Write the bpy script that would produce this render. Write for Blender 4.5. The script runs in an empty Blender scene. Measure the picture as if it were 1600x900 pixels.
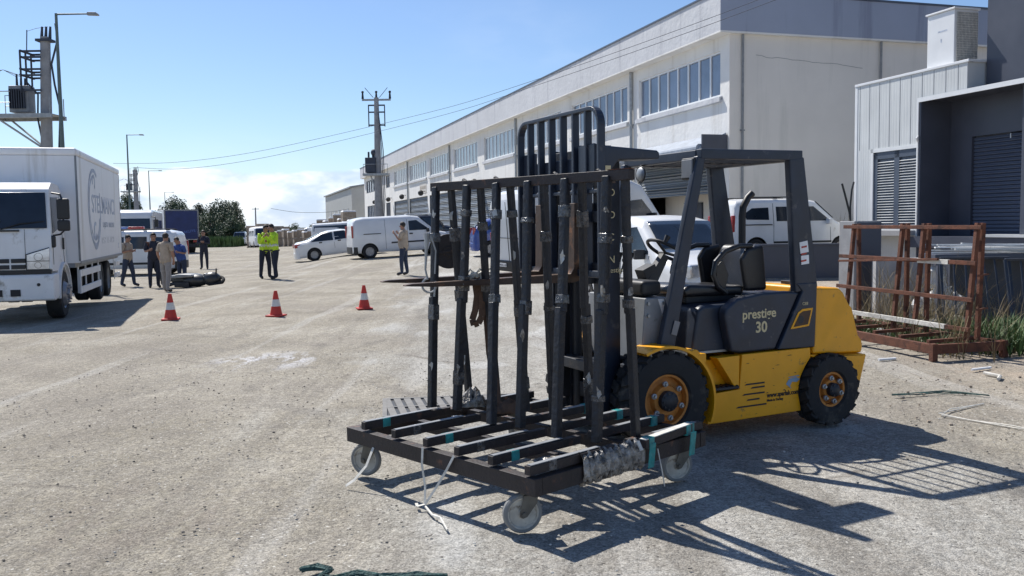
import bpy, bmesh, math, random
from mathutils import Vector, Matrix
R = math.radians
rnd = random.Random(7)
scene = bpy.context.scene
col = scene.collection

# ---------------------------------------------------------------- camera
pitch, roll = math.atan(98 / 1400), R(0.8)
fw = Vector((0, math.cos(pitch), -math.sin(pitch)))
rt = Vector((1, 0, 0)); up = rt.cross(fw)
rt2 = rt * math.cos(roll) - up * math.sin(roll)
up2 = rt * math.sin(roll) + up * math.cos(roll)
cd = bpy.data.cameras.new('camera'); cam = bpy.data.objects.new('camera', cd); col.objects.link(cam)
cam.matrix_world = Matrix(((rt2.x, up2.x, -fw.x, 0), (rt2.y, up2.y, -fw.y, 0), (rt2.z, up2.z, -fw.z, 1.65), (0, 0, 0, 1)))
cd.sensor_width = 36; cd.lens = 31.5; cd.clip_end = 3000; cd.clip_start = 0.05
scene.camera = cam

# ---------------------------------------------------------------- sky and sun
SUNDIR = Vector((-0.51, 0.66, 1.0)).normalized()      # towards the sun
elev = math.asin(SUNDIR.z); az = math.atan2(SUNDIR.x, SUNDIR.y)
world = bpy.data.worlds.new('World'); scene.world = world; world.use_nodes = True
nt = world.node_tree; nt.nodes.clear(); L = nt.links
def wn(t, **k):
    n = nt.nodes.new(t)
    for a, b in k.items(): setattr(n, a, b)
    return n
out = wn('ShaderNodeOutputWorld'); bg = wn('ShaderNodeBackground'); bg.inputs[1].default_value = 0.085
sky = wn('ShaderNodeTexSky', sky_type='NISHITA', sun_disc=False, sun_elevation=elev, sun_rotation=az, altitude=20, air_density=1.0, dust_density=0.35, ozone_density=2.2)
tc = wn('ShaderNodeTexCoord'); sep = wn('ShaderNodeSeparateXYZ'); L.new(tc.outputs['Generated'], sep.inputs[0])
mp = wn('ShaderNodeMapping'); mp.inputs['Scale'].default_value = (1, 1, 2.3); L.new(tc.outputs['Generated'], mp.inputs[0])
n1 = wn('ShaderNodeTexNoise'); n1.inputs['Scale'].default_value = 7.5; n1.inputs['Detail'].default_value = 9; n1.inputs['Roughness'].default_value = 0.58
L.new(mp.outputs[0], n1.inputs['Vector'])
def wmath(op, a, b=None, clamp=False):
    n = wn('ShaderNodeMath', operation=op, use_clamp=clamp)
    for i, v in enumerate((a, b)):
        if v is None: continue
        if isinstance(v, (int, float)): n.inputs[i].default_value = v
        else: L.new(v, n.inputs[i])
    return n.outputs[0]
def wramp(v, a, b, c=0., d=1.):
    n = wn('ShaderNodeMapRange', interpolation_type='SMOOTHSTEP'); L.new(v, n.inputs[0])
    for i, x in enumerate((a, b, c, d)): n.inputs[i + 1].default_value = x
    return n.outputs[0]
# low cloud bank on the horizon, to the left of the far building, thinning upwards
bank = wramp(sep.outputs[2], 0.050, 0.088, 0.30, -0.25)
xl = wramp(sep.outputs[0], -0.66, -0.36, -0.10, 0.0)
xr = wramp(sep.outputs[0], -0.16, -0.02, 0.0, -0.14)
cl = wmath('ADD', wmath('ADD', wmath('ADD', n1.outputs['Fac'], bank), xl), xr)
cf = wramp(cl, 0.585, 0.70)
wisp = wn('ShaderNodeTexNoise'); wisp.inputs['Scale'].default_value = 3.2; wisp.inputs['Detail'].default_value = 6
L.new(mp.outputs[0], wisp.inputs['Vector'])
wf = wmath('MULTIPLY', wramp(wisp.outputs['Fac'], 0.5, 0.85), 0.10)
cf2 = wmath('MAXIMUM', wmath('MULTIPLY', cf, 0.82), wf)
n2 = wn('ShaderNodeTexNoise'); n2.inputs['Scale'].default_value = 16; n2.inputs['Detail'].default_value = 6; L.new(mp.outputs[0], n2.inputs['Vector'])
cr = wn('ShaderNodeMixRGB'); cr.inputs[1].default_value = (5.9, 7.2, 9.4, 1); cr.inputs[2].default_value = (10.5, 11, 11.6, 1)
L.new(wramp(n2.outputs['Fac'], 0.35, 0.6), cr.inputs[0])
tint = wn('ShaderNodeMixRGB', blend_type='MULTIPLY'); tint.inputs[0].default_value = 1; tint.inputs[2].default_value = (0.93, 1.03, 1.20, 1)
L.new(sky.outputs[0], tint.inputs[1])
mx = wn('ShaderNodeMixRGB'); L.new(cf2, mx.inputs[0]); L.new(tint.outputs[0], mx.inputs[1]); L.new(cr.outputs[0], mx.inputs[2])
L.new(mx.outputs[0], bg.inputs[0]); L.new(bg.outputs[0], out.inputs[0])
sd = bpy.data.lights.new('sun', 'SUN'); sd.energy = 5.0; sd.angle = R(0.53); sd.color = (1, 0.955, 0.89)
sun = bpy.data.objects.new('sun', sd); col.objects.link(sun)
sun.rotation_euler = SUNDIR.to_track_quat('Z', 'Y').to_euler()
scene.view_settings.view_transform = 'Standard'; scene.view_settings.look = 'None'
scene.view_settings.gamma = 1; scene.view_settings.use_curve_mapping = False
scene.view_settings.exposure = 0.35
scene.render.engine = 'CYCLES'

# ---------------------------------------------------------------- materials
MATS = {}
def mat(name, c, rough=0.6, metal=0.0, var=0.15, vs=3.0, bump=0.0, bs=30.0, c2=None, amt=None, cs=2.0, spec=0.5, trans=0.0, coat=0.0, det=5.0, alpha=1.0, streak=False):
    """principled material with tonal noise, an optional second colour in blotches and a noise bump"""
    m = bpy.data.materials.new(name); m.use_nodes = True; t = m.node_tree; p = t.nodes['Principled BSDF']; l = t.links
    co = t.nodes.new('ShaderNodeTexCoord')
    n = t.nodes.new('ShaderNodeTexNoise'); n.inputs['Scale'].default_value = vs; n.inputs['Detail'].default_value = det; l.new(co.outputs['Object'], n.inputs['Vector'])
    mr = t.nodes.new('ShaderNodeMapRange'); mr.inputs[1].default_value = 0.3; mr.inputs[2].default_value = 0.7
    mr.inputs[3].default_value = 1 - var; mr.inputs[4].default_value = 1 + var; l.new(n.outputs['Fac'], mr.inputs[0])
    base = t.nodes.new('ShaderNodeRGB'); base.outputs[0].default_value = (*c, 1); cur = base.outputs[0]
    if c2:
        n3 = t.nodes.new('ShaderNodeTexNoise'); n3.inputs['Scale'].default_value = cs; n3.inputs['Detail'].default_value = 8; n3.inputs['Roughness'].default_value = 0.65
        if streak:                                # rain streaks: pattern drawn out downwards
            mpp = t.nodes.new('ShaderNodeMapping'); mpp.inputs['Scale'].default_value = (1.6, 1.6, 0.13); l.new(co.outputs['Object'], mpp.inputs[0]); l.new(mpp.outputs[0], n3.inputs['Vector'])
        else: l.new(co.outputs['Object'], n3.inputs['Vector'])
        r3 = t.nodes.new('ShaderNodeMapRange'); a = 0.5 if amt is None else amt
        r3.inputs[1].default_value = 0.72 - 0.42 * a; r3.inputs[2].default_value = 0.80 - 0.30 * a; l.new(n3.outputs['Fac'], r3.inputs[0])
        m3 = t.nodes.new('ShaderNodeMixRGB'); m3.inputs[2].default_value = (*c2, 1); l.new(r3.outputs[0], m3.inputs[0]); l.new(cur, m3.inputs[1]); cur = m3.outputs[0]
    mu = t.nodes.new('ShaderNodeVectorMath'); mu.operation = 'SCALE'; l.new(cur, mu.inputs[0]); l.new(mr.outputs[0], mu.inputs['Scale'])
    l.new(mu.outputs[0], p.inputs['Base Color'])
    rr = t.nodes.new('ShaderNodeMapRange'); rr.inputs[3].default_value = max(0.02, rough - 0.08); rr.inputs[4].default_value = min(1, rough + 0.12)
    l.new(n.outputs['Fac'], rr.inputs[0]); l.new(rr.outputs[0], p.inputs['Roughness'])
    p.inputs['Metallic'].default_value = metal; p.inputs['Specular IOR Level'].default_value = spec
    p.inputs['Coat Weight'].default_value = coat; p.inputs['Coat Roughness'].default_value = 0.08
    p.inputs['Transmission Weight'].default_value = trans; p.inputs['Alpha'].default_value = alpha
    if bump:
        nb = t.nodes.new('ShaderNodeTexNoise'); nb.inputs['Scale'].default_value = bs; nb.inputs['Detail'].default_value = 6; l.new(co.outputs['Object'], nb.inputs['Vector'])
        b = t.nodes.new('ShaderNodeBump'); b.inputs['Strength'].default_value = bump; b.inputs['Distance'].default_value = 0.02
        l.new(nb.outputs['Fac'], b.inputs['Height']); l.new(b.outputs[0], p.inputs['Normal'])
    MATS[name] = m
    return m
def emis(m, c, s):
    p = m.node_tree.nodes['Principled BSDF']; p.inputs['Emission Color'].default_value = (*c, 1); p.inputs['Emission Strength'].default_value = s

M = {}
M['yellow'] = mat('yellow_paint', (0.83, 0.37, 0.005), 0.38, var=0.08, vs=4, c2=(0.30, 0.16, 0.04), amt=0.24, cs=13, bump=0.06, bs=60)
M['ochre'] = mat('ochre_rim_paint', (0.52, 0.20, 0.035), 0.6, var=0.2, vs=9, c2=(0.13, 0.06, 0.03), amt=0.35, cs=12, bump=0.2)
M['slate'] = mat('slate_paint', (0.022, 0.030, 0.048), 0.42, var=0.25, vs=7, c2=(0.085, 0.085, 0.09), amt=0.26, cs=11, bump=0.05)
M['blacksteel'] = mat('black_steel', (0.016, 0.018, 0.024), 0.5, var=0.3, vs=8, c2=(0.075, 0.055, 0.042), amt=0.30, cs=10, bump=0.15, bs=50)
M['rackblack'] = mat('rack_black_foam_wrap', (0.011, 0.013, 0.019), 0.48, var=0.4, vs=12, c2=(0.06, 0.052, 0.048), amt=0.28, cs=14, bump=0.4, bs=35)
M['rackrust'] = mat('rack_rusty_steel', (0.026, 0.020, 0.020), 0.6, var=0.35, vs=9, c2=(0.13, 0.060, 0.034), amt=0.30, cs=11, bump=0.25, bs=60)
M['rust'] = mat('rusty_steel', (0.125, 0.046, 0.025), 0.85, var=0.35, vs=9, c2=(0.055, 0.022, 0.014), amt=0.5, cs=8, bump=0.35, bs=60)
M['forkrust'] = mat('worn_fork_steel', (0.075, 0.046, 0.030), 0.5, metal=0.4, var=0.3, vs=8, c2=(0.30, 0.13, 0.05), amt=0.35, cs=7, bump=0.15)
M['rubber'] = mat('tyre_rubber', (0.022, 0.022, 0.023), 0.85, var=0.25, vs=8, c2=(0.085, 0.075, 0.062), amt=0.35, cs=5, bump=0.2)
M['seat'] = mat('black_vinyl', (0.016, 0.016, 0.018), 0.33, var=0.2, vs=6, c2=(0.06, 0.055, 0.05), amt=0.2, cs=6, bump=0.1, bs=90)
M['plastic'] = mat('black_plastic', (0.020, 0.021, 0.023), 0.5, var=0.15)
M['greypaint'] = mat('grey_steel_paint', (0.24, 0.25, 0.26), 0.5, var=0.15, vs=6, c2=(0.1, 0.09, 0.08), amt=0.2, cs=9)
M['galvdust'] = mat('dusty_grate_steel', (0.19, 0.185, 0.175), 0.8, var=0.2, vs=8, bump=0.1)
M['galv'] = mat('galvanised_steel', (0.36, 0.37, 0.37), 0.45, metal=0.5, var=0.2, vs=8, bump=0.05)
M['awning'] = mat('awning_sheet', (0.26, 0.30, 0.36), 0.6, var=0.2, vs=3, bump=0.3, bs=6)
M['castorsteel'] = mat('dirty_castor_steel', (0.12, 0.115, 0.10), 0.5, metal=0.3, var=0.3, vs=20, c2=(0.25, 0.22, 0.17), amt=0.3, cs=15)
M['castorhub'] = mat('castor_hub', (0.50, 0.48, 0.42), 0.6, var=0.25, vs=14, c2=(0.2, 0.17, 0.13), amt=0.45, cs=18, bump=0.1)
M['castor'] = mat('grey_castor_nylon', (0.22, 0.225, 0.22), 0.6, var=0.15, vs=9, c2=(0.22, 0.2, 0.17), amt=0.35, cs=14, bump=0.1)
M['tape'] = mat('crinkled_clear_tape', (0.085, 0.085, 0.088), 0.22, var=0.6, vs=40, c2=(0.02, 0.02, 0.022), amt=0.6, cs=25, bump=0.8, bs=60, coat=0.4)
M['film'] = mat('crumpled_packing_film', (0.30, 0.28, 0.25), 0.3, var=0.5, vs=25, c2=(0.05, 0.045, 0.04), amt=0.6, cs=18, bump=1.0, bs=40, coat=0.3)
M['teal'] = mat('teal_tape', (0.02, 0.25, 0.25), 0.35, var=0.3, vs=20, bump=0.4)
M['strapwhite'] = mat('white_strap', (0.62, 0.60, 0.54), 0.7, var=0.2, vs=20)
M['strapbrown'] = mat('brown_webbing', (0.12, 0.070, 0.045), 0.8, var=0.25, vs=20, bump=0.3, bs=90)
M['rope'] = mat('frayed_green_rope', (0.050, 0.105, 0.095), 0.8, var=0.4, vs=30, bump=0.6, bs=80)
M['white'] = mat('white_vehicle_paint', (0.74, 0.745, 0.74), 0.3, var=0.05, vs=2, coat=0.5, c2=(0.52, 0.49, 0.45), amt=0.10, cs=3)
M['whitedull'] = mat('dull_white_paint', (0.80, 0.80, 0.79), 0.5, var=0.08, vs=2, c2=(0.40, 0.37, 0.32), amt=0.30, cs=3)
M['boxwhite'] = mat('truck_box_panel', (0.80, 0.80, 0.80), 0.40, var=0.05, vs=1.5, c2=(0.58, 0.56, 0.52), amt=0.36, cs=1.4, streak=True)
M['glass'] = mat('dark_glass', (0.016, 0.024, 0.036), 0.06, var=0.2, spec=0.7)
M['glassblue'] = mat('window_glass', (0.14, 0.18, 0.26), 0.16, var=0.25, vs=0.8, spec=0.9)
M['blind'] = mat('white_window_blind_glass', (0.34, 0.37, 0.41), 0.12, var=0.2, vs=1.3, spec=0.8)
M['bluepaint'] = mat('blue_car_paint', (0.02, 0.06, 0.28), 0.3, var=0.1, coat=0.6)
M['darkpaint'] = mat('black_car_paint', (0.012, 0.014, 0.02), 0.25, var=0.1, coat=0.6)
M['tarpblue'] = mat('blue_tarpaulin', (0.025, 0.04, 0.13), 0.6, var=0.2, vs=2, bump=0.2, bs=8)
M['headlamp'] = mat('headlamp_glass', (0.60, 0.63, 0.67), 0.10, metal=0.5, var=0.25, vs=9, coat=0.8)
M['amber'] = mat('amber_lens', (0.6, 0.2, 0.02), 0.2, coat=0.5)
M['redlamp'] = mat('red_lens', (0.35, 0.015, 0.015), 0.2, coat=0.5)
M['bluelamp'] = mat('blue_lens', (0.12, 0.2, 0.5), 0.2, coat=0.5)
M['alloy'] = mat('wheel_alloy', (0.33, 0.33, 0.34), 0.4, metal=0.6, var=0.2, vs=12)
M['conered'] = mat('cone_red', (0.55, 0.045, 0.03), 0.55, var=0.15, vs=9, c2=(0.25, 0.05, 0.04), amt=0.2)
M['conewhite'] = mat('cone_white_band', (0.68, 0.66, 0.62), 0.5, var=0.15, vs=9)
M['concrete'] = mat('pole_concrete', (0.31, 0.31, 0.315), 0.85, var=0.15, vs=4, bump=0.2)
M['polegreen'] = mat('lamp_post_paint', (0.11, 0.15, 0.145), 0.5, var=0.1)
M['dirtwhite'] = mat('bleached_stone', (0.55, 0.53, 0.48), 0.9, var=0.25, vs=8, bump=0.3)
M['stone'] = mat('grey_stone', (0.20, 0.18, 0.155), 0.95, var=0.35, vs=14, bump=0.4)
M['bark'] = mat('bark', (0.10, 0.075, 0.055), 0.9, var=0.3, vs=6, bump=0.4)
M['leaf'] = mat('tree_leaves', (0.050, 0.080, 0.040), 0.6, var=0.5, vs=0.8, c2=(0.085, 0.12, 0.055), amt=0.5, cs=0.7)
M['leafolive'] = mat('olive_leaves', (0.045, 0.06, 0.036), 0.6, var=0.5, vs=0.9, c2=(0.08, 0.095, 0.05), amt=0.5, cs=0.8)
M['reed'] = mat('reed_green', (0.10, 0.155, 0.05), 0.7, var=0.4, vs=1.5)
M['grass'] = mat('weed_green', (0.065, 0.12, 0.03), 0.6, var=0.5, vs=5, c2=(0.20, 0.17, 0.08), amt=0.35, cs=4)
M['drygrass'] = mat('dry_weed', (0.22, 0.17, 0.09), 0.8, var=0.4, vs=6)
M['skin'] = mat('skin', (0.34, 0.185, 0.125), 0.55, var=0.08, vs=9)
M['hair'] = mat('dark_hair', (0.022, 0.017, 0.014), 0.6, var=0.3, vs=40, bump=0.5, bs=80)
M['shoe'] = mat('dark_shoes', (0.02, 0.018, 0.018), 0.5)
M['hiviz'] = mat('hi_vis_jacket', (0.50, 0.72, 0.03), 0.65, var=0.15, vs=9, bump=0.5, bs=14)
M['reflect'] = mat('reflective_band', (0.6, 0.62, 0.6), 0.4, var=0.1)
M['navy'] = mat('navy_cloth', (0.018, 0.022, 0.04), 0.85, var=0.25, vs=9, bump=0.5, bs=14)
M['beigecloth'] = mat('beige_cloth', (0.36, 0.30, 0.24), 0.85, var=0.15, vs=9, bump=0.5, bs=14)
M['greycloth'] = mat('grey_cloth', (0.26, 0.25, 0.25), 0.85, var=0.15, vs=9, bump=0.5, bs=14)
M['bluecloth'] = mat('blue_cloth', (0.035, 0.075, 0.26), 0.85, var=0.2, vs=9, bump=0.5, bs=14)
M['denim'] = mat('denim', (0.030, 0.042, 0.075), 0.85, var=0.25, vs=9, bump=0.5, bs=14)
M['palletbeige'] = mat('stacked_block_pallet', (0.30, 0.25, 0.20), 0.9, var=0.3, vs=3, c2=(0.16, 0.12, 0.09), amt=0.4, cs=4)
M['signwhite'] = mat('sign_white', (0.62, 0.58, 0.52), 0.5, var=0.05)
M['cream'] = mat('lettering_cream', (0.62, 0.52, 0.30), 0.5, var=0.05)
M['ink'] = mat('lettering_black', (0.02, 0.02, 0.02), 0.6, var=0.1)
M['greyprint'] = mat('faded_grey_print', (0.43, 0.48, 0.57), 0.6, var=0.3, vs=8)
M['lightprint'] = mat('light_print', (0.75, 0.75, 0.75), 0.5)
M['skyprint'] = mat('pale_blue_print', (0.22, 0.33, 0.45), 0.5)
M['wire'] = mat('cable_black', (0.05, 0.06, 0.08), 0.7)
M['darkclad'] = mat('anthracite_cladding', (0.062, 0.070, 0.095), 0.42, var=0.12, vs=1.5, bump=0.05)
M['louvre'] = mat('louvre_blue_grey', (0.075, 0.095, 0.13), 0.45, var=0.1)
M['silver'] = mat('bright_louvre_blade', (0.55, 0.57, 0.58), 0.4, metal=0.3, var=0.1)
M['moto'] = mat('scooter_plastic', (0.035, 0.037, 0.04), 0.35, var=0.2, vs=8)
M['brick'] = mat('pale_wall', (0.50, 0.48, 0.44), 0.85, var=0.08, vs=2)

def stripes(name, c, axis, period, depth, rough=0.5, metal=0.0, c2=None, sharp=False, var=0.08):
    """surface with parallel ribs running across the given object axis"""
    m = mat(name, c, rough, metal=metal, var=var, vs=0.8, c2=c2, amt=0.3 if c2 else None, cs=0.7)
    t = m.node_tree; l = t.links; p = t.nodes['Principled BSDF']
    co = t.nodes.new('ShaderNodeTexCoord'); s = t.nodes.new('ShaderNodeSeparateXYZ'); l.new(co.outputs['Object'], s.inputs[0])
    a = t.nodes.new('ShaderNodeMath'); a.operation = 'MULTIPLY'; a.inputs[1].default_value = 2 * math.pi / period; l.new(s.outputs[axis], a.inputs[0])
    q = t.nodes.new('ShaderNodeMath'); q.operation = 'SINE'; l.new(a.outputs[0], q.inputs[0])
    h = q.outputs[0]
    if sharp:
        r = t.nodes.new('ShaderNodeMapRange'); r.inputs[1].default_value = 0.75; r.inputs[2].default_value = 0.95; l.new(h, r.inputs[0]); h = r.outputs[0]
    b = t.nodes.new('ShaderNodeBump'); b.inputs['Strength'].default_value = 1; b.inputs['Distance'].default_value = depth
    l.new(h, b.inputs['Height']); l.new(b.outputs[0], p.inputs['Normal'])
    return m
M['panel'] = stripes('ribbed_white_panel', (0.60, 0.62, 0.615), 1, 0.105, -0.004, sharp=True)
M['corru'] = stripes('corrugated_grey_wall', (0.42, 0.42, 0.40), 1, 0.6, 0.05)
M['shutter'] = stripes('roller_shutter_slats', (0.20, 0.225, 0.25), 2, 0.11, 0.02, rough=0.4, metal=0.2)
M['darkshutter'] = stripes('dark_roller_shutter_slats', (0.095, 0.11, 0.15), 2, 0.10, 0.015, rough=0.45)
def plaster(name, c, c2, bump, bs, amt=0.42, cs=0.9):
    return mat(name, c, 0.9, var=0.05, vs=0.6, c2=c2, amt=amt, cs=cs, bump=bump, bs=bs, spec=0.2, streak=True)
M['plaster'] = plaster('white_plaster', (0.80, 0.79, 0.76), (0.68, 0.66, 0.62), 0.8, 4.5)
M['plasterend'] = plaster('cream_plaster', (0.78, 0.74, 0.68), (0.70, 0.67, 0.61), 0.25, 4)
M['fascia'] = plaster('fascia_render', (0.60, 0.61, 0.63), (0.46, 0.47, 0.50), 1.0, 5)
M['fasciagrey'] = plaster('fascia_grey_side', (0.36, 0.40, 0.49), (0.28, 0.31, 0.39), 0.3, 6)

# ---------------------------------------------------------------- mesh helpers
class MB:
    def __init__(s): s.v = []; s.f = []; s.m = []; s.cur = 0
    def add(s, vs, fs):
        o = len(s.v); s.v += [tuple(v) for v in vs]
        for f in fs: s.f.append(tuple(i + o for i in f)); s.m.append(s.cur)
        return s
    def box(s, c, d, rz=0, rx=0, ry=0, top=1.0):
        x, y, z = d[0] / 2, d[1] / 2, d[2] / 2
        m = Matrix.Rotation(rz, 3, 'Z') @ Matrix.Rotation(ry, 3, 'Y') @ Matrix.Rotation(rx, 3, 'X')
        vs = [Vector((a * x * (top if k > 0 else 1), b * y * (top if k > 0 else 1), k * z)) for k in (-1, 1) for a, b in ((-1, -1), (1, -1), (1, 1), (-1, 1))]
        return s.add([m @ v + Vector(c) for v in vs], [(3, 2, 1, 0), (4, 5, 6, 7), (0, 1, 5, 4), (1, 2, 6, 5), (2, 3, 7, 6), (3, 0, 4, 7)])
    def bb(s, x0, x1, y0, y1, z0, z1): return s.box(((x0 + x1) / 2, (y0 + y1) / 2, (z0 + z1) / 2), (abs(x1 - x0), abs(y1 - y0), abs(z1 - z0)))
    def beam(s, p, q, w, h, side=(0, 0, 1), w2=None, h2=None):
        """rectangular bar from p to q; h is measured along `side`"""
        p, q = Vector(p), Vector(q); d = (q - p).normalized(); u = Vector(side); u = (u - d * u.dot(d))
        u = u.normalized() if u.length > 1e-4 else d.orthogonal().normalized(); r = d.cross(u)
        w2 = w if w2 is None else w2; h2 = h if h2 is None else h2
        vs = [c + r * (a * ww / 2) + u * (b * hh / 2) for c, ww, hh in ((p, w, h), (q, w2, h2)) for a, b in ((-1, -1), (1, -1), (1, 1), (-1, 1))]
        return s.add(vs, [(0, 1, 2, 3), (7, 6, 5, 4), (4, 5, 1, 0), (5, 6, 2, 1), (6, 7, 3, 2), (7, 4, 0, 3)])
    def cyl(s, p, q, r, r2=None, n=12, cap=True):
        p, q = Vector(p), Vector(q); r2 = r if r2 is None else r2; d = (q - p).normalized(); u = d.orthogonal().normalized(); w = d.cross(u)
        vs = [c + (u * math.cos(2 * math.pi * i / n) + w * math.sin(2 * math.pi * i / n)) * rr for c, rr in ((p, r), (q, r2)) for i in range(n)]
        fs = [(i, (i + 1) % n, n + (i + 1) % n, n + i) for i in range(n)]
        if cap: fs += [tuple(range(n - 1, -1, -1)), tuple(range(n, 2 * n))]
        return s.add(vs, fs)
    def tube(s, pts, r, n=8, closed=False):
        pts = [Vector(p) for p in pts]; N = len(pts); rr = r if isinstance(r, (list, tuple)) else [r] * N; vs = []
        ref = Vector((0.13, 0.21, 0.97))
        for i, p in enumerate(pts):
            a = pts[(i - 1) % N] if (closed or i) else p; b = pts[(i + 1) % N] if (closed or i < N - 1) else p
            d = (b - a).normalized(); u = ref - d * ref.dot(d)
            u = u.normalized() if u.length > 1e-3 else d.orthogonal().normalized(); w = d.cross(u); ref = u
            vs += [p + (u * math.cos(2 * math.pi * k / n) + w * math.sin(2 * math.pi * k / n)) * rr[i] for k in range(n)]
        fs = [(i * n + k, i * n + (k + 1) % n, ((i + 1) % N) * n + (k + 1) % n, ((i + 1) % N) * n + k) for i in range(N if closed else N - 1) for k in range(n)]
        if not closed: fs += [tuple(range(n - 1, -1, -1)), tuple(range((N - 1) * n, N * n))]
        return s.add(vs, fs)
    def ribbon(s, pts, w, t=0.002, side=None):
        pts = [Vector(p) for p in pts]
        for i in range(len(pts) - 1):
            d = pts[i + 1] - pts[i]; u = Vector(side) if side else Vector((0, 0, 1))
            s.beam(pts[i], pts[i + 1] + d * 0.04, t, w, side=u)
        return s
    def prism(s, prof, y0, y1, axis='y', inset=0.0):
        """closed 2-D outline extruded along an axis (outline in the other two coordinates)"""
        n = len(prof); cx = sum(p[0] for p in prof) / n; cz = sum(p[1] for p in prof) / n
        def P(a, b, y):
            return {'y': (a, y, b), 'x': (y, a, b), 'z': (a, b, y)}[axis]
        vs = [P(a, b, y0) for a, b in prof] + [P(a, b, y1) for a, b in prof]
        fs = [(i, (i + 1) % n, n + (i + 1) % n, n + i) for i in range(n)] + [tuple(range(n - 1, -1, -1)), tuple(range(n, 2 * n))]
        return s.add(vs, fs)
    def lathe(s, prof, c, axis='y', n=32, a0=0.0, a1=2 * math.pi):
        """prof: (radius, offset along axis)"""
        full = abs(a1 - a0 - 2 * math.pi) < 1e-6; N = n if full else n + 1; K = len(prof); vs = []
        for i in range(N):
            a = a0 + (a1 - a0) * i / n
            for r, o in prof:
                p = {'y': (r * math.cos(a), o, r * math.sin(a)), 'z': (r * math.cos(a), r * math.sin(a), o), 'x': (o, r * math.cos(a), r * math.sin(a))}[axis]
                vs.append((p[0] + c[0], p[1] + c[1], p[2] + c[2]))
        fs = [(i * K + k, i * K + k + 1, ((i + 1) % N) * K + k + 1, ((i + 1) % N) * K + k) for i in range(n) for k in range(K - 1)]
        return s.add(vs, fs)
    def sph(s, c, r, n=8, m=6, sc=(1, 1, 1), jit=0, rg=None):
        vs = []; c = Vector(c)
        for j in range(m + 1):
            for i in range(n):
                th = math.pi * j / m; ph = 2 * math.pi * i / n
                k = 1 + (rg.uniform(-jit, jit) if rg and 0 < j < m else 0)
                vs.append(c + Vector((math.sin(th) * math.cos(ph) * sc[0], math.sin(th) * math.sin(ph) * sc[1], math.cos(th) * sc[2])) * (r * k))
        return s.add(vs, [(j * n + i, j * n + (i + 1) % n, (j + 1) * n + (i + 1) % n, (j + 1) * n + i) for j in range(m) for i in range(n)])
    def build(s, name, m, parent=None, bevel=0.0, smooth=False, seg=2, ang=35, loc=None, rz=0.0, wn=True):
        me = bpy.data.meshes.new(name); me.from_pydata(s.v, [], s.f); me.validate()
        ms = m if isinstance(m, (list, tuple)) else [m]
        for k in ms: me.materials.append(k)
        if len(ms) > 1:
            for p, i in zip(me.polygons, s.m): p.material_index = i
        b = bmesh.new(); b.from_mesh(me); bmesh.ops.remove_doubles(b, verts=b.verts, dist=1e-5); bmesh.ops.recalc_face_normals(b, faces=b.faces)
        if smooth:
            for f in b.faces: f.smooth = True
            for e in b.edges:
                if len(e.link_faces) == 2 and e.calc_face_angle(0) > R(ang): e.smooth = False
        b.to_mesh(me); b.free()
        o = bpy.data.objects.new(name, me); col.objects.link(o)
        if parent: o.parent = parent
        if loc: o.location = loc
        if rz: o.rotation_euler = (0, 0, rz)
        if bevel:
            mod = o.modifiers.new('bevel', 'BEVEL'); mod.width = bevel; mod.segments = seg; mod.limit_method = 'ANGLE'; mod.angle_limit = R(35); mod.harden_normals = False
            for p in me.polygons: p.use_smooth = True
            if wn: w_ = o.modifiers.new('wn', 'WEIGHTED_NORMAL'); w_.keep_sharp = True
        return o

def thing(name, label, cat, loc=(0, 0, 0), rz=0.0, group=None):
    o = bpy.data.objects.new(name, None); col.objects.link(o); o.location = loc; o.rotation_euler = (0, 0, rz); o.empty_display_size = 0.2
    o['label'] = label; o['category'] = cat
    if group: o['group'] = group
    return o
def tag(o, label, cat, group=None):
    o['label'] = label; o['category'] = cat
    if group: o['group'] = group
    return o
def struct(o, kind='structure'): o['kind'] = kind; return o
def copy_tree(o, parent=None):
    c = o.copy(); col.objects.link(c)
    if parent: c.parent = parent
    for ch in list(o.children): copy_tree(ch, c)
    return c
def text(s, size, m, name, parent, mtx, extrude=0.0015, align='LEFT', bold=0.0, sx=1.0):
    """lettering as a thin mesh; mtx maps text x,y,z to the parent's space"""
    cu = bpy.data.curves.new(name, 'FONT'); cu.body = s; cu.size = size; cu.extrude = extrude; cu.align_x = align; cu.offset = bold; cu.resolution_u = 3
    to = bpy.data.objects.new(name + '_tmp', cu); col.objects.link(to)
    dg = bpy.context.evaluated_depsgraph_get(); me = bpy.data.meshes.new_from_object(to.evaluated_get(dg))
    bpy.data.objects.remove(to); bpy.data.curves.remove(cu)
    me.transform(Matrix.Diagonal((sx, 1, 1, 1))); me.transform(mtx)
    me.materials.clear(); me.materials.append(m)
    o = bpy.data.objects.new(name, me); col.objects.link(o); o.parent = parent
    return o
def frame_mtx(origin, xdir, ydir):
    x = Vector(xdir).normalized(); y = Vector(ydir).normalized(); z = x.cross(y)
    return Matrix(((x.x, y.x, z.x, origin[0]), (x.y, y.y, z.y, origin[1]), (x.z, y.z, z.z, origin[2]), (0, 0, 0, 1)))
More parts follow.
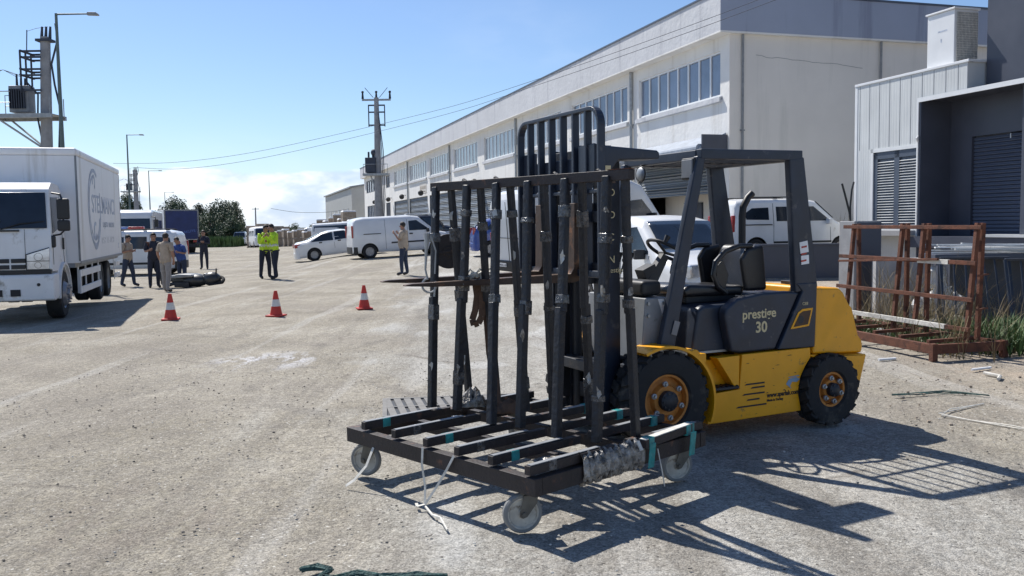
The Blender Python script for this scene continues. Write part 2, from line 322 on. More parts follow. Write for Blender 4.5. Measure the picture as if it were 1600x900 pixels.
def boolcut(o, cutters):
    """subtract closed meshes from o for good"""
    cs = []
    for c in cutters:
        me = bpy.data.meshes.new('c'); me.from_pydata(c.v, [], c.f)
        b = bmesh.new(); b.from_mesh(me); bmesh.ops.recalc_face_normals(b, faces=b.faces); b.to_mesh(me); b.free()
        q = bpy.data.objects.new('c', me); col.objects.link(q); q.parent = o.parent; cs.append(q)
        m = o.modifiers.new('b', 'BOOLEAN'); m.operation = 'DIFFERENCE'; m.object = q; m.solver = 'EXACT'
    bpy.context.view_layer.update()
    dg = bpy.context.evaluated_depsgraph_get(); me = bpy.data.meshes.new_from_object(o.evaluated_get(dg))
    o.modifiers.clear(); old = o.data; o.data = me; me.name = old.name
    for q in cs: bpy.data.objects.remove(q)
def smooth01(x): x = max(0., min(1., x)); return x * x * (3 - 2 * x)
C0 = Vector((8.007, 33.0)); WD = Vector((-0.291, 0.957)); ND = Vector((0.957, 0.291)); WROT = math.atan2(0.291, 0.957)
def hgt(x, y):
    """height of the ground: forecourt rises towards the factory, lane edge drops a little on the left"""
    d = Vector((x, y)) - C0; s = d.dot(ND)
    h = 0.52 * smooth01((s + 20) / 18) * smooth01((y - 24.8) / (2.2 + max(0, -s - 2) * 1.2))
    h -= 0.2 * smooth01((-x - 8.2) / 2.5) * smooth01((y - 17) / 7) * smooth01((75 - y) / 20)
    h -= 1.0 * smooth01((y - 58) / 80)
    return h

# ================================================================ GROUND
def build_ground():
    """one sheet out to the horizon, finer near the camera, following the rise of the forecourt"""
    xs, ys = [], []
    def spaced(a, b, f):
        r = [a]
        while r[-1] < b: r.append(r[-1] + f(r[-1]))
        return r
    xs = spaced(0, 900, lambda x: 0.22 if x < 4 else 0.5 if x < 14 else 1.5 if x < 40 else 8 if x < 150 else 120)
    xs = [-x for x in xs[::-1][:-1]] + xs
    ys = [-60, -20, -5] + spaced(0, 1700, lambda y: 0.2 if y < 12 else 0.45 if y < 45 else 1.5 if y < 90 else 8 if y < 200 else 150)
    mb = MB(); W = len(xs); rg = random.Random(3)
    for y in ys:
        for x in xs:
            z = hgt(x, y)
            if abs(x) < 40 and -5 < y < 90:
                z += 0.010 * math.sin(x * 1.3 + y * 0.7) * math.sin(y * 0.9 - x * 0.4) + 0.006 * math.sin(x * 3.1 - y * 2.3) - (0.012 if 0 < y < 16 else 0.004)
            mb.v.append((x, y, z))
    for j in range(len(ys) - 1):
        for i in range(W - 1): mb.f.append((j * W + i, j * W + i + 1, (j + 1) * W + i + 1, (j + 1) * W + i)); mb.m.append(0)
    m = bpy.data.materials.new('dusty_yard_surface'); m.use_nodes = True; t = m.node_tree; l = t.links; p = t.nodes['Principled BSDF']
    co = t.nodes.new('ShaderNodeTexCoord').outputs['Object']
    def noise(sc, det=6, ro=0.6, vec=co, dist=0.0):
        n = t.nodes.new('ShaderNodeTexNoise'); n.inputs['Scale'].default_value = sc; n.inputs['Detail'].default_value = det
        n.inputs['Roughness'].default_value = ro; n.inputs['Distortion'].default_value = dist; l.new(vec, n.inputs['Vector']); return n.outputs['Fac']
    def rng(v, a, b, c=0., d=1.):
        n = t.nodes.new('ShaderNodeMapRange'); n.interpolation_type = 'SMOOTHSTEP'; l.new(v, n.inputs[0])
        for i, x in enumerate((a, b, c, d)): n.inputs[i + 1].default_value = x
        return n.outputs[0]
    def mix(f, a, b, mode='MIX'):
        n = t.nodes.new('ShaderNodeMixRGB'); n.blend_type = mode
        for i, v in enumerate((f, a, b)):
            if isinstance(v, tuple): n.inputs[i].default_value = (*v, 1)
            elif isinstance(v, (int, float)): n.inputs[i].default_value = v
            else: l.new(v, n.inputs[i])
        return n.outputs[0]
    def ma(op, a, b):
        n = t.nodes.new('ShaderNodeMath'); n.operation = op
        for i, v in enumerate((a, b)):
            if isinstance(v, (int, float)): n.inputs[i].default_value = v
            else: l.new(v, n.inputs[i])
        return n.outputs[0]
    sp = t.nodes.new('ShaderNodeSeparateXYZ'); l.new(co, sp.inputs[0])
    stretch = t.nodes.new('ShaderNodeMapping'); stretch.inputs['Rotation'].default_value = (0, 0, -0.25); stretch.inputs['Scale'].default_value = (1, 0.33, 1); l.new(co, stretch.inputs[0])
    # worn asphalt in the lane, sandy dirt either side of it
    lane = ma('ADD', sp.outputs[0], ma('MULTIPLY', noise(0.35, 5, 0.6), 5.0))
    lane = ma('ADD', lane, ma('MULTIPLY', sp.outputs[1], 0.10))
    asphalt = ma('MULTIPLY', rng(lane, 1.6, 2.8), rng(lane, 5.9, 7.4, 1.0, 0.0))
    c = mix(rng(noise(0.5, 9, 0.62), 0.36, 0.66), (0.385, 0.352, 0.286), (0.258, 0.231, 0.178))
    c = mix(ma('MULTIPLY', asphalt, 0.85), c, (0.385, 0.377, 0.345))
    c = mix(rng(noise(1.1, 8, 0.65, stretch.outputs[0], 0.6), 0.52, 0.70, 0, 0.5), c, (0.50, 0.480, 0.420))      # drifted pale dust
    c = mix(rng(noise(1.7, 8, 0.7, stretch.outputs[0], 0.8), 0.54, 0.70, 0, 0.60), c, (0.20, 0.178, 0.15))       # damp or oily patches
    c = mix(rng(noise(9, 4, 0.6), 0.35, 0.65, 0.0, 0.45), c, (0.255, 0.235, 0.20))
    c = mix(rng(noise(26, 4, 0.75), 0.46, 0.66, 0.0, 0.55), c, (0.17, 0.155, 0.135))
    c = mix(rng(noise(38, 3, 0.7), 0.56, 0.70, 0.0, 0.5), c, (0.52, 0.50, 0.46))
    # smooth trowelled-looking grey patches in the lane and brownish worn dirt on the left
    c = mix(ma('MULTIPLY', rng(noise(0.8, 3, 0.45, stretch.outputs[0], 0.5), 0.55, 0.60), ma('MULTIPLY', asphalt, 0.8)), c, (0.44, 0.435, 0.41))
    c = mix(rng(noise(0.30, 6, 0.65), 0.46, 0.62, 0, 0.55), c, (0.235, 0.212, 0.180))
    # traffic streaks along the lane and a few curved tyre marks
    st2 = t.nodes.new('ShaderNodeMapping'); st2.inputs['Rotation'].default_value = (0, 0, -0.295); st2.inputs['Scale'].default_value = (1, 0.035, 1); l.new(co, st2.inputs[0])
    c = mix(rng(noise(1.7, 5, 0.6, st2.outputs[0], 0.25), 0.54, 0.66, 0, 0.42), c, (0.20, 0.182, 0.155))
    c = mix(rng(noise(2.6, 4, 0.5, st2.outputs[0], 0.15), 0.56, 0.68, 0, 0.35), c, (0.46, 0.445, 0.41))
    for cx_, cy_, rad_, wd_ in ((-9.0, 4.0, 9.3, 0.10), (-9.0, 4.0, 10.75, 0.11), (6.0, 14.5, 9.0, 0.10), (6.0, 14.5, 10.3, 0.10), (-14, 16, 12.4, 0.13), (2.0, -6.0, 14.0, 0.10)):
        vd = t.nodes.new('ShaderNodeVectorMath'); vd.operation = 'DISTANCE'; vd.inputs[1].default_value = (cx_, cy_, 0); l.new(co, vd.inputs[0])
        dd = ma('ABSOLUTE', ma('SUBTRACT', ma('ADD', vd.outputs['Value'], ma('MULTIPLY', noise(0.7, 2), 0.8)), rad_ + 0.4), 0)
        c = mix(ma('MULTIPLY', rng(dd, wd_ * 0.5, wd_ * 1.3, 1, 0), rng(noise(1.4, 6, 0.7), 0.44, 0.60, 0, 0.42)), c, (0.17, 0.155, 0.135))
    # pale dried spill and oil drips
    for cx_, cy_, ra, col_, am in ((-3.1, 11.2, 1.0, (0.62, 0.62, 0.64), 0.65), (-5.3, 15.2, 0.9, (0.17, 0.155, 0.13), 0.6), (3.4, 5.3, 0.7, (0.12, 0.11, 0.10), 0.6), (4.3, 4.9, 0.5, (0.12, 0.11, 0.10), 0.55), (-2.2, 5.2, 1.1, (0.22, 0.19, 0.16), 0.5)):
        vd = t.nodes.new('ShaderNodeVectorMath'); vd.operation = 'DISTANCE'; vd.inputs[1].default_value = (cx_, cy_, 0); l.new(co, vd.inputs[0])
        c = mix(ma('MULTIPLY', rng(vd.outputs['Value'], ra * 0.3, ra, 1, 0), rng(noise(3.2, 8, 0.75, stretch.outputs[0], 0.6), 0.47, 0.60, 0, am)), c, col_)
    c = mix(ma('MULTIPLY', rng(ma('SUBTRACT', ma('ADD', sp.outputs[0], ma('MULTIPLY', noise(0.5, 4), 2.0)), ma('MULTIPLY', sp.outputs[1], 0.12)), 4.0, 5.6), rng(noise(2.3, 7, 0.7), 0.40, 0.60, 0.25, 0.7)), c, (0.40, 0.325, 0.250))
    # cracks and drag marks
    wv = t.nodes.new('ShaderNodeTexVoronoi'); wv.feature = 'DISTANCE_TO_EDGE'; wv.inputs['Scale'].default_value = 0.55; wv.inputs['Randomness'].default_value = 1
    dm = t.nodes.new('ShaderNodeMixRGB'); dm.inputs[0].default_value = 0.22; l.new(co, dm.inputs[1])
    nn = t.nodes.new('ShaderNodeTexNoise'); nn.inputs['Scale'].default_value = 2.2; nn.inputs['Detail'].default_value = 8; l.new(co, nn.inputs['Vector']); l.new(nn.outputs['Color'], dm.inputs[2]); l.new(dm.outputs[0], wv.inputs['Vector'])
    crack = ma('MULTIPLY', rng(wv.outputs['Distance'], 0.0, 0.012, 1.0, 0.0), rng(noise(0.6, 3), 0.52, 0.62))
    c = mix(ma('MULTIPLY', crack, 0.65), c, (0.17, 0.15, 0.125))
    vor = t.nodes.new('ShaderNodeTexVoronoi'); vor.inputs['Scale'].default_value = 110; l.new(co, vor.inputs['Vector'])
    vs = t.nodes.new('ShaderNodeSeparateColor'); l.new(vor.outputs['Color'], vs.inputs[0])
    v2 = t.nodes.new('ShaderNodeTexVoronoi'); v2.inputs['Scale'].default_value = 40; l.new(co, v2.inputs['Vector'])
    vs2 = t.nodes.new('ShaderNodeSeparateColor'); l.new(v2.outputs['Color'], vs2.inputs[0])
    c = mix(1.0, c, mix(0.0, (1, 1, 1), (1, 1, 1)), 'MULTIPLY')
    sc = t.nodes.new('ShaderNodeVectorMath'); sc.operation = 'SCALE'; l.new(c, sc.inputs[0])
    l.new(ma('MULTIPLY', rng(vs.outputs[0], 0, 1, 0.74, 1.26), rng(vs2.outputs[0], 0, 1, 0.88, 1.12)), sc.inputs['Scale'])
    c = sc.outputs[0]
    c = mix(ma('MULTIPLY', rng(vs2.outputs[1], 0.965, 0.98), rng(v2.outputs['Distance'], 0.30, 0.38, 0.85, 0.0)), c, (0.07, 0.062, 0.055))
    c = mix(ma('MULTIPLY', rng(vs2.outputs[2], 0.965, 0.98), rng(v2.outputs['Distance'], 0.30, 0.38, 0.85, 0.0)), c, (0.62, 0.60, 0.54))
    l.new(c, p.inputs['Base Color']); p.inputs['Roughness'].default_value = 0.95; p.inputs['Specular IOR Level'].default_value = 0.2
    b1 = t.nodes.new('ShaderNodeBump'); b1.inputs['Strength'].default_value = 0.55; b1.inputs['Distance'].default_value = 0.006; l.new(vor.outputs['Distance'], b1.inputs['Height']); b1.invert = True
    b2 = t.nodes.new('ShaderNodeBump'); b2.inputs['Strength'].default_value = 0.7; b2.inputs['Distance'].default_value = 0.03; l.new(noise(11, 9, 0.74), b2.inputs['Height']); l.new(b1.outputs[0], b2.inputs['Normal'])
    b3 = t.nodes.new('ShaderNodeBump'); b3.inputs['Strength'].default_value = 0.6; b3.inputs['Distance'].default_value = 0.12; l.new(noise(1.6, 5, 0.6, stretch.outputs[0]), b3.inputs['Height']); l.new(b2.outputs[0], b3.inputs['Normal'])
    l.new(b3.outputs[0], p.inputs['Normal'])
    g = mb.build('ground', m); struct(g)
    for q in g.data.polygons: q.use_smooth = True
    # loose gravel nobody could count
    def gravel(name, spots, m, seed, smin, smax):
        rg = random.Random(seed); mb = MB()
        for n, x0, x1, y0, y1 in spots:
            for _ in range(n):
                x, y = rg.uniform(x0, x1), y0 + (y1 - y0) * rg.random() ** 1.4; s_ = smin + (smax - smin) * rg.random() ** 4
                mb.sph((x, y, hgt(x, y) + s_ * 0.12), s_, 5, 3, (1, rg.uniform(0.6, 1), rg.uniform(0.4, 0.7)), 0.25, rg)
        o = mb.build(name, m); struct(o, 'stuff'); return o
    gravel('loose_gravel', [(2600, -5, -0.4, 3.2, 12), (300, -0.5, 5, 3.2, 8), (1300, 2.6, 9, 5.5, 14), (500, -9, -1, 8, 22)], M['stone'], 5, 0.0025, 0.012)
    gravel('sand_debris', [(1300, 3.2, 9, 6.5, 13.5)], M['palletbeige'], 12, 0.003, 0.020)
    gravel('pale_grit', [(700, -5, 0.5, 3.2, 12), (900, 3.0, 9, 6.0, 13), (300, 0, 4, 3.2, 8)], M['dirtwhite'], 6, 0.002, 0.011)
build_ground()

# ================================================================ FORKLIFT   local x forward, y to its left (towards the camera)
fork = thing('forklift', 'yellow and black diesel forklift with raised forks standing behind the black glass rack', 'forklift', (0.857, 6.946, 0), R(180 + 26.07))
def forklift_wheel(cx, cy, r, w, side, rim, big):
    mb = MB(); h = w / 2
    mb.lathe([(rim, -h), (r * 0.80, -h - 0.012), (r * 0.93, -h), (r - 0.018, -h + 0.03), (r - 0.018, h - 0.03), (r * 0.93, h), (r * 0.80, h + 0.012), (rim, h), (rim - 0.02, h - 0.03), (rim - 0.02, -h + 0.03), (rim, -h)], (0, 0, 0), 'y', 48)
    n = 22 if big else 18
    for i in range(n):                      # chunky tread blocks
        for s_ in (-1, 1):
            a = 2 * math.pi * (i + (0.5 if s_ > 0 else 0)) / n; ca, sa = math.cos(a), math.sin(a); c = Vector((ca, 0, sa)); tdir = Vector((-sa, 0, ca))
            p = c * (r - 0.012) + Vector((0, s_ * h * 0.12, 0)); q = c * (r - 0.018) + Vector((0, s_ * h * 0.97, 0)) + tdir * 0.03
            mb.beam(p, q, 2 * math.pi * r / n * 0.62, 0.030, side=c)
    t = mb.build('tyre', M['rubber'], None, smooth=True, ang=30)
    rm = MB(); o = side * h
    rm.lathe([(rim + 0.004, o), (rim + 0.004, o - side * 0.018), (rim - 0.03, o - side * 0.022), (rim - 0.036, o - side * 0.07), (rim * 0.60, o - side * 0.06), (rim * 0.52, o - side * 0.025), (0.0, o - side * 0.025)], (0, 0, 0), 'y', 40)
    rw = rm.build('rim', M['ochre'], None, smooth=True, ang=40)
    hb = MB(); hr = rim * 0.36
    hb.lathe([(hr, o - side * 0.03), (hr, o + side * 0.015), (hr * 0.6, o + side * 0.035), (0, o + side * 0.04)], (0, 0, 0), 'y', 20)
    for i in range(10 if big else 6): a = 2 * math.pi * i / (10 if big else 6); hb.cyl((math.cos(a) * hr * 0.8, o, math.sin(a) * hr * 0.8), (math.cos(a) * hr * 0.8, o + side * 0.03, math.sin(a) * hr * 0.8), 0.008, n=6)
    hub = hb.build('hub', M['blacksteel'], None, smooth=True)
    nuts = []
    for i in range(6):
        bl = MB(); a = 2 * math.pi * i / 6 + 0.35; cx_, cz_ = math.cos(a) * rim * 0.62, math.sin(a) * rim * 0.62
        bl.lathe([(0.012, o - side * 0.02), (0.021, o - side * 0.02), (0.021, o - side * 0.004), (0.012, o)], (cx_, 0, cz_), 'y', 10); bl.cyl((cx_, o - side * 0.02, cz_), (cx_, o + side * 0.012, cz_), 0.011, n=6); nuts.append(bl.build('wheel_nut', M['galv'], None, smooth=True))
    e = t; e.name = 'wheel'; e.parent = fork; e.location = (cx, cy, r)
    for k in [rw, hub] + nuts: k.parent = e
    return e
for sy in (1, -1):
    forklift_wheel(0.0, 0.485 * sy, 0.365, 0.235, sy, 0.205, True)
    forklift_wheel(-1.64, 0.475 * sy, 0.29, 0.20, sy, 0.155, False)
def fl(name, m, mb, bevel=0.0, smooth=False, parent=None, seg=2): return mb.build(name, M[m], parent or fork, bevel=bevel, smooth=smooth, seg=seg)
# chassis skirts, step and rear sub frame
mb = MB()
for s_ in (1, -1):
    y0, y1 = (0.40 * s_, 0.505 * s_)
    arc = [(-1.64 + 0.31 * math.cos(a), 0.29 + 0.31 * math.sin(a)) for a in [R(x) for x in (-25, 0, 22, 40, 58)]]
    prof = [(-0.43, 0.13), (-0.43, 0.36), (-0.73, 0.375), (-0.74, 0.63), (-1.43, 0.635), (-1.432, 0.575)] + arc[::-1]
    prof = [(-0.43, 0.125), (-0.43, 0.355), (-0.735, 0.37), (-0.76, 0.635), (-1.455, 0.64), (-1.462, 0.56)] + arc[::-1][1:] + [(-1.36, 0.135)]
    mb.prism(prof, y0, y1)
fl('chassis_skirt', 'yellow', mb, 0.008)
mb = MB(); mb.bb(-0.76, -0.33, -0.40, 0.40, 0.14, 0.60); mb.bb(-1.45, -0.76, -0.39, 0.39, 0.13, 0.62)
fl('inner_chassis', 'yellow', mb, 0.01)
mb = MB(); mb.bb(-0.32, 0.24, -0.34, 0.34, 0.20, 0.59); mb.cyl((0, -0.36, 0.365), (0, 0.36, 0.365), 0.11, n=16); fl('front_axle', 'slate', mb, 0.01)
for s_ in (1, -1): mb = MB(); mb.prism([(-0.52, 0.625), (-0.74, 0.63), (-0.735, 0.375), (-0.70, 0.375)], 0.402 * s_, 0.50 * s_); fl('step_gusset', 'yellow', mb, 0.006)
for s_ in (1, -1):
    mb = MB(); mb.bb(-0.725, -0.435, 0.40 * s_, 0.515 * s_, 0.377, 0.397)
    for k in range(7): mb.bb(-0.72 + k * 0.042, -0.70 + k * 0.042, 0.41 * s_, 0.51 * s_, 0.398, 0.404)
    fl('step', 'blacksteel', mb, 0.003)
mb = MB()                               # scraped slots painted black low on the left skirt
for x0, x1, z in ((-0.78, -0.98, 0.392), (-0.84, -0.98, 0.362), (-0.76, -0.98, 0.315), (-0.80, -0.93, 0.27), (-0.70, -1.00, 0.222)):
    mb.prism([(x0, z), (x1, z + 0.002), (x1, z + 0.014), (x0 - 0.02, z + 0.012)], 0.5065, 0.509)
fl('skirt_vents', 'ink', mb)
# front mudguards
for s_ in (1, -1):
    mb = MB(); prof = [(0.415, 0.36), (0.435, 0.36), (0.435, 0.60), (0.415, 0.60)]
    mb.lathe([(r_, y_ * s_) for r_, y_ in prof + prof[:1]], (0, 0, 0.33), 'y', 26, R(64), R(203))
    fl('mudguard', 'yellow', mb, smooth=True)
mb = MB(); mb.bb(-0.42, -0.31, 0.36, 0.50, 0.60, 0.67); mb.cyl((-0.30, 0.40, 0.66), (-0.30, 0.52, 0.66), 0.05, n=14); fl('mudguard_bracket', 'yellow', mb, 0.006)
# engine hood and seat base
mb = MB(); mb.prism([(-0.36, 0.645), (-0.42, 0.99), (-0.47, 1.02), (-0.80, 1.02), (-0.95, 1.05), (-1.52, 1.07), (-1.52, 0.645)], -0.40, 0.40)
hood = fl('engine_hood', 'slate', mb, 0.03, seg=3)
mb = MB(); mb.bb(-0.80, -0.37, 0.402, 0.415, 0.655, 0.672); mb.bb(-0.76, -0.70, 0.402, 0.41, 0.76, 0.772); mb.bb(-0.76, -0.72, 0.402, 0.41, 0.70, 0.706); fl('hood_trim', 'galv', mb, parent=hood)
for s_ in (1, -1):
    mb = MB(); mb.prism([(-0.665, 0.66), (-0.60, 0.94), (-0.62, 1.00), (-0.72, 1.065), (-0.96, 1.10), (-1.24, 1.10), (-1.35, 1.09), (-1.10, 0.648), (-0.75, 0.645)], 0.400 * s_, 0.495 * s_)
    sp_ = fl('side_panel', 'slate', mb, 0.022, seg=3)
    if s_ > 0:
        mt = frame_mtx((-0.765, 0.4965, 0.905), (-1, 0, 0.01), (0.0, 0, 1)); text('prestige', 0.105, M['cream'], 'lettering', sp_, mt, bold=0.002)
        mt = frame_mtx((-0.895, 0.4965, 0.795), (-1, 0, 0.01), (0.0, 0, 1)); text('30', 0.118, M['cream'], 'number', sp_, mt, bold=0.003)
    # rear pillar foot with the yellow hand hold
    o = MB(); o.prism([(-1.115, 0.648), (-1.365, 1.095), (-1.30, 1.16), (-1.52, 1.16), (-1.50, 0.64)], 0.415 * s_, 0.51 * s_)
    foot = fl('pillar_foot', 'slate', o, 0.01)
    c = MB(); c.prism([(-1.235, 0.80), (-1.315, 0.93), (-1.36, 0.955), (-1.47, 0.96), (-1.43, 0.815)], 0.508 * s_, 0.516 * s_)
    fl('hand_hold_frame', 'yellow', c, 0.003, parent=foot)
    c = MB(); c.prism([(-1.265, 0.817), (-1.328, 0.92), (-1.365, 0.937), (-1.448, 0.942), (-1.415, 0.83)], 0.5155 * s_, 0.518 * s_)
    fl('hand_hold_recess', 'forkrust', c, parent=foot)
    c = MB(); c.lathe([(0.0, 0.5195 * s_), (0.030, 0.5195 * s_), (0.036, 0.516 * s_)], (-1.34, 0, 0.872), 'y', 16); fl('filler_cap', 'plastic', c, parent=foot)
    if s_ > 0: text('CE8', 0.035, M['cream'], 'small_plate', foot, frame_mtx((-1.36, 0.5115, 0.985), (-1, 0, 0), (0, 0, 1)))
# counterweight
mb = MB(); T = [(-1.52, 1.115, .44), (-1.87, 1.085, .40), (-1.905, 1.02, .42)]
prof = [(-1.57, 1.115), (-1.84, 1.10), (-1.875, 1.06), (-1.885, 0.96), (-1.93, 0.94), (-2.03, 0.70), (-2.085, 0.655), (-2.10, 0.60), (-2.09, 0.54), (-1.48, 0.585)]
def taper(mb0, f):
    mb0.v = [f(*v) for v in mb0.v]; return mb0
mb.prism(prof, -0.52, 0.52)
fl('counterweight', 'yellow', taper(mb, lambda x, y, z: (x, y * (0.84 + 0.16 * min(1, max(0, (1.10 - z) / 0.12))) * (1 - 0.14 * max(0, (-x - 1.8) / 0.3)), z)), 0.03, seg=3)
mb = MB(); arc = [(-1.61 + 0.34 * math.cos(a), 0.29 + 0.34 * math.sin(a)) for a in [R(x) for x in range(60, 206, 12)]]
arc = [(-1.44, 0.583)] + [(-1.61 + 0.34 * math.cos(R(x)), 0.285 + 0.33 * math.sin(R(x))) for x in range(64, 196, 12)]
mb.prism([(-1.44, 0.583)] + [(-1.61 + 0.335 * math.cos(R(x)), 0.27 + 0.30 * math.sin(R(x))) for x in range(70, 190, 12)] + [(-1.955, 0.20), (-2.0, 0.25), (-2.085, 0.538)], 0.36, 0.50)
mb.prism([(-1.44, 0.583)] + [(-1.61 + 0.335 * math.cos(R(x)), 0.27 + 0.30 * math.sin(R(x))) for x in range(70, 190, 12)] + [(-1.955, 0.20), (-2.0, 0.25), (-2.085, 0.538)], -0.50, -0.36)
mb.bb(-2.06, -1.90, -0.36, 0.36, 0.25, 0.538); mb.bb(-1.9, -1.44, -0.34, 0.34, 0.30, 0.58)
fl('counterweight_skirt', 'yellow', mb, 0.012)
mb = MB(); mb.box((-2.055, 0, 0.60), (0.05, 0.8, 0.07)); fl('rear_bumper_rubber', 'rubber', mb, 0.015)
mb = MB(); mb.cyl((-1.92, 0, 1.0), (-1.95, 0, 1.16), 0.025); mb.box((-1.75, 0.0, 1.125), (0.1, 0.2, 0.03)); mb.lathe([(0.035, -0.012), (0.055, -0.012), (0.055, 0.012), (0.035, 0.012), (0.035, -0.012)], (-1.72, 0.2, 1.125), 'y', 14); fl('lifting_eye', 'blacksteel', mb, 0.003)
# seat
mb = MB(); mb.prism([(-0.42, 1.075), (-0.40, 1.13), (-0.46, 1.17), (-0.90, 1.145), (-0.99, 1.15), (-1.0, 1.07)], -0.25, 0.25); seat = fl('seat', 'seat', mb, 0.035, seg=4)
mb = MB(); mb.prism([(-1.02, 1.10), (-1.10, 1.40), (-1.15, 1.47), (-1.23, 1.46), (-1.24, 1.36), (-1.17, 1.09)], -0.22, 0.22); fl('seat_backrest', 'seat', mb, 0.05, seg=4)
mb = MB(); mb.bb(-0.95, -0.46, -0.20, 0.20, 1.02, 1.08); fl('seat_rail', 'plastic', mb, 0.01)
for s_ in (1, -1):                      # curved hip supports either side of the seat
    mb = MB(); pts = [(-0.80, 1.09), (-0.71, 1.15), (-0.67, 1.24), (-0.69, 1.34), (-0.78, 1.42), (-0.92, 1.46), (-1.05, 1.46)]; mb.tube([(a, 0.27 * s_, b) for a, b in pts], 0.022, 8)
    mb.prism([(-0.78, 1.10), (-0.70, 1.20), (-0.70, 1.30), (-0.76, 1.36), (-0.82, 1.24)], 0.262 * s_, 0.272 * s_)
    fl('hip_support', 'seat', mb, 0.004, smooth=True)
for s_ in (1, -1): mb = MB(); mb.prism([(-0.98, 1.10), (-0.93, 1.36), (-0.99, 1.44), (-1.16, 1.47), (-1.20, 1.10)], 0.24 * s_, 0.295 * s_); fl('backrest_wing', 'seat', mb, 0.03, seg=3)
# overhead guard
def rail(pts, w, h, side=(0, 0, 1), mb=None):
    mb = mb or MB()
    for a, b in zip(pts, pts[1:]): mb.beam(a, b, w, h, side)
    return mb
RZ = 2.165
mb = MB()
for s_ in (1, -1):
    mb.beam((-0.36, 0.485 * s_, RZ - 0.01), (-1.345, 0.485 * s_, RZ), 0.065, 0.075)
mb.beam((-0.385, -0.45, RZ - 0.012), (-0.385, 0.45, RZ - 0.012), 0.06, 0.07); mb.beam((-1.31, -0.45, RZ), (-1.31, 0.45, RZ), 0.08, 0.085)
for k in range(1, 8): x_ = -0.385 - k * 0.116; mb.beam((x_, -0.452, RZ - 0.012), (x_, 0.452, RZ - 0.012), 0.014, 0.06)
mb.beam((-0.42, 0.0, RZ - 0.03), (-1.28, 0.0, RZ - 0.03), 0.03, 0.03)
fl('overhead_guard', 'slate', mb, 0.006)
for s_ in (1, -1):
    mb = MB(); mb.beam((-0.365, 0.485 * s_, RZ - 0.03), (-0.05, 0.47 * s_, 0.66), 0.06, 0.075, side=(1, 0, 0), h2=0.135); fl('front_pillar', 'slate', mb, 0.012)
    mb = MB(); mb.beam((-1.285, 0.485 * s_, RZ - 0.02), (-1.42, 0.465 * s_, 1.10), 0.07, 0.15, side=(1, 0, 0), h2=0.235); rp = fl('rear_pillar', 'slate', mb, 0.014)
    if s_ > 0:
        st = MB(); st.beam((-1.365, 0.511, 1.49), (-1.38, 0.509, 1.40), 0.004, 0.085, side=(1, 0, 0)); st.beam((-1.384, 0.5085, 1.38), (-1.39, 0.507, 1.31), 0.004, 0.08, side=(1, 0, 0)); fl('warning_label', 'lightprint', st, parent=rp)
        st = MB(); 
        for k in range(3): st.beam((-1.37, 0.5125 - 0.0012 * k, 1.455 - k * 0.055), (-1.372, 0.5125 - 0.0012 * k, 1.441 - k * 0.055), 0.004, 0.055, side=(1, 0, 0))
        fl('warning_label_print', 'redlamp', st, parent=rp)
        mb = MB(); mb.beam((-0.145, 0.512, 0.93), (-0.115, 0.509, 0.83), 0.004, 0.05, side=(1, 0, 0)); fl('pillar_sticker', 'greycloth', mb)
mb = MB(); mb.box((-0.33, 0.42, RZ - 0.115), (0.05, 0.15, 0.16)); wl = fl('work_lamp', 'plastic', mb, 0.01)
mb = MB(); mb.box((-0.302, 0.42, RZ - 0.115), (0.012, 0.125, 0.135)); fl('lamp_lens', 'greypaint', mb, 0.004, parent=wl)
mb = MB(); mb.tube([(-0.385, -0.22, RZ - 0.04), (-0.33, -0.22, RZ - 0.05), (-0.325, -0.22, RZ - 0.075)], 0.010, 6); mb.lathe([(0.066, -0.006), (0.070, 0.0), (0.066, 0.006), (0.060, 0.006), (0.060, -0.006), (0.066, -0.006)], (-0.325, -0.22, RZ - 0.12), 'x', 20); mirror = fl('rear_mirror', 'plastic', mb, 0.006)
mb = MB(); mb.sph((-0.325, -0.22, RZ - 0.12), 0.058, 12, 8, (0.35, 1, 1)); fl('mirror_glass', 'galv', mb, smooth=True, parent=mirror)
# exhaust
mb = MB(); mb.tube([(-1.44, -0.30, 1.05), (-1.44, -0.30, 1.42), (-1.44, -0.30, 1.44)], [0.042, 0.042, 0.034], 12); mb.tube([(-1.44, -0.30, 1.43), (-1.44, -0.30, 1.70), (-1.45, -0.30, 1.78), (-1.50, -0.30, 1.86), (-1.55, -0.30, 1.90)], 0.031, 12); fl('exhaust_pipe', 'plastic', mb, smooth=True)
# dashboard, cowl, steering
mb = MB(); mb.prism([(0.10, 0.62), (0.06, 1.10), (-0.14, 1.10), (-0.12, 0.92), (-0.02, 0.62)], -0.40, 0.40); cowl = fl('cowl', 'greypaint', mb, 0.01)
mb = MB()
for y_, z_ in ((0.406, 1.06), (0.406, 0.97)):
    for x_ in (-0.09, 0.04): mb.cyl((x_, 0.39, z_), (x_, 0.42, z_), 0.012, n=8)
fl('cowl_bolts', 'galv', mb, parent=cowl)
mb = MB(); mb.prism([(-0.05, 1.09), (-0.115, 0.90), (-0.135, 0.96), (-0.10, 1.09)], 0.402, 0.406); fl('cowl_sticker', 'lightprint', mb, parent=cowl)
mb = MB(); mb.bb(-0.12, 0.06, -0.30, 0.36, 1.11, 1.225); fl('dashboard', 'plastic', mb, 0.035, seg=3)
mb = MB(); mb.beam((-0.10, 0.12, 1.10), (-0.31, 0.12, 1.40), 0.10, 0.10, side=(1, 0, 0), w2=0.06, h2=0.06); mb.box((-0.16, 0.10, 1.27), (0.12, 0.12, 0.10), ry=0.4)
for y_, dz in ((-0.10, 0.0), (-0.18, 0.02), (-0.26, 0.0)): mb.tube([(-0.10, y_, 1.25), (-0.15, y_, 1.36 + dz), (-0.16, y_, 1.42 + dz)], [0.008, 0.008, 0.02], 7)
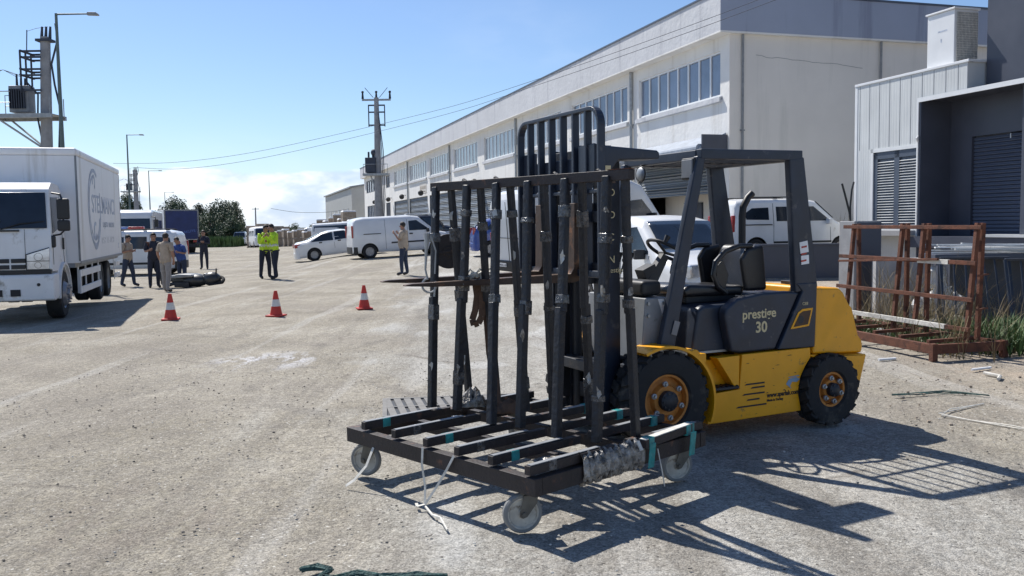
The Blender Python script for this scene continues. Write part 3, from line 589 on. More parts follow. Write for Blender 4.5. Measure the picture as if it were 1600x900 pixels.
fl('steering_column', 'plastic', mb, 0.008)
sw = MB(); m_ = Matrix.Translation((-0.335, 0.12, 1.435)) @ Matrix.Rotation(R(-32), 4, 'Y')
sw.tube([m_ @ Vector((0.165 * math.cos(2 * math.pi * k / 24), 0.165 * math.sin(2 * math.pi * k / 24), 0)) for k in range(24)], 0.014, 8, closed=True)
for k in range(3): a = 2 * math.pi * k / 3 + 0.3; sw.tube([m_ @ Vector((0, 0, -0.02)), m_ @ Vector((0.16 * math.cos(a), 0.16 * math.sin(a), 0))], 0.012, 6)
sw.tube([m_ @ Vector((0.12, 0.11, 0)), m_ @ Vector((0.12, 0.11, 0.06))], [0.014, 0.024], 8)
fl('steering_wheel', 'plastic', sw, smooth=True)
mb = MB(); mb.bb(-0.42, 0.02, -0.38, 0.38, 0.60, 0.615); mb.box((-0.16, 0.12, 0.70), (0.10, 0.12, 0.02), ry=0.7); mb.box((-0.16, -0.05, 0.70), (0.10, 0.08, 0.02), ry=0.7); fl('floor_plate', 'blacksteel', mb, 0.003)
mb = MB()
for k in range(5): mb.tube([(0.0, 0.30 - k * 0.03, 0.92), (-0.06, 0.33 - k * 0.02, 0.84 - 0.01 * k), (-0.02, 0.35, 0.74), (0.08, 0.32, 0.66 + 0.02 * k), (0.22, 0.28, 0.62)], 0.011, 6)
fl('hydraulic_hoses', 'rubber', mb, smooth=True)
mb = MB(); mb.cyl((-0.22, 0.34, 0.56), (0.20, 0.34, 0.66), 0.035, n=12); mb.cyl((0.18, 0.34, 0.655), (0.33, 0.34, 0.69), 0.018, n=10); mb.cyl((-0.22, -0.34, 0.56), (0.20, -0.34, 0.66), 0.035, n=12); mb.cyl((0.18, -0.34, 0.655), (0.33, -0.34, 0.69), 0.018, n=10); fl('tilt_cylinders', 'blacksteel', mb, smooth=True)
mb = MB(); mb.box((0.02, 0.43, 0.70), (0.02, 0.07, 0.03)); fl('turn_lamp', 'amber', mb, 0.004)
mb = MB(); mb.prism([(-0.20, 0.72), (0.10, 0.74), (0.14, 0.69), (-0.2, 0.68)], 0.36, 0.56); fl('mudguard_flap', 'strapwhite', mb, 0.004)
# mast
for s_ in (1, -1):
    mb = MB(); y = 0.37 * s_
    mb.bb(0.27, 0.44, y - 0.014, y + 0.014, 0.10, 2.10); mb.bb(0.27, 0.295, y - 0.014 - 0.05 * (s_ > 0), y + 0.014 + 0.05 * (s_ < 0), 0.10, 2.10); mb.bb(0.42, 0.445, y - 0.014 - 0.05 * (s_ > 0), y + 0.014 + 0.05 * (s_ < 0), 0.10, 2.10)
    ch = fl('mast_channel', 'slate', mb, 0.004)
    if s_ > 0:
        text('prestige', 0.052, M['cream'], 'mast_lettering', ch, frame_mtx((0.40, 0.3855, 1.30), (-1, 0, 0), (0, 0, 1)))
        for k, c_ in enumerate('NCOO'): text(c_, 0.075, M['cream'], 'mast_letter', ch, frame_mtx((0.37, 0.3855, 1.37 + k * 0.16), (-1, 0, 0), (0, 0, 1)))
    mb = MB(); y = 0.315 * s_; mb.bb(0.30, 0.415, y - 0.012, y + 0.012, 0.28, 2.215); mb.bb(0.40, 0.43, y - 0.035, y + 0.035, 0.28, 2.215); fl('inner_mast_channel', 'blacksteel', mb, 0.004)
    mb = MB(); mb.cyl((0.27, 0.235 * s_, 0.16), (0.27, 0.235 * s_, 1.30), 0.038, n=14); mb.cyl((0.27, 0.235 * s_, 1.28), (0.27, 0.235 * s_, 2.05), 0.025, n=12); fl('lift_cylinder', 'blacksteel', mb, smooth=True)
    mb = MB()
    for k in range(44): z_ = 1.30 + k * 0.018; mb.box((0.455, 0.11 * s_, z_), (0.010, 0.022 if k % 2 else 0.012, 0.016))
    for k in range(2): mb.tube([(0.46, (0.16 + 0.03 * k) * s_, 2.10), (0.49, (0.16 + 0.03 * k) * s_, 1.9), (0.47, (0.17 + 0.03 * k) * s_, 1.45)], 0.010, 6)
    fl('lift_chain', 'blacksteel', mb)
for q_ in ((0.25, 0.275, -0.36, 0.36, 1.98, 2.09), (0.25, 0.275, -0.36, 0.36, 1.35, 1.45), (0.25, 0.275, -0.36, 0.36, 0.30, 0.42), (0.30, 0.43, -0.28, 0.28, 0.55, 0.63)): mb = MB(); mb.bb(*q_); fl('mast_crossmember', 'blacksteel', mb, 0.006)
mb = MB(); mb.bb(0.30, 0.43, -0.28, 0.28, 2.07, 2.20)
for s_ in (1, -1): mb.cyl((0.36, 0.13 * s_ - 0.025, 2.14), (0.36, 0.13 * s_ + 0.025, 2.14), 0.06, n=16)
fl('mast_crossmember', 'blacksteel', mb, 0.006)
mb = MB(); mb.prism([(0.60, 2.205), (0.55, 2.19), (0.08, 2.165), (0.06, 2.15), (0.06, 2.105), (0.40, 2.09), (0.48, 2.0), (0.60, 1.95)], 0.36, 0.585); fl('mast_top_guard', 'slate', mb, 0.012)
mb = MB(); mb.bb(0.475, 0.545, 0.588, 0.594, 2.0, 2.05); fl('keyhole_plate', 'cream', mb); mb = MB(); mb.bb(0.44, 0.55, 0.588, 0.594, 1.93, 1.985); fl('maker_plate', 'forkrust', mb)
# carriage, load backrest, forks
mb = MB(); mb.bb(0.50, 0.57, -0.53, 0.63, 1.66, 1.74); mb.bb(0.50, 0.57, -0.53, 0.63, 1.28, 1.38)
for s_ in (1, -1): mb.bb(0.44, 0.52, 0.053 + 0.25 * s_ - 0.02, 0.053 + 0.25 * s_ + 0.02, 1.22, 1.80); mb.cyl((0.40, 0.29 * s_ - 0.02, 1.70), (0.40, 0.29 * s_ + 0.02, 1.70), 0.05, n=14)
fl('fork_carriage', 'blacksteel', mb, 0.006)
mb = MB(); y0, y1, zt = 0.053 - 0.60, 0.053 + 0.60, 2.44
fr = [(0.59, y0, 1.30), (0.59, y0, zt - 0.14)] + [(0.59, y0 + 0.12 - 0.12 * math.cos(R(a)), zt - 0.12 + 0.12 * math.sin(R(a))) for a in range(15, 91, 15)] + [(0.59, y1 - 0.12 + 0.12 * math.sin(R(a)), zt - 0.12 + 0.12 * math.cos(R(a))) for a in range(0, 91, 15)] + [(0.59, y1, 1.30)]
for a, b in zip(fr, fr[1:]): mb.beam(a, Vector(b) + (Vector(b) - Vector(a)).normalized() * 0.006, 0.055, 0.030, side=(0, (b[2] - a[2]), -(b[1] - a[1])) if a != b else (0, 0, 1))
mb.bb(0.57, 0.605, y0, y1, 1.28, 1.33); mb.bb(0.572, 0.60, y0 + 0.02, y1 - 0.02, 1.86, 1.89)
bars = 7
for k in range(1, bars): y_ = y0 + (y1 - y0) * k / bars; mb.beam((0.59, y_, 1.30), (0.59, y_, zt), 0.032, 0.052, side=(1, 0, 0))
mb.bb(0.56, 0.575, y0, y0 + 0.22, 1.88, 2.20); mb.bb(0.555, 0.57, y0 + 0.16, y1 - 0.16, 1.90, 2.12)
fl('load_backrest', 'slate', mb, 0.006)
for s_ in (1, -1):
    y_ = 0.053 + 0.243 * s_
    mb = MB(); mb.prism([(0.575, 1.255), (0.585, 1.80), (0.625, 1.80), (0.632, 1.34), (0.66, 1.30), (1.84, 1.277), (1.885, 1.270), (1.885, 1.262), (1.70, 1.252), (0.63, 1.238)], y_ - 0.055, y_ + 0.055)
    taper(mb, lambda x, y, z, yc=y_: (x, yc + (y - yc) * (1 - 0.45 * max(0, (x - 1.7) / 0.185)), z)); fl('fork', 'forkrust', mb, 0.004)
mb = MB(); rs = random.Random(6)                 # scrapes on the paint
for k in range(26):
    x_ = rs.uniform(-2.0, -1.6) if k < 9 else rs.uniform(-1.35, -0.75); z_ = rs.uniform(0.62, 1.0) if k < 9 else rs.uniform(0.15, 0.60); l_ = rs.uniform(0.01, 0.07); yy = 0.5062
    if k < 9: continue
    mb.prism([(x_, z_), (x_ - l_, z_ + rs.uniform(-.006, .006)), (x_ - l_ * 0.6, z_ + rs.uniform(.002, .008))], yy, yy + 0.0006)
fl('paint_scrapes', 'forkrust', mb)
# lettering on the left skirt
mt = frame_mtx((-1.005, 0.5075, 0.278), (-1, 0, 0.004), (0, 0, 1)); text('www.sparlak.com.tr', 0.052, M['ink'], 'web_lettering', fork, mt, bold=0.0012, sx=0.88)
text('Made in Turkey', 0.026, M['ink'], 'small_lettering', fork, frame_mtx((-1.005, 0.5075, 0.245), (-1, 0, 0.004), (0, 0, 1)), bold=0.0008)
mb = MB(); mb.prism([(-1.20, 0.365), (-1.23, 0.405), (-1.30, 0.415), (-1.345, 0.395), (-1.31, 0.375), (-1.26, 0.38), (-1.24, 0.35), (-1.255, 0.325)], 0.5065, 0.5085)
mb.prism([(-1.22, 0.42), (-1.33, 0.428), (-1.34, 0.42), (-1.23, 0.414)], 0.5065, 0.5085); fl('round_badge', 'skyprint', mb)

# ================================================================ GLASS RACK ON CASTORS   local x along the short side, y along the long side
rack = thing('glass_rack', 'black A-frame glass rack on grey castors standing in front of the yellow forklift', 'rack', (0.112, 4.706, 0), math.atan2(0.683, 0.730))
rr = random.Random(11)
def rk(name, m, mb, bevel=0.0, smooth=False, parent=None): return mb.build(name, M[m], parent or rack, bevel=bevel, smooth=smooth)
U0, U1, V0, V1 = -0.08, 1.385, -0.075, 1.64
for a, b in (((U0, V0 - 0.03, 0.285), (U0, V1 + 0.03, 0.285)), ((U1, V0 - 0.03, 0.285), (U1, V1 + 0.03, 0.285)), ((U0 + 0.031, V0, 0.284), (U1 - 0.031, V0, 0.284)), ((U0 + 0.031, V1, 0.284), (U1 - 0.031, V1, 0.284))):
    mb = MB(); mb.beam(a, b, 0.055, 0.092); mb.beam(Vector(a) + Vector((0, 0, 0.047)), Vector(b) + Vector((0, 0, 0.047)), 0.062, 0.006); rk('base_rail', 'rackrust', mb, 0.003)
mb = MB(); mb.beam((0.42, V0 + 0.03, 0.28), (0.42, V1 - 0.03, 0.28), 0.05, 0.07); mb.beam((0.90, V0 + 0.03, 0.28), (0.90, V1 - 0.03, 0.28), 0.05, 0.07); rk('base_stringer', 'rackrust', mb, 0.003)
for k, v_ in enumerate((1.47, 1.14, 0.82, 0.53, 0.24, -0.05)):
    for x0, x1 in ((-0.11, 0.60), (0.70, 1.42)):
        mb = MB(); dz = 0.028 if x0 < 0 else -0.0; z0, z1 = (0.372, 0.366)
        mb.beam((x0, v_, z0), (x1, v_ + rr.uniform(-0.01, 0.01), z1), 0.044, 0.050); cb = rk('glass_support', 'rackrust', mb, 0.003)
        t = MB()
        if x0 > 0:
            t.beam((x1 - 0.06, v_, z1 + 0.0275), (x0 + 0.25, v_, z1 + 0.0275), 0.034, 0.004); rk('pale_top_glint', 'greypaint', t, parent=cb)  # pale strip paints the glint along the support's top face
            t = MB(); t.beam((x1 - 0.15, v_, z1), (x1 - 0.09, v_, z1), 0.054, 0.062); rk('tape_wrap', 'teal', t, 0.003, parent=cb)
        else:
            t.beam((x0 + 0.14, v_, z0), (x0 + 0.20, v_, z0), 0.050, 0.056); rk('tape_wrap', 'tape' if k % 2 else 'teal', t, 0.003, parent=cb)
            t = MB(); t.beam((x0 + 0.01, v_ - 0.004, z0 + 0.028), (0.45, v_, z0 + 0.028), 0.03, 0.004); rk('pale_top_glint', 'greypaint', t, parent=cb)  # same painted glint on top of the left-hand supports
# loose pale-topped bar beyond the taped rail at the right-hand corner
mb = MB(); mb.beam((0.74, -0.135, 0.375), (1.24, -0.10, 0.385), 0.05, 0.05); sb = rk('corner_bar', 'rackrust', mb, 0.003)
mb = MB(); mb.beam((0.74, -0.135, 0.4025), (1.24, -0.10, 0.4125), 0.045, 0.005); mb.beam((0.70, -0.16, 0.35), (0.70, -0.13, 0.40), 0.02, 0.01); rk('pale_top_glint', 'strapwhite', mb, parent=sb)  # bright strip along the bar's top, its glint put in as colour
for x_ in (0.77, 1.17):
    mb = MB(); mb.beam((x_, -0.133 + (x_ - 0.74) * 0.07, 0.378), (x_ + 0.05, -0.13 + (x_ - 0.74) * 0.07, 0.379), 0.062, 0.062); mb.box((x_ + 0.03, -0.155, 0.30), (0.055, 0.006, 0.15), rx=0.1); rk('tape_wrap', 'teal', mb, 0.003, parent=sb)
# film wrapped round the near rail
mb = MB(); NF, NA = 40, 10
for i in range(NF + 1):
    u_ = 0.26 + 0.53 * i / NF
    for j in range(NA):
        a = 2 * math.pi * j / NA + 0.3; r_ = 1 + 0.16 * math.sin(i * 1.9 + j) + rr.uniform(-0.1, 0.12)
        mb.v.append((u_ + rr.uniform(-.004, .004), V0 + 0.045 * math.cos(a) * r_ * (1 + 0.1), 0.30 + (0.085 if math.sin(a) > 0 else 0.078) * math.sin(a) * r_))
for i in range(NF):
    for j in range(NA): mb.f.append((i * NA + j, i * NA + (j + 1) % NA, (i + 1) * NA + (j + 1) % NA, (i + 1) * NA + j)); mb.m.append(0)
rk('film_wrap', 'film', mb)
# posts
near = [(0.635, 1.61, 0.50, 1.53), (0.625, 1.26, 0.56, 1.33), (0.625, 0.965, 0.42, 0.82), (0.625, 0.67, 0.48, 0.62), (0.625, 0.352, 0.45, 0.28), (0.625, 0.025, 0.53, 0.035)]
far = [(0.66, 1.475, 0.85, 1.54), (0.66, 1.165, 0.87, 1.26), (0.66, 0.875, 0.86, 0.96), (0.66, 0.57, 0.85, 0.69), (0.66, 0.25, 0.95, 0.46), (0.66, -0.080, 0.80, -0.035)]
for i, (q, side) in enumerate([(a, 0) for a in near] + [(a, 1) for a in far]):
    u0, v0, u1, v1 = q; zt, zb = 1.925, 0.395; p0 = Vector((u0, v0, zt)); p1 = Vector((u1, v1, zb)); mid = p0.lerp(p1, 0.52) + Vector((0.012 * (1 - 2 * side), rr.uniform(-.015, .015), 0)); 
    mb = MB(); wd = 0.047 if side else 0.053
    mb.beam(p0, mid, wd * 0.8, wd, side=(0, 1, 0)); post = rk('post', 'rackblack', mb, 0.008)
    lo = MB(); lo.beam(p0.lerp(p1, 0.50) + Vector((0, 0.004, 0)), p1, wd * 0.98, wd * 0.92, side=(0, 1, 0)); rk('post_lower_sleeve', 'rackblack', lo, 0.006, parent=post)
    for k in range(rr.choice((2, 3, 4))):
        t = MB(); f = (k + 0.35 + rr.uniform(0, 0.5)) / 3.2; h_ = rr.uniform(0.014, 0.055)
        a = (p0.lerp(mid, f / 0.52) if f < 0.52 else p0.lerp(p1, f)); d = (p1 - p0).normalized() * h_
        t.beam(a - d, a + d, wd * 0.8 + 0.011, wd + 0.009, side=(0, 1, rr.uniform(-.25, .25)), w2=wd * 0.8 + rr.uniform(0.006, 0.02), h2=wd + rr.uniform(0.004, 0.018)); rk('tape_band', 'tape', t, 0.004, parent=post)
    for _q in range(rr.choice((1, 2, 3))):
        f = rr.choice((0.12, 0.30, 0.42, 0.62, 0.8)); a = p0.lerp(p1, f); t = MB(); vs_ = []
        for k in range(7): q_ = 2 * math.pi * k / 7; vs_.append(a + Vector((-0.034 - rr.uniform(0, .012), -0.034 + 0.024 * math.cos(q_) * rr.uniform(.4, 1.2), 0.035 * math.sin(q_) * rr.uniform(.4, 1.5) - 0.01)))
        t.add(vs_, [tuple(range(7))])
        rk('torn_tape_glint', 'film' if i % 2 else 'galv', t, parent=post)  # small irregular patches paint the glints on scraps of torn tape
mb = MB(); mb.beam((0.648, -0.14, 1.925), (0.648, 1.66, 1.925), 0.052, 0.060); top = rk('top_rail', 'rackrust', mb, 0.004)
mb = MB(); mb.beam((0.648, -0.14, 1.958), (0.648, 0.02, 1.958), 0.05, 0.004); rk('rusty_edge', 'rust', mb, parent=top)
mb = MB()
for v_ in (1.31, 0.99, 0.45, 0.10): mb.cyl((0.66, v_, 1.95), (0.66, v_ + 0.03, 1.965), 0.012, n=6)
rk('weld_lugs', 'rackblack', mb, parent=top)
# castors
def castor(u_, v_, rz):
    mb = MB(); mb.box((0, 0, 0.228), (0.12, 0.10, 0.008)); mb.cyl((0, 0, 0.205), (0, 0, 0.228), 0.036, n=16)
    for a in (-0.045, 0.045):
        for b in (-0.036, 0.036): mb.cyl((a, b, 0.215), (a, b, 0.236), 0.008, n=6)
    f = rk('castor', 'castorsteel', mb, 0.002)
    w = MB(); w.lathe([(0.086, -0.022), (0.100, -0.022), (0.108, -0.012), (0.108, 0.012), (0.100, 0.022), (0.086, 0.022)], (0.04, 0, 0.108), 'y', 40); rk('castor_tyre', 'castor', w, smooth=True, parent=f)
    w = MB(); w.lathe([(0.0, -0.024), (0.026, -0.024), (0.030, -0.014), (0.074, -0.011), (0.080, -0.020), (0.087, -0.020), (0.087, 0.020), (0.080, 0.020), (0.074, 0.011), (0.030, 0.014), (0.026, 0.024), (0.0, 0.024)], (0.04, 0, 0.108), 'y', 36); rk('castor_hub', 'castorhub', w, smooth=True, parent=f)
    for s_ in (1, -1):
        w = MB(); w.prism([(-0.040, 0.206), (0.040, 0.206), (0.062, 0.12), (0.062, 0.095), (0.045, 0.085), (0.022, 0.092), (-0.035, 0.165)], s_ * 0.029, s_ * 0.036); w.cyl((0.04, s_ * 0.03, 0.108), (0.04, s_ * 0.046, 0.108), 0.014, n=6); w.box((0, s_ * 0.018, 0.206), (0.08, 0.036, 0.007)); rk('castor_bracket', 'castorsteel', w, 0.002, parent=f)
    f.location = (u_, v_, 0.006); f.rotation_euler = (0, 0, rz)
castor(0.005, 1.555, R(160 - 43)); castor(-0.02, 0.03, R(-43 + 195)); castor(1.33, 0.02, R(-43 + 200)); castor(1.31, 1.56, R(20))

RM = Matrix.Translation((0.112, 4.706, 0)) @ Matrix.Rotation(math.atan2(0.683, 0.730), 4, 'Z')
def W(u, v, z): return RM @ Vector((u, v, z))
FM = Matrix.Translation((0.857, 6.946, 0)) @ Matrix.Rotation(R(206.07), 4, 'Z')
def FW(a, b, z): return FM @ Vector((a, b, z))
# straps, rope ends, things hung on the forks
mb = MB(); mb.ribbon([W(-0.12, 0.83, 0.345), W(-0.128, 0.83, 0.24), W(-0.13, 0.80, 0.12), W(-0.15, 0.78, 0.02), W(-0.19, 0.80, 0.012), W(-0.16, 0.85, 0.012)], 0.018, 0.002, side=(0.7, -0.7, 0)); mb.ribbon([W(-0.12, 0.54, 0.345), W(-0.13, 0.60, 0.25), W(-0.14, 0.68, 0.14), W(-0.16, 0.76, 0.03)], 0.016, 0.002, side=(0.7, -0.7, 0)); mb.tube([W(-0.16, 0.76, 0.012), W(-0.22, 0.62, 0.008), W(-0.24, 0.52, 0.02), W(-0.32, 0.36, 0.008)], 0.007, 6)
tag(mb.build('packing_strap', M['strapwhite']), 'long white strap hanging from the left rail of the glass rack to the ground', 'strap')
mb = MB(); mb.ribbon([W(-0.11, 1.36, 0.25), W(-0.16, 1.37, 0.14), W(-0.22, 1.42, 0.05), W(-0.25, 1.47, 0.01)], 0.022, 0.002, side=(0.7, -0.7, 0))
tag(mb.build('packing_strap', M['strapwhite']), 'short white strap end hanging beside the far left castor', 'strap')
mb = MB(); mb.tube([W(0.86, -0.15, 0.33), W(0.875, -0.17, 0.2), W(0.90, -0.17, 0.10)], 0.004, 5)
tag(mb.build('string_end', M['strapwhite']), 'thin pale string hanging from the teal tape at the right corner of the rack', 'string')
mb = MB(); ft = [FW(1.55, 0.30, 1.40), FW(1.545, 0.30, 1.30)]
def hk(a, b, z): return FW(a, b, z)
a0 = W(0.60, 1.62, 1.60)
mb.tube([a0 + Vector((-0.03, -0.05, 0)), a0 + Vector((-0.035, -0.06, -0.10)), a0 + Vector((-0.045, -0.06, -0.25)), a0 + Vector((-0.03, -0.065, -0.32))], [0.022, 0.012, 0.007, 0.007], 8)
cc = a0 + Vector((-0.02, -0.065, -0.36)); mb.tube([cc + Vector((0.05 * math.cos(a), 0, 0.05 * math.sin(a))) for a in [R(x) for x in range(100, 380, 25)]], 0.008, 8); mb.tube([cc + Vector((0.045, 0, 0.03)), cc + Vector((0.03, -0.01, -0.12)), cc + Vector((0.02, -0.01, -0.18))], 0.007, 8)
mb.tube([a0 + Vector((0, -0.06, -0.02)), a0 + Vector((0.03, -0.06, -0.12)), a0 + Vector((0.02, -0.06, -0.28))], 0.006, 6)
tag(mb.build('lifting_hook', M['galv'], smooth=True), 'grey steel hook and wire hanging on the leftmost post of the glass rack', 'hook')
dc = W(0.78, 1.66, 1.47); mb = MB(); e = Vector((0.2, -1, 0)).normalized(); mb.cyl(dc - e * 0.02, dc + e * 0.02, 0.125, n=28); mb.cyl(dc - e * 0.03, dc + e * 0.03, 0.04, n=12); mb.beam(dc + e * 0.035 + Vector((-0.12, 0, -0.02)), dc + e * 0.035 + Vector((0.12, 0, 0.02)), 0.01, 0.02)
tag(mb.build('reel', M['rackrust'], bevel=0.004), 'dark brown round reel hanging behind the left end of the glass rack', 'reel')
def loop(pts, w, name, m, lab, cat): mb = MB(); mb.ribbon(pts, w, 0.004, side=(1, 0.2, 0)); return tag(mb.build(name, M[m]), lab, cat)
b0 = FW(1.36, 0.25, 1.27)
loop([b0 + Vector(p) for p in ((0.0, 0, 0.02), (0.015, 0, -0.10), (0.0, 0, -0.20), (-0.02, 0, -0.26), (-0.01, 0, -0.30), (0.02, 0, -0.29), (0.045, 0, -0.24), (0.05, 0, -0.1), (0.05, 0, 0.0))], 0.045, 'webbing_loop', 'strapbrown', 'brown webbing loop slung over the near fork', 'strap')
b1 = FW(1.30, 0.22, 1.27)
loop([b1 + Vector(p) for p in ((0.03, 0, 0.02), (0.04, 0, -0.25), (0.055, 0, -0.50), (0.09, -0.05, -0.72), (0.10, -0.1, -0.84))], 0.055, 'webbing_strap', 'strapbrown', 'long brown webbing strap hanging from the near fork down to the rack base', 'strap')
mb = MB(); rr2 = random.Random(4)
for k in range(9): mb.tube([b0 + Vector((-0.05 + rr2.uniform(-.06, .14), rr2.uniform(-.03, .03), 0.03)), b0 + Vector((rr2.uniform(-.06, .14), rr2.uniform(-.03, .03), 0.06 + rr2.uniform(0, .03))), b0 + Vector((rr2.uniform(-.08, .16), rr2.uniform(-.03, .03), 0.02))], 0.007, 5)
tag(mb.build('knotted_cord', M['strapwhite']), 'pale knotted cord tied round the near fork', 'cord')
def sheet(name, m, c, sx, sy, hz, seed, lab, cat, n=9):
    rg = random.Random(seed); mb = MB()
    for j in range(n + 1):
        for i in range(n + 1):
            a, b = i / n * 2 - 1, j / n * 2 - 1; k = max(abs(a), abs(b)); mb.v.append((c[0] + a * sx * (1 + rg.uniform(-.15, .15)), c[1] + b * sy * (1 + rg.uniform(-.15, .15)), c[2] + (1 - k * k) * hz * rg.uniform(0.4, 1.3) + 0.004))
    for j in range(n):
        for i in range(n): mb.f.append((j * (n + 1) + i, j * (n + 1) + i + 1, (j + 1) * (n + 1) + i + 1, (j + 1) * (n + 1) + i)); mb.m.append(0)
    o = mb.build(name, M[m], smooth=True, ang=60); s_ = o.modifiers.new('s', 'SOLIDIFY'); s_.thickness = 0.002; return tag(o, lab, cat)
sheet('plastic_bag', 'film', W(0.72, 1.36, 0.40), 0.09, 0.09, 0.12, 3, 'crumpled clear plastic bag on the far rails of the glass rack', 'bag')
sheet('packing_paper', 'strapbrown', W(0.82, 1.10, 0.37), 0.10, 0.06, 0.09, 5, 'crumpled brown packing paper on the middle rails of the glass rack', 'paper')
sheet('plastic_film', 'film', W(0.30, 0.12, 0.31), 0.14, 0.05, 0.03, 8, 'strip of grey plastic film lying inside the near side of the rack base', 'film')

# frayed green rope in the foreground and by the rusty rack
def rope(name, base, segs, n, r, seed, m, lab):
    rg = random.Random(seed); mb = MB()
    for k in range(n):
        pts = []
        for i, (x, y) in enumerate(segs):
            sp_ = 0.035 * math.sin(math.pi * i / (len(segs) - 1)) + 0.008
            pts.append((base[0] + x + rg.uniform(-.01, .01), base[1] + y + rg.uniform(-1, 1) * sp_, 0.004 + rg.uniform(0, 0.02)))
        mb.tube(pts, r, 5)
    return tag(mb.build(name, M[m]), lab, 'rope')
o = rope('frayed_rope', (-0.83, 4.10), [(-0.20, 0.10), (-0.14, 0.14), (-0.06, 0.10), (-0.10, 0.0), (-0.04, -0.03), (0.08, 0.02), (0.2, 0.0), (0.36, 0.01), (0.50, 0.0)], 16, 0.0055, 2, 'rope', 'frayed dark green rope on the ground at the bottom edge of the picture')
o = rope('frayed_rope', (3.9, 8.25), [(-0.35, 0.05), (-0.1, 0.1), (0.2, 0.16), (0.42, 0.04), (0.5, -0.05)], 5, 0.004, 3, 'rope', 'green rope strands on the sandy ground right of the forklift')
o = rope('bent_rope', (3.55, 7.25), [(0.62, 0.62), (0.2, 0.35), (0.02, 0.18), (0.18, -0.02), (0.38, -0.28), (0.50, -0.52)], 2, 0.005, 4, 'strapwhite', 'thin bent pale rope on the sand right of the forklift')

# drain grate in the ground
gr = thing('drain_grate', 'grey steel drain grate set in the ground behind the glass rack', 'drain', (-0.58, 8.15, 0.004), R(8))
mb = MB(); mb.bb(-0.62, 0.62, -0.42, -0.38, -0.01, 0.012); mb.bb(-0.62, 0.62, 0.38, 0.42, -0.01, 0.012); mb.bb(-0.62, -0.58, -0.38, 0.38, -0.01, 0.012); mb.bb(0.58, 0.62, -0.38, 0.38, -0.01, 0.012); mb.build('grate_frame', M['galvdust'], gr)
mb = MB(); mb.bb(-0.58, 0.58, -0.38, 0.38, -0.008, -0.002); mb.build('drain_pit', M['plastic'], gr)
mb = MB()
for k in range(12): mb.beam((-0.52 + k * 0.095, -0.38, 0.004), (-0.58 + k * 0.095, 0.38, 0.004), 0.062, 0.012)
mb.beam((-0.58, 0.0, 0.005), (0.58, 0.0, 0.005), 0.03, 0.012); mb.build('grate_bars', M['galvdust'], gr)

# traffic cones
def cone(x, y, rz, lab):
    t = thing('traffic_cone', lab, 'traffic cone', (x, y, hgt(x, y)), rz, 'traffic cones across the lane')
    mb = MB(); mb.box((0, 0, 0.015), (0.30, 0.30, 0.03)); mb.build('cone_base', M['conered'], t, bevel=0.008)
    def rad(z): return 0.115 - 0.085 * (z - 0.03) / 0.45
    for z0, z1, m_ in ((0.03, 0.19, 'conered'), (0.19, 0.32, 'conewhite'), (0.32, 0.48, 'conered')):
        mb = MB(); e = 0.002 if m_ == 'conewhite' else 0; mb.lathe([(rad(z0) + e, z0), (rad(z1) + e, z1)] + ([(rad(z1) - 0.012, z1), (0, z1 - 0.02)] if z1 > 0.4 else []), (0, 0, 0), 'z', 24)
        mb.build({'conewhite': 'white_band'}.get(m_, 'cone_body'), M[m_], t, smooth=True)
cone(-6.30, 16.45, 0.2, 'red and white traffic cone nearest the box truck'); cone(-4.46, 16.85, -0.25, 'red and white traffic cone in the middle of the lane, below the two officers'); cone(-3.00, 18.10, 0.35, 'red and white traffic cone below the man in the beige shirt')

# ================================================================ RIGHT-HAND YARD
rust_rack = thing('rusty_rack', 'rusty brown A-frame glass rack standing on the sand right of the forklift', 'rack', (4.90, 10.36, 0), math.atan2(0.245, 0.97))
def rb(name, m, mb, bevel=0.003, parent=None): return mb.build(name, M[m], parent or rust_rack, bevel=bevel)
for a, b in (((0, 0, 0.14), (0, 2.75, 0.14)), ((0.98, 0.0, 0.14), (0.98, 2.75, 0.14)), ((0, 0, 0.14), (1.0, 0, 0.14)), ((0, 2.75, 0.14), (1.0, 2.75, 0.14))):
    mb = MB(); mb.beam(a, b, 0.06, 0.11); rb('base_rail', 'rust', mb)
for x_, y_ in ((0, 0), (0.98, 0), (0, 2.75), (0.98, 2.75)):
    mb = MB(); mb.bb(x_ - 0.035, x_ + 0.035, y_ - 0.035, y_ + 0.035, 0.0, 0.205); rb('foot', 'rust', mb)
for i, y_ in enumerate((0.12, 0.62, 1.12, 1.62, 2.15)): mb = MB(); mb.beam((0.02, y_, 0.215), (0.66, y_ + 0.03, 0.225), 0.05, 0.04); rb('glass_support', 'rust', mb)
for i, t_ in enumerate((0.06, 0.97, 1.38, 2.42)):
    mb = MB(); mb.beam((0.63, t_, 1.60), (0.50, t_, 0.20), 0.05, 0.05, side=(1, 0, 0)); rb('post', 'rust', mb)
    mb = MB(); mb.beam((0.70, t_, 1.60), (0.70 + 0.02 * i, t_ + 0.05, 0.20), 0.05, 0.05, side=(1, 0, 0)); rb('post', 'rust', mb)
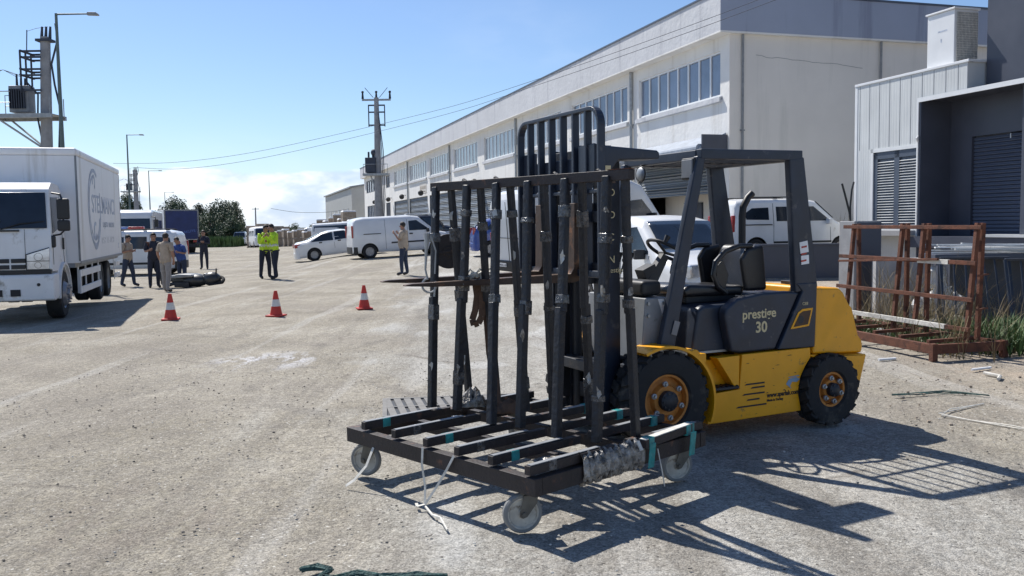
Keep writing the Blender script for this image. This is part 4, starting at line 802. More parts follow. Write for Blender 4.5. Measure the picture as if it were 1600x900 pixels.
for z, x_, m_ in ((1.55, 0.625, 'rust'), (1.13, 0.555, 'rust'), (0.70, 0.515, 'rust'), (0.35, 0.478, 'whitedull')):
    mb = MB(); mb.beam((x_ - 0.025, -0.04, z), (x_ - 0.025, 2.62, z + 0.01), 0.03, 0.05); b = rb('shelf_rail', 'rust', mb)
    if z < 0.5:
        mb = MB(); mb.beam((x_ - 0.027, 0.35, z), (x_ - 0.027, 2.55, z + 0.01), 0.038, 0.058); rb('foam_sleeve', 'dirtwhite', mb, parent=b)
    if z == 1.13: mb = MB(); mb.beam((x_ - 0.06, 0.55, z + 0.03), (x_ - 0.05, 2.6, z - 0.06), 0.03, 0.03); rb('twisted_strip', 'rust', mb, parent=b); mb = MB(); mb.beam((x_ - 0.027, 0.40, z), (x_ - 0.027, 0.95, z), 0.038, 0.058); rb('foam_sleeve', 'dirtwhite', mb, parent=b)
for z in (1.10, 0.70): mb = MB(); mb.beam((0.57, -0.02, z - 0.12), (0.74, 0.0, z - 0.10), 0.02, 0.02); rb('tie_bar', 'rust', mb)

yr = R(16.9)
cp = thing('concrete_pillar', 'short concrete gate pillar behind the rusty rack with bent bars rising from it', 'pillar', (6.2, 15.95, 0), yr)
mb = MB(); mb.box((0, 0, 0.82), (0.56, 0.42, 1.64)); mb.build('pillar_block', M['concrete'], cp, bevel=0.012)
mb = MB(); mb.box((0.02, -0.216, 0.82), (0.50, 0.012, 1.58)); mb.build('front_face_shade', M['darkclad'], cp)  # dark sheet stands in for the shade on the pillar's front face
mb = MB(); mb.tube([(-0.20, 0.0, 1.62), (-0.23, 0, 1.8), (-0.33, 0, 2.12), (-0.39, 0, 2.30)], 0.018, 6); mb.tube([(-0.18, 0.03, 1.62), (-0.19, 0.03, 1.9), (-0.16, 0.03, 2.2), (-0.12, 0.03, 2.33)], 0.018, 6); mb.build('bent_bars', M['plastic'], cp)
bl = MB(); bl.bb(-1.35, 1.35, -0.12, 0.12, -0.1, 1.0); o = bl.build('low_wall', M['concrete'], loc=(7.55, 15.2, 0), rz=R(-6), bevel=0.01); tag(o, 'low pale block wall between the concrete pillar and the leaning steel frames', 'wall')
# dark work bench with white profiles, and steel frames leaning on it
bn = thing('work_bench', 'long black bench running along the right edge behind the leaning frames', 'bench', (7.85, 13.7, 0), R(-5))
mb = MB(); mb.bb(-1.45, 2.2, -0.35, 0.35, 1.05, 1.12); mb.build('bench_top', M['darkclad'], bn, bevel=0.006)
mb = MB(); mb.bb(-1.0, 2.2, 0.26, 0.32, 0.0, 1.05); mb.build('back_panel', M['darkclad'], bn)
for x_ in (-1.35, 0.4, 2.1): mb = MB(); mb.bb(x_ - 0.04, x_ + 0.04, -0.30, -0.22, 0, 1.05); mb.build('leg', M['darkclad'], bn)
pr = random.Random(9)
for k in range(9):
    mb = MB(); y_ = pr.uniform(-0.28, 0.28); z = 1.135 + 0.028 * (k % 5) + pr.uniform(0, .01); x0 = pr.uniform(-1.45, -1.0); x1 = pr.uniform(-0.1, 0.5)
    mb.beam((x0, y_, z + (0.06 if k > 4 else 0)), (x1, y_ + pr.uniform(-.08, .08), z - 0.005), 0.06, 0.022)
    o = mb.build('white_profile', M['silver'] if k % 3 else M['whitedull'], loc=(7.85, 13.7, 0), rz=R(-5), bevel=0.002); tag(o, 'thin white metal profile lying in the untidy pile on the black bench', 'profile', 'profiles piled on the black bench')
mb = MB(); mb.prism([(0.55, 1.13), (0.62, 1.24), (0.9, 1.285), (1.4, 1.28), (1.9, 1.22), (1.95, 1.13)], -0.3, 0.2); tag(mb.build('white_cover', M['white'], loc=(7.85, 13.7, 0), rz=R(-5), bevel=0.03), 'rounded white cover lying on the black bench at the right edge', 'cover')
def leaning(x, y, w, h, n, rz, lab, tilt=0.28):
    t = thing('steel_frame', lab, 'steel frame', (x, y, 0.0), rz, 'steel frames leaning against the bench'); sy = h * math.sin(tilt); cz = h * math.cos(tilt)
    mb = MB()
    for a, b in (((-w / 2, 0, 0.02), (w / 2, 0, 0.02)), ((-w / 2, sy, cz), (w / 2, sy, cz)), ((-w / 2, 0, 0.02), (-w / 2, sy, cz)), ((w / 2, 0, 0.02), (w / 2, sy, cz))): mb.beam(a, b, 0.035, 0.035, side=(0, 1, 0.1))
    mb.build('frame_border', M['slate'], t, bevel=0.003)
    for k in range(1, n + 1): mb = MB(); x_ = -w / 2 + w * k / (n + 1); mb.beam((x_, 0, 0.04), (x_ + 0.04 * math.sin(k), sy, cz - 0.02), 0.020, 0.020, side=(0, 1, 0)); mb.build('bar', M['slate'], t)
leaning(6.75, 12.85, 0.95, 1.12, 5, R(-8), 'steel frame with upright bars behind the right end of the rusty rack')
leaning(7.45, 12.55, 0.75, 1.10, 3, R(-3), 'middle one of the steel frames leaning on the bench')
leaning(8.05, 12.35, 0.85, 1.05, 4, R(4), 'rightmost steel frame leaning on the bench, cut by the picture edge', 0.35)
for (x, y, s_, lab) in ((6.15, 13.2, 0.13, 'largest pale rock behind the rusty rack, low and left'), (6.45, 13.6, 0.11, 'pale rock behind the bars of the leftmost steel frame'), (6.75, 13.5, 0.15, 'broad pale rock under the left end of the bench'), (5.2, 12.6, 0.10, 'pale rock inside the base of the rusty rack, left end'), (5.5, 12.9, 0.09, 'small pale rock inside the base of the rusty rack, beside the weeds')):
    mb = MB(); rg = random.Random(int(x * 99)); mb.sph((0, 0, s_ * 0.4), s_, 10, 7, (1.1, 0.9, 0.9), 0.18, rg); mb.sph((0.12, 0.05, s_ * 0.3), s_ * 0.6, 8, 6, (1, 1, 0.8), 0.2, rg); tag(mb.build('rock', M['dirtwhite'], loc=(x, y, 0), rz=x), lab, 'rock', 'pale rocks behind the rusty rack')
for k, (px, z) in enumerate(((6.45, 0.32), (6.7, 0.5), (6.62, 0.75), (6.9, 0.35))):
    mb = MB(); rg = random.Random(k); mb.sph((0, 0, 0), 0.17, 9, 6, (1, 0.5, 1), 0.3, rg); tag(mb.build('crumpled_sack', M['whitedull'], loc=(px, 13.95, z)), ['crumpled white sack lying lowest left behind the steel frame bars', 'crumpled white sack in the middle of the heap behind the steel frame bars', 'topmost crumpled white sack behind the steel frame bars', 'crumpled white sack at the right foot of the heap behind the bars'][k], 'sack', 'white sacks behind the steel frame')
# scraps on the sand
def scrap(name, pts, r, m, lab, cat='debris'): mb = MB(); mb.tube(pts, r, 6); tag(mb.build(name, M[m]), lab, cat)
scrap('pvc_offcut', [(4.97, 9.62, 0.02), (5.26, 9.78, 0.014)], 0.014, 'whitedull', 'white pipe offcut lying in front of the rusty rack corner', 'pipe offcut')
scrap('pvc_offcut', [(4.95, 9.05, 0.015), (5.05, 9.2, 0.02), (5.0, 9.42, 0.018)], 0.018, 'dirtwhite', 'curved pale offcut on the sand in front of the rusty rack', 'pipe offcut')
scrap('pvc_offcut', [(4.28, 10.4, 0.02), (4.52, 10.5, 0.016)], 0.016, 'whitedull', 'white pipe offcut beside the rear of the forklift', 'pipe offcut')
scrap('thin_batten', [(5.1, 8.15, 0.01), (5.42, 7.85, 0.01)], 0.008, 'strapwhite', 'short pale batten end lying next to a dark stone', 'batten')
for k, (x, y, s_, m_, lab) in enumerate(((5.05, 8.3, 0.03, 'stone', 'dark stone beside the short pale batten'), (5.75, 9.2, 0.045, 'dirtwhite', 'pale lump of rubble right of the curved offcut'), (5.95, 9.25, 0.05, 'dirtwhite', 'larger pale lump of rubble near the weeds'), (3.6, 8.2, 0.02, 'stone', 'small dark stone behind the end of the forklift shadow'), (-1.37, 4.05, 0.022, 'ink', 'small black stone near the bottom of the picture, left of the frayed rope'), (6.6, 9.6, 0.06, 'dirtwhite', 'flat pale stone near the right edge of the picture'))):
    mb = MB(); rg = random.Random(k + 20); mb.sph((0, 0, s_ * 0.4), s_, 8, 6, (1.2, 0.9, 0.7), 0.2, rg); tag(mb.build('stone', M[m_], loc=(x, y, 0)), lab, 'stone')

def weeds(name, x0, x1, y0, y1, n, h, m, seed, w=0.012):
    rg = random.Random(seed); mb = MB()
    for _ in range(n):
        x, y = rg.uniform(x0, x1), rg.uniform(y0, y1)
        for b in range(rg.randint(5, 11)):
            a = rg.uniform(0, 6.283); hh = h * rg.uniform(0.35, 1.15); dx, dy = math.cos(a), math.sin(a); lean = rg.uniform(0.15, 0.9); ww = w * rg.uniform(0.5, 1.2)
            p = [(x + dx * lean * hh * t ** 1.6, y + dy * lean * hh * t ** 1.6, hgt(x, y) + hh * (t - 0.35 * lean * t * t)) for t in (0, 0.4, 0.75, 1)]
            vs = []
            for i, q in enumerate(p[:3]): k = ww * (1, 0.9, 0.6)[i] / 2; vs += [(q[0] - dy * k, q[1] + dx * k, q[2]), (q[0] + dy * k, q[1] - dx * k, q[2])]
            vs.append(p[3]); mb.add(vs, [(0, 1, 3, 2), (2, 3, 5, 4), (4, 5, 6)])
    o = mb.build(name, M[m]); struct(o, 'stuff'); return o
weeds('weeds', 5.05, 6.0, 10.7, 13.3, 230, 0.30, 'grass', 1); weeds('weeds', 5.85, 6.9, 10.5, 12.2, 260, 0.42, 'grass', 2, 0.016); weeds('weeds', 4.3, 5.4, 12.6, 15.5, 130, 0.22, 'grass', 3); weeds('dry_weeds', 5.0, 7.4, 10.2, 14.0, 120, 0.75, 'drygrass', 4, 0.007); weeds('dry_weeds', 10.2, 11.6, 30.2, 31.5, 60, 1.5, 'drygrass', 5, 0.02); weeds('dry_weeds', 5.6, 7.3, 13.2, 14.6, 60, 1.2, 'drygrass', 6, 0.008)
weeds('weeds', 6.9, 9.0, 11.2, 12.1, 160, 0.35, 'grass', 8)

# long dark steel skip in front of the forecourt
sk = thing('low_dark_barrier', 'long low black steel barrier in front of the white car with roof bars', 'barrier', (7.6, 25.4, 0), R(-4))
mb = MB(); mb.bb(-2.6, 1.9, -0.10, 0.10, 0.0, 0.98); mb.build('barrier_panel', M['darkclad'], sk, bevel=0.01)
mb = MB(); mb.bb(-2.62, 1.92, -0.13, 0.13, 0.96, 1.02); mb.build('top_edge', M['darkclad'], sk, bevel=0.01)

# ================================================================ FACTORY BUILDING   local x into the block, y along the street (away)
def house(name, label, cat='building', loc=None, rz=None): return thing(name, label, cat, loc or (C0.x, C0.y, 0), WROT if rz is None else rz)
fac = house('factory', 'long two storey white factory with strip windows and grey roller shutters')
LEN, DEP, WT = 98.6, 26.0, 8.52
edges = [0.0, 8.35, 17.25, 26.0, 35.3, 44.85, 54.1, 64.4, 74.0, 83.2, 98.6]
wins = [(0.65, 7.7), (8.95, 16.1), (17.75, 25.1), (26.6, 34.0), (35.9, 43.6), (45.6, 53.4), (54.8, 63.8), (65.0, 73.4)]
# street wall built round its openings
mb = MB()
def wall_y(y0, y1, z0, z1): mb.bb(0.0, 0.25, y0, y1, z0, z1)
zs0, zs1, ww0, ww1 = 0.0, 4.55, 6.32, 7.98
prev = 0.0
for (a, b) in wins + [(76.4, 79.2), (87.9, 96.4)]:
    wall_y(prev, a, ww0, ww1); prev = b
wall_y(prev, LEN, ww0, ww1); wall_y(0, LEN, ww1, WT); wall_y(0, LEN, zs1, ww0)
sh = [(edges[i] + 0.45, edges[i + 1] - 0.45) for i in range(8)] + [(76.2, 79.4), (88.5, 95.8)]
prev = 0.0
for (a, b) in sh: wall_y(prev, a, -0.5, zs1); prev = b
wall_y(prev, LEN, -0.5, zs1)
mb.bb(0.25, DEP, LEN - 0.25, LEN, -0.5, WT)
mb.build('street_wall', M['plaster'], fac)
mb = MB(); mb.bb(0.26, DEP, 0.0, 0.25, -0.5, WT); mb.build('end_wall', M['plasterend'], fac)
mb = MB(); mb.bb(0.002, 0.25, -0.006, 0.0, -0.5, 0.0); mb.bb(-0.006, 0.62, -0.012, -0.001, -0.5, WT - 0.01); mb.build('corner_pilaster', M['plasterend'], fac)
mb = MB(); mb.bb(5.0, 5.4, 0.3, LEN - 0.3, 0, 8.4); mb.bb(0.3, 5.0, 0.3, LEN - 0.3, 4.6, 4.8); mb.build('inner_wall', M['concrete'], fac)
mb = MB(); mb.bb(-0.50, 0.0, -0.22, LEN + 0.3, WT - 0.06, WT); mb.bb(0, DEP, -0.22, 0.3, WT - 0.06, WT + 0.0); mb.bb(0, DEP, 0.3, LEN, WT + 0.02, WT + 0.3); mb.build('eaves', M['plaster'], fac)
mb = MB(); mb.bb(-0.50, -0.30, -0.22, LEN + 0.3, WT, 9.90); f_ = mb.build('fascia', M['fascia'], fac)
mb = MB(); mb.bb(-0.497, DEP, -0.225, -0.02, WT + 0.002, 9.897); mb.build('end_fascia', M['fasciagrey'], fac)
mb = MB(); mb.bb(-0.54, -0.26, -0.26, LEN + 0.34, 9.90, 9.97); mb.bb(-0.26, DEP, -0.26, 0.02, 9.90, 9.97); mb.build('coping', M['louvre'], fac)
for i, (a, b) in enumerate(wins):
    g = MB(); g.bb(0.13, 0.16, a, b, ww0, ww1); w_ = g.build('window', M['blind'] if i in (2, 3, 4, 5, 6, 7) else M['glassblue'], fac)
    n = 8; fr = MB(); fr.bb(0.06, 0.18, a, a + 0.07, ww0, ww1); fr.bb(0.06, 0.18, b - 0.07, b, ww0, ww1); fr.bb(0.06, 0.18, a, b, ww0, ww0 + 0.07); fr.bb(0.06, 0.18, a, b, ww1 - 0.07, ww1)
    for k in range(1, n): y_ = a + (b - a) * k / n; fr.bb(0.085, 0.15, y_ - 0.045, y_ + 0.045, ww0, ww1)
    fr.build('window_frame', M['white'], fac).parent = w_
    s_ = MB(); s_.prism([(0.12, ww0 + 0.0), (-0.13, ww0 - 0.05), (-0.13, ww0 - 0.22), (-0.002, ww0 - 0.24), (-0.002, ww0 - 0.002)], a - 0.15, b + 0.15); s_.v = [(v[0], v[1], v[2]) for v in s_.v]; s_.build('window_sill', M['fascia'], w_)
for a, b, z0, z1 in ((76.4, 79.2, ww0, ww1), (87.9, 96.4, ww0, ww1)):
    g = MB(); g.bb(0.13, 0.16, a, b, z0, z1); w_ = g.build('window', M['blind'], fac); fr = MB(); n = 4 if b - a > 5 else 2
    for k in range(n + 1): y_ = a + (b - a) * k / n; fr.bb(0.05, 0.12, y_ - 0.12, y_ + 0.12, z0, z1)
    fr.bb(0.05, 0.12, a, b, z0, z0 + 0.12); fr.bb(0.05, 0.12, a, b, z1 - 0.12, z1); fr.build('window_frame', M['darkclad'], w_)
for i, (a, b) in enumerate(sh):
    z0 = 2.86 if i == 0 else 0.0
    if i >= 8:
        g = MB(); g.bb(0.12, 0.15, a, b, -0.2, zs1); d = g.build('glazed_entrance', M['glassblue'], fac); fr = MB(); n = 5
        for k in range(n + 1): y_ = a + (b - a) * k / n; fr.bb(0.05, 0.12, y_ - 0.12, y_ + 0.12, -0.2, zs1)
        fr.bb(0.05, 0.12, a, b, 2.4, 2.6); fr.build('entrance_frame', M['darkclad'], d); continue
    g = MB(); n = int((zs1 - z0) / 0.14)
    for k in range(n): z = z0 + 0.06 + k * (zs1 - z0 - 0.06) / n; g.prism([(0.16, z), (0.10, z + 0.02), (0.10, z + 0.09), (0.16, z + 0.138)], a, b)
    g.bb(0.08, 0.18, a, b, z0, z0 + 0.06) if i else g.bb(0.07, 0.18, a, b, z0 - 0.12, z0 + 0.06); g.bb(0.17, 0.20, a, b, z0, zs1)
    s_ = g.build('roller_shutter', M['shutter'] if i < 3 or i % 2 else M['shutter'], fac)
    r_ = MB(); r_.bb(0.04, 0.2, a - 0.08, a, -0.2, zs1); r_.bb(0.04, 0.2, b, b + 0.08, -0.2, zs1); r_.build('shutter_rail', M['louvre'], s_)
for t_ in (8.35, 26.0, 44.85, 64.4, 83.2):
    mb = MB(); mb.cyl((-0.09, t_, 0.2), (-0.09, t_, WT - 0.05), 0.075, n=8); mb.box((-0.06, t_, 6.1), (0.2, 0.2, 0.06)); mb.build('downpipe', M['galv'], fac)
for x_ in (0.5, 6.5):
    mb = MB(); mb.cyl((x_, -0.08, 0.3), (x_, -0.08, WT - 0.05), 0.045, n=8); mb.box((x_, -0.06, 5.0), (0.15, 0.11, 0.05)); mb.build('downpipe', M['greypaint'], fac)
mb = MB(); mb.prism([(-0.02, 4.95), (-1.15, 4.42), (-1.20, 4.20), (-0.85, 4.12), (-0.02, 4.30)], 0.15, 8.1); aw = mb.build('awning_cover', M['awning'], fac, bevel=0.04)
mb = MB(); mb.cyl((-1.10, 0.2, 4.36), (-1.10, 8.0, 4.36), 0.16, n=12); mb.build('awning_roll', M['awning'], aw)
mb = MB(); mb.bb(-1.05, -0.02, 0.10, 0.17, 4.05, 4.85); mb.build('awning_end', M['darkclad'], aw)
mb = MB(); rg_ = random.Random(2); mb.tube([(1.1 + k * 0.22, -0.003, 7.72 + rg_.uniform(-.03, .03) - 0.012 * k) for k in range(22)], 0.009, 4); mb.build('wall_crack', M['greypaint'], fac)
mb = MB(); mb.bb(-0.02, -0.003, 54.9, 58.2, 4.85, 5.9); sg = mb.build('wall_sign', M['signwhite'], fac)
mb = MB()
for k in range(7): mb.bb(-0.024, -0.021, 55.2 + k * 0.42, 55.45 + k * 0.42, 5.25, 5.55)
mb.build('sign_lettering', M['palletbeige'], sg)
for t_ in (35.3, 44.85, 55.6, 66, 75, 86): mb = MB(); mb.sph((-0.45, t_, 4.85), 0.28, 8, 6); mb.tube([(0, t_, 5.0), (-0.45, t_, 5.05)], 0.03, 5); mb.build('wall_lamp', M['plastic'], fac)
# half open bay: partition with two dark windows inside
mb = MB(); mb.bb(1.6, 1.72, 0.3, 8.3, -0.2, 4.0); mb.build('bay_partition', M['plasterend'], fac)
for y_ in (1.2, 3.0, 4.8): mb = MB(); mb.bb(1.52, 1.60, y_, y_ + 0.10, 1.0, 2.5); mb.bb(1.52, 1.60, y_ + 0.9, y_ + 1.0, 1.0, 2.5); mb.bb(1.52, 1.60, y_, y_ + 1, 2.4, 2.5); mb.bb(1.56, 1.59, y_ + 0.1, y_ + 0.9, 1.0, 2.4); mb.build('inner_window', M['darkclad'], fac)

# ---- white ribbed annex with louvred door and the anthracite loading portal
an = house('annex', 'single storey white ribbed-panel annex with a louvred grey door right of the factory')
def ab(name, m, mb, parent=None, bevel=0.0): return mb.build(name, M[m], parent or an, bevel=bevel)
mb = MB(); S0 = 0.473
mb.bb(S0, S0 + 0.12, -7.15, -6.42, -0.2, 5.60); mb.bb(S0, S0 + 0.12, -9.05, -7.15, 3.62, 5.60); mb.bb(S0, S0 + 0.12, -10.68, -9.05, 4.93, 5.60); mb.bb(S0, S0 + 0.12, -9.05, -7.15, -0.2, 1.40)
ab('panel_wall', 'panel', mb)
mb = MB(); mb.bb(S0 + 0.12, 9.0, -6.54, -6.42, -0.2, 5.60); mb.bb(S0 + 0.12, 2.2, -10.68, -10.56, 4.93, 5.60); ab('return_wall', 'panel', mb)
mb = MB(); mb.bb(S0 + 0.12, 9.0, -10.56, -6.54, 4.95, 5.05); ab('roof_deck', 'concrete', mb)
mb = MB(); mb.bb(S0 - 0.03, S0 + 0.16, -10.74, -6.38, 5.60, 5.67); mb.bb(S0 + 0.16, 2.2, -10.74, -10.5, 5.60, 5.67); mb.bb(S0 - 0.012, S0 + 0.002, -6.50, -6.38, -0.2, 5.60); ab('parapet_cap', 'white', mb, bevel=0.01)
mb = MB()
for k in range(10): y_ = -6.6 - k * 0.42; mb.bb(S0 - 0.004, S0 + 0.001, y_ - 0.008, y_ + 0.008, 3.72 if y_ > -9.0 else 4.95, 5.58)
ab('panel_joints', 'greypaint', mb)
mb = MB(); mb.bb(S0 - 0.02, S0 + 0.10, -7.22, -7.12, 1.35, 3.70); mb.bb(S0 - 0.02, S0 + 0.10, -9.06, -7.12, 3.60, 3.70); dr = ab('door_frame', 'white', mb)
mb = MB(); mb.bb(S0 + 0.06, S0 + 0.11, -9.05, -7.22, 1.38, 3.60); mb.bb(S0 + 0.01, S0 + 0.06, -7.38, -7.22, 1.38, 3.60); mb.bb(S0 + 0.01, S0 + 0.06, -8.27, -8.07, 1.38, 3.60); mb.bb(S0 + 0.01, S0 + 0.06, -9.05, -8.96, 1.38, 3.60); mb.bb(S0 + 0.01, S0 + 0.06, -9.05, -7.22, 3.40, 3.60); lv = ab('louvred_door', 'louvre', mb)
mb = MB()
for k in range(26): z = 1.45 + k * 0.075; [mb.prism([(S0 + 0.055, z), (S0 + 0.005, z - 0.028), (S0 + 0.005, z - 0.034), (S0 + 0.055, z - 0.008)], y0, y1) for y0, y1 in ((-8.07, -7.38), (-8.96, -8.27))]
ab('louvre_blades', 'silver', mb, parent=lv)
mb = MB(); mb.bb(S0 - 0.6, S0 + 0.1, -9.05, -7.1, 1.22, 1.36); ab('door_step', 'concrete', mb)
po = house('loading_portal', 'anthracite loading portal with a dark roller shutter at the right edge of the picture')
def pb(name, m, mb, parent=None): return mb.build(name, M[m], parent or po)
F0 = S0 - 0.06
mb = MB(); mb.bb(F0, F0 + 1.15, -9.16, -9.06, 0.0, 4.84); pb('left_cheek', 'darkclad', mb)
mb = MB(); mb.bb(F0, F0 + 1.15, -14.2, -9.06, 4.84, 4.90); pb('canopy', 'darkclad', mb)
mb = MB(); mb.bb(F0 - 0.03, F0 - 0.001, -14.2, -9.04, 4.80, 4.92); mb.bb(F0 - 0.03, F0 - 0.001, -9.09, -9.04, 1.2, 4.80); pb('canopy_edge', 'white', mb)
mb = MB(); mb.bb(F0 + 1.0, F0 + 1.14, -9.9, -9.16, 0.0, 4.84); mb.bb(F0 + 1.0, F0 + 1.14, -12.25, -9.9, 3.82, 4.84); mb.bb(F0 + 0.2, F0 + 1.14, -14.2, -12.25, 0.0, 4.84); pb('recess_wall', 'darkclad', mb)
mb = MB(); n = 26
for k in range(n): z = 1.2 + k * 0.1; mb.prism([(F0 + 1.12, z), (F0 + 1.075, z + 0.015), (F0 + 1.075, z + 0.075), (F0 + 1.12, z + 0.1)], -12.25, -9.9)
pb('roller_shutter', 'darkshutter', mb)
mb = MB(); mb.bb(F0 - 0.2, F0 + 1.3, -14.2, -9.06, 0.9, 1.2); mb.bb(F0 + 0.0, F0 + 1.3, -14.2, -9.1, 0.0, 0.9); pb('loading_sill', 'darkclad', mb)
mb = MB(); mb.bb(F0 - 0.24, F0 + 0.5, -14.0, -11.3, 1.2, 1.26); pb('sill_edge', 'silver', mb)
mb = MB(); mb.cyl((F0 + 0.95, -11.2, 3.78), (F0 + 0.95, -11.2, 3.66), 0.02, n=6); pb('shutter_hook', 'silver', mb)
mb = MB(); mb.tube([(F0 - 0.02, -9.08, 3.90), (F0 - 0.08, -9.1, 3.84), (F0 - 0.02, -9.08, 3.76)], 0.03, 6); pb('wall_bracket', 'white', mb)
hb = house('dark_hall', 'tall anthracite clad hall rising above the loading portal at the top right corner')
mb = MB(); mb.bb(1.0, 14, -26, -10.75, 4.93, 13.5); mb.build('hall_wall', M['darkclad'], hb)
mb = MB(); mb.bb(0.95, 14.05, -26.05, -10.7, 13.5, 13.6); mb.build('hall_coping', M['louvre'], hb)
mb = MB(); mb.bb(1.65, 14, -26, -10.9, 0.0, 4.84); mb.build('hall_base', M['darkclad'], hb)
ac = thing('air_conditioner', 'tall white air conditioning cabinet with a grille on its end standing on the annex roof', 'air conditioner', tuple((C0 + ND * 0.93 + WD * (-9.66)).to_3d() + Vector((0, 0, 4.93))), WROT)
mb = MB(); mb.bb(-0.36, 0.40, -0.45, 0.50, 0.08, 2.12); mb.build('cabinet', M['white'], ac, bevel=0.015)
mb = MB(); mb.bb(-0.40, 0.44, -0.49, 0.54, 2.12, 2.17); mb.build('cabinet_top', M['white'], ac, bevel=0.01)
mb = MB(); mb.bb(-0.34, -0.28, -0.45, 0.50, 0.0, 0.08); mb.bb(0.32, 0.38, -0.45, 0.50, 0.0, 0.08); mb.build('feet', M['greypaint'], ac)
mb = MB(); mb.bb(-0.30, 0.36, -0.463, -0.452, 0.30, 2.05); gl = mb.build('coil', M['greypaint'], ac)
mb = MB()
for k in range(16): mb.bb(-0.30 + k * 0.044, -0.288 + k * 0.044, -0.475, -0.464, 0.30, 2.05)
for k in range(30): mb.bb(-0.30, 0.36, -0.478, -0.4745, 0.30 + k * 0.06, 0.312 + k * 0.06)
mb.build('grille', M['strapwhite'], gl)
mb = MB(); mb.bb(-0.364, -0.3605, -0.20, 0.12, 1.62, 1.655); mb.bb(-0.364, -0.3605, -0.02, 0.02, 1.35, 1.44); mb.build('badge', M['greyprint'], ac)
# ================================================================ VEHICLES   local x forward, y to the left, origin on the ground under the middle
def lerp_prof(pts, x):
    if x <= pts[0][0]: return pts[0][1]
    for (a, b), (c, d) in zip(pts, pts[1:]):
        if x <= c: return b + (d - b) * (x - a) / (c - a)
    return pts[-1][1]
def vehicle(name, label, cat, loc, rz, hw, top, belt, wheels, paint='white', tum=0.14, z0=0.28, rw=0.31, sidewin=(), screens=(), seams=(), handles=(), strips=(), bumpers=('white', 'white'), lamps=(), rear_lamps=(), mirror=None, plate=None, rails=None, antenna=False, rpl=True, group=None, rim='alloy', endr=0.30):
    t = thing(name, label, cat, loc, rz, group)
    xa, xb = top[0][0], top[-1][0]; H = max(p[1] for p in top)
    def w(x):
        e = 0.0
        for d in (x - xa, xb - x):
            if d < endr: e += (1 - math.sqrt(max(0, 1 - (1 - d / endr) ** 2))) * 0.16
        return hw * (1 - e)
    def sfac(z): return 1.0 if z < belt else 1 - tum * ((z - belt) / (H - belt)) ** 1.1
    def Y(x, z): return w(x) * sfac(z) * (0.965 if z < z0 + 0.12 else 1.0)
    xs = sorted(set([p[0] for p in top] + [xa + (xb - xa) * i / 46 for i in range(47)] + [xa + 0.02, xa + 0.06, xa + 0.14, xb - 0.02, xb - 0.06, xb - 0.14])); mb = MB(); ring = None
    for x in xs:
        zt = lerp_prof(top, x); r = min(0.16, (zt - z0) * 0.3); h = []
        h.append((0, z0)); h.append((w(x) * 0.93, z0)); h.append((w(x) * 0.975, z0 + 0.06))
        for k in range(6): z = z0 + 0.12 + (zt - r - z0 - 0.12) * k / 5; h.append((w(x) * sfac(z), z))
        yt = w(x) * sfac(zt)
        for a in (30, 60, 90): h.append((yt - r * 1.15 * (1 - math.cos(R(a))) , zt - r + r * math.sin(R(a)) * 0.93))
        h.append((yt * 0.45, zt - 0.002)); h.append((0, zt + 0.012))
        rg_ = [(y, z) for y, z in h] + [(-y, z) for y, z in h[-2:0:-1]]
        mb.v += [(x, y, z) for y, z in rg_]; n = len(rg_)
    for i in range(len(xs) - 1):
        for k in range(n): mb.f.append((i * n + k, (i + 1) * n + k, (i + 1) * n + (k + 1) % n, i * n + (k + 1) % n)); mb.m.append(0)
    mb.f.append(tuple(range(n))); mb.m.append(0); mb.f.append(tuple(range((len(xs) - 1) * n, len(xs) * n))[::-1]); mb.m.append(0)
    body = mb.build('body', [M[paint], M['plastic']], t, smooth=True, ang=38)
    cs = []
    for xw in wheels:
        for s in (1, -1):
            c = MB(); c.cur = 1; c.cyl((xw, s * (hw - 0.30), rw), (xw, s * (hw + 0.3), rw), rw * 1.17, n=28); cs.append(c)
    # arches cut out of the body; the cut faces take the dark second material
    objs = []
    for c in cs:
        me = bpy.data.meshes.new('c'); me.from_pydata(c.v, [], c.f); b = bmesh.new(); b.from_mesh(me); bmesh.ops.recalc_face_normals(b, faces=b.faces); b.to_mesh(me); b.free()
        me.materials.append(M[paint]); me.materials.append(M['plastic'])
        for p in me.polygons: p.material_index = 1
        q = bpy.data.objects.new('c', me); col.objects.link(q); q.parent = t; objs.append(q)
        m_ = body.modifiers.new('b', 'BOOLEAN'); m_.operation = 'DIFFERENCE'; m_.object = q; m_.solver = 'EXACT'
    bpy.context.view_layer.update(); me = bpy.data.meshes.new_from_object(body.evaluated_get(bpy.context.evaluated_depsgraph_get())); body.modifiers.clear(); body.data = me
    for q in objs: bpy.data.objects.remove(q)
    for xw in wheels:
        for s in (1, -1):
            wm = MB(); h = 0.10; yc = s * (hw - 0.115)
            wm.lathe([(rw * 0.62, -h), (rw * 0.93, -h), (rw, -h + 0.03), (rw, h - 0.03), (rw * 0.93, h), (rw * 0.62, h)], (0, 0, 0), 'y', 28)
            wl = wm.build('wheel', M['rubber'], t, smooth=True); wl.location = (xw, yc, rw)
            rm = MB(); o = s * (h - 0.012); rm.lathe([(rw * 0.64, o), (rw * 0.60, o - s * 0.02), (rw * 0.56, o - s * 0.06), (0, o - s * 0.06)], (0, 0, 0), 'y', 24)
            for k in range(6): a = 2 * math.pi * k / 6 + xw; rm.beam((0, o - s * 0.02, 0), (rw * 0.58 * math.cos(a), o - s * 0.01, rw * 0.58 * math.sin(a)), 0.055, 0.02, side=(0, 1, 0))
            rm.cyl((0, o - s * 0.05, 0), (0, o, 0), 0.05, n=12); rm.build('rim', M[rim], wl, smooth=True)
    both = (1, -1)
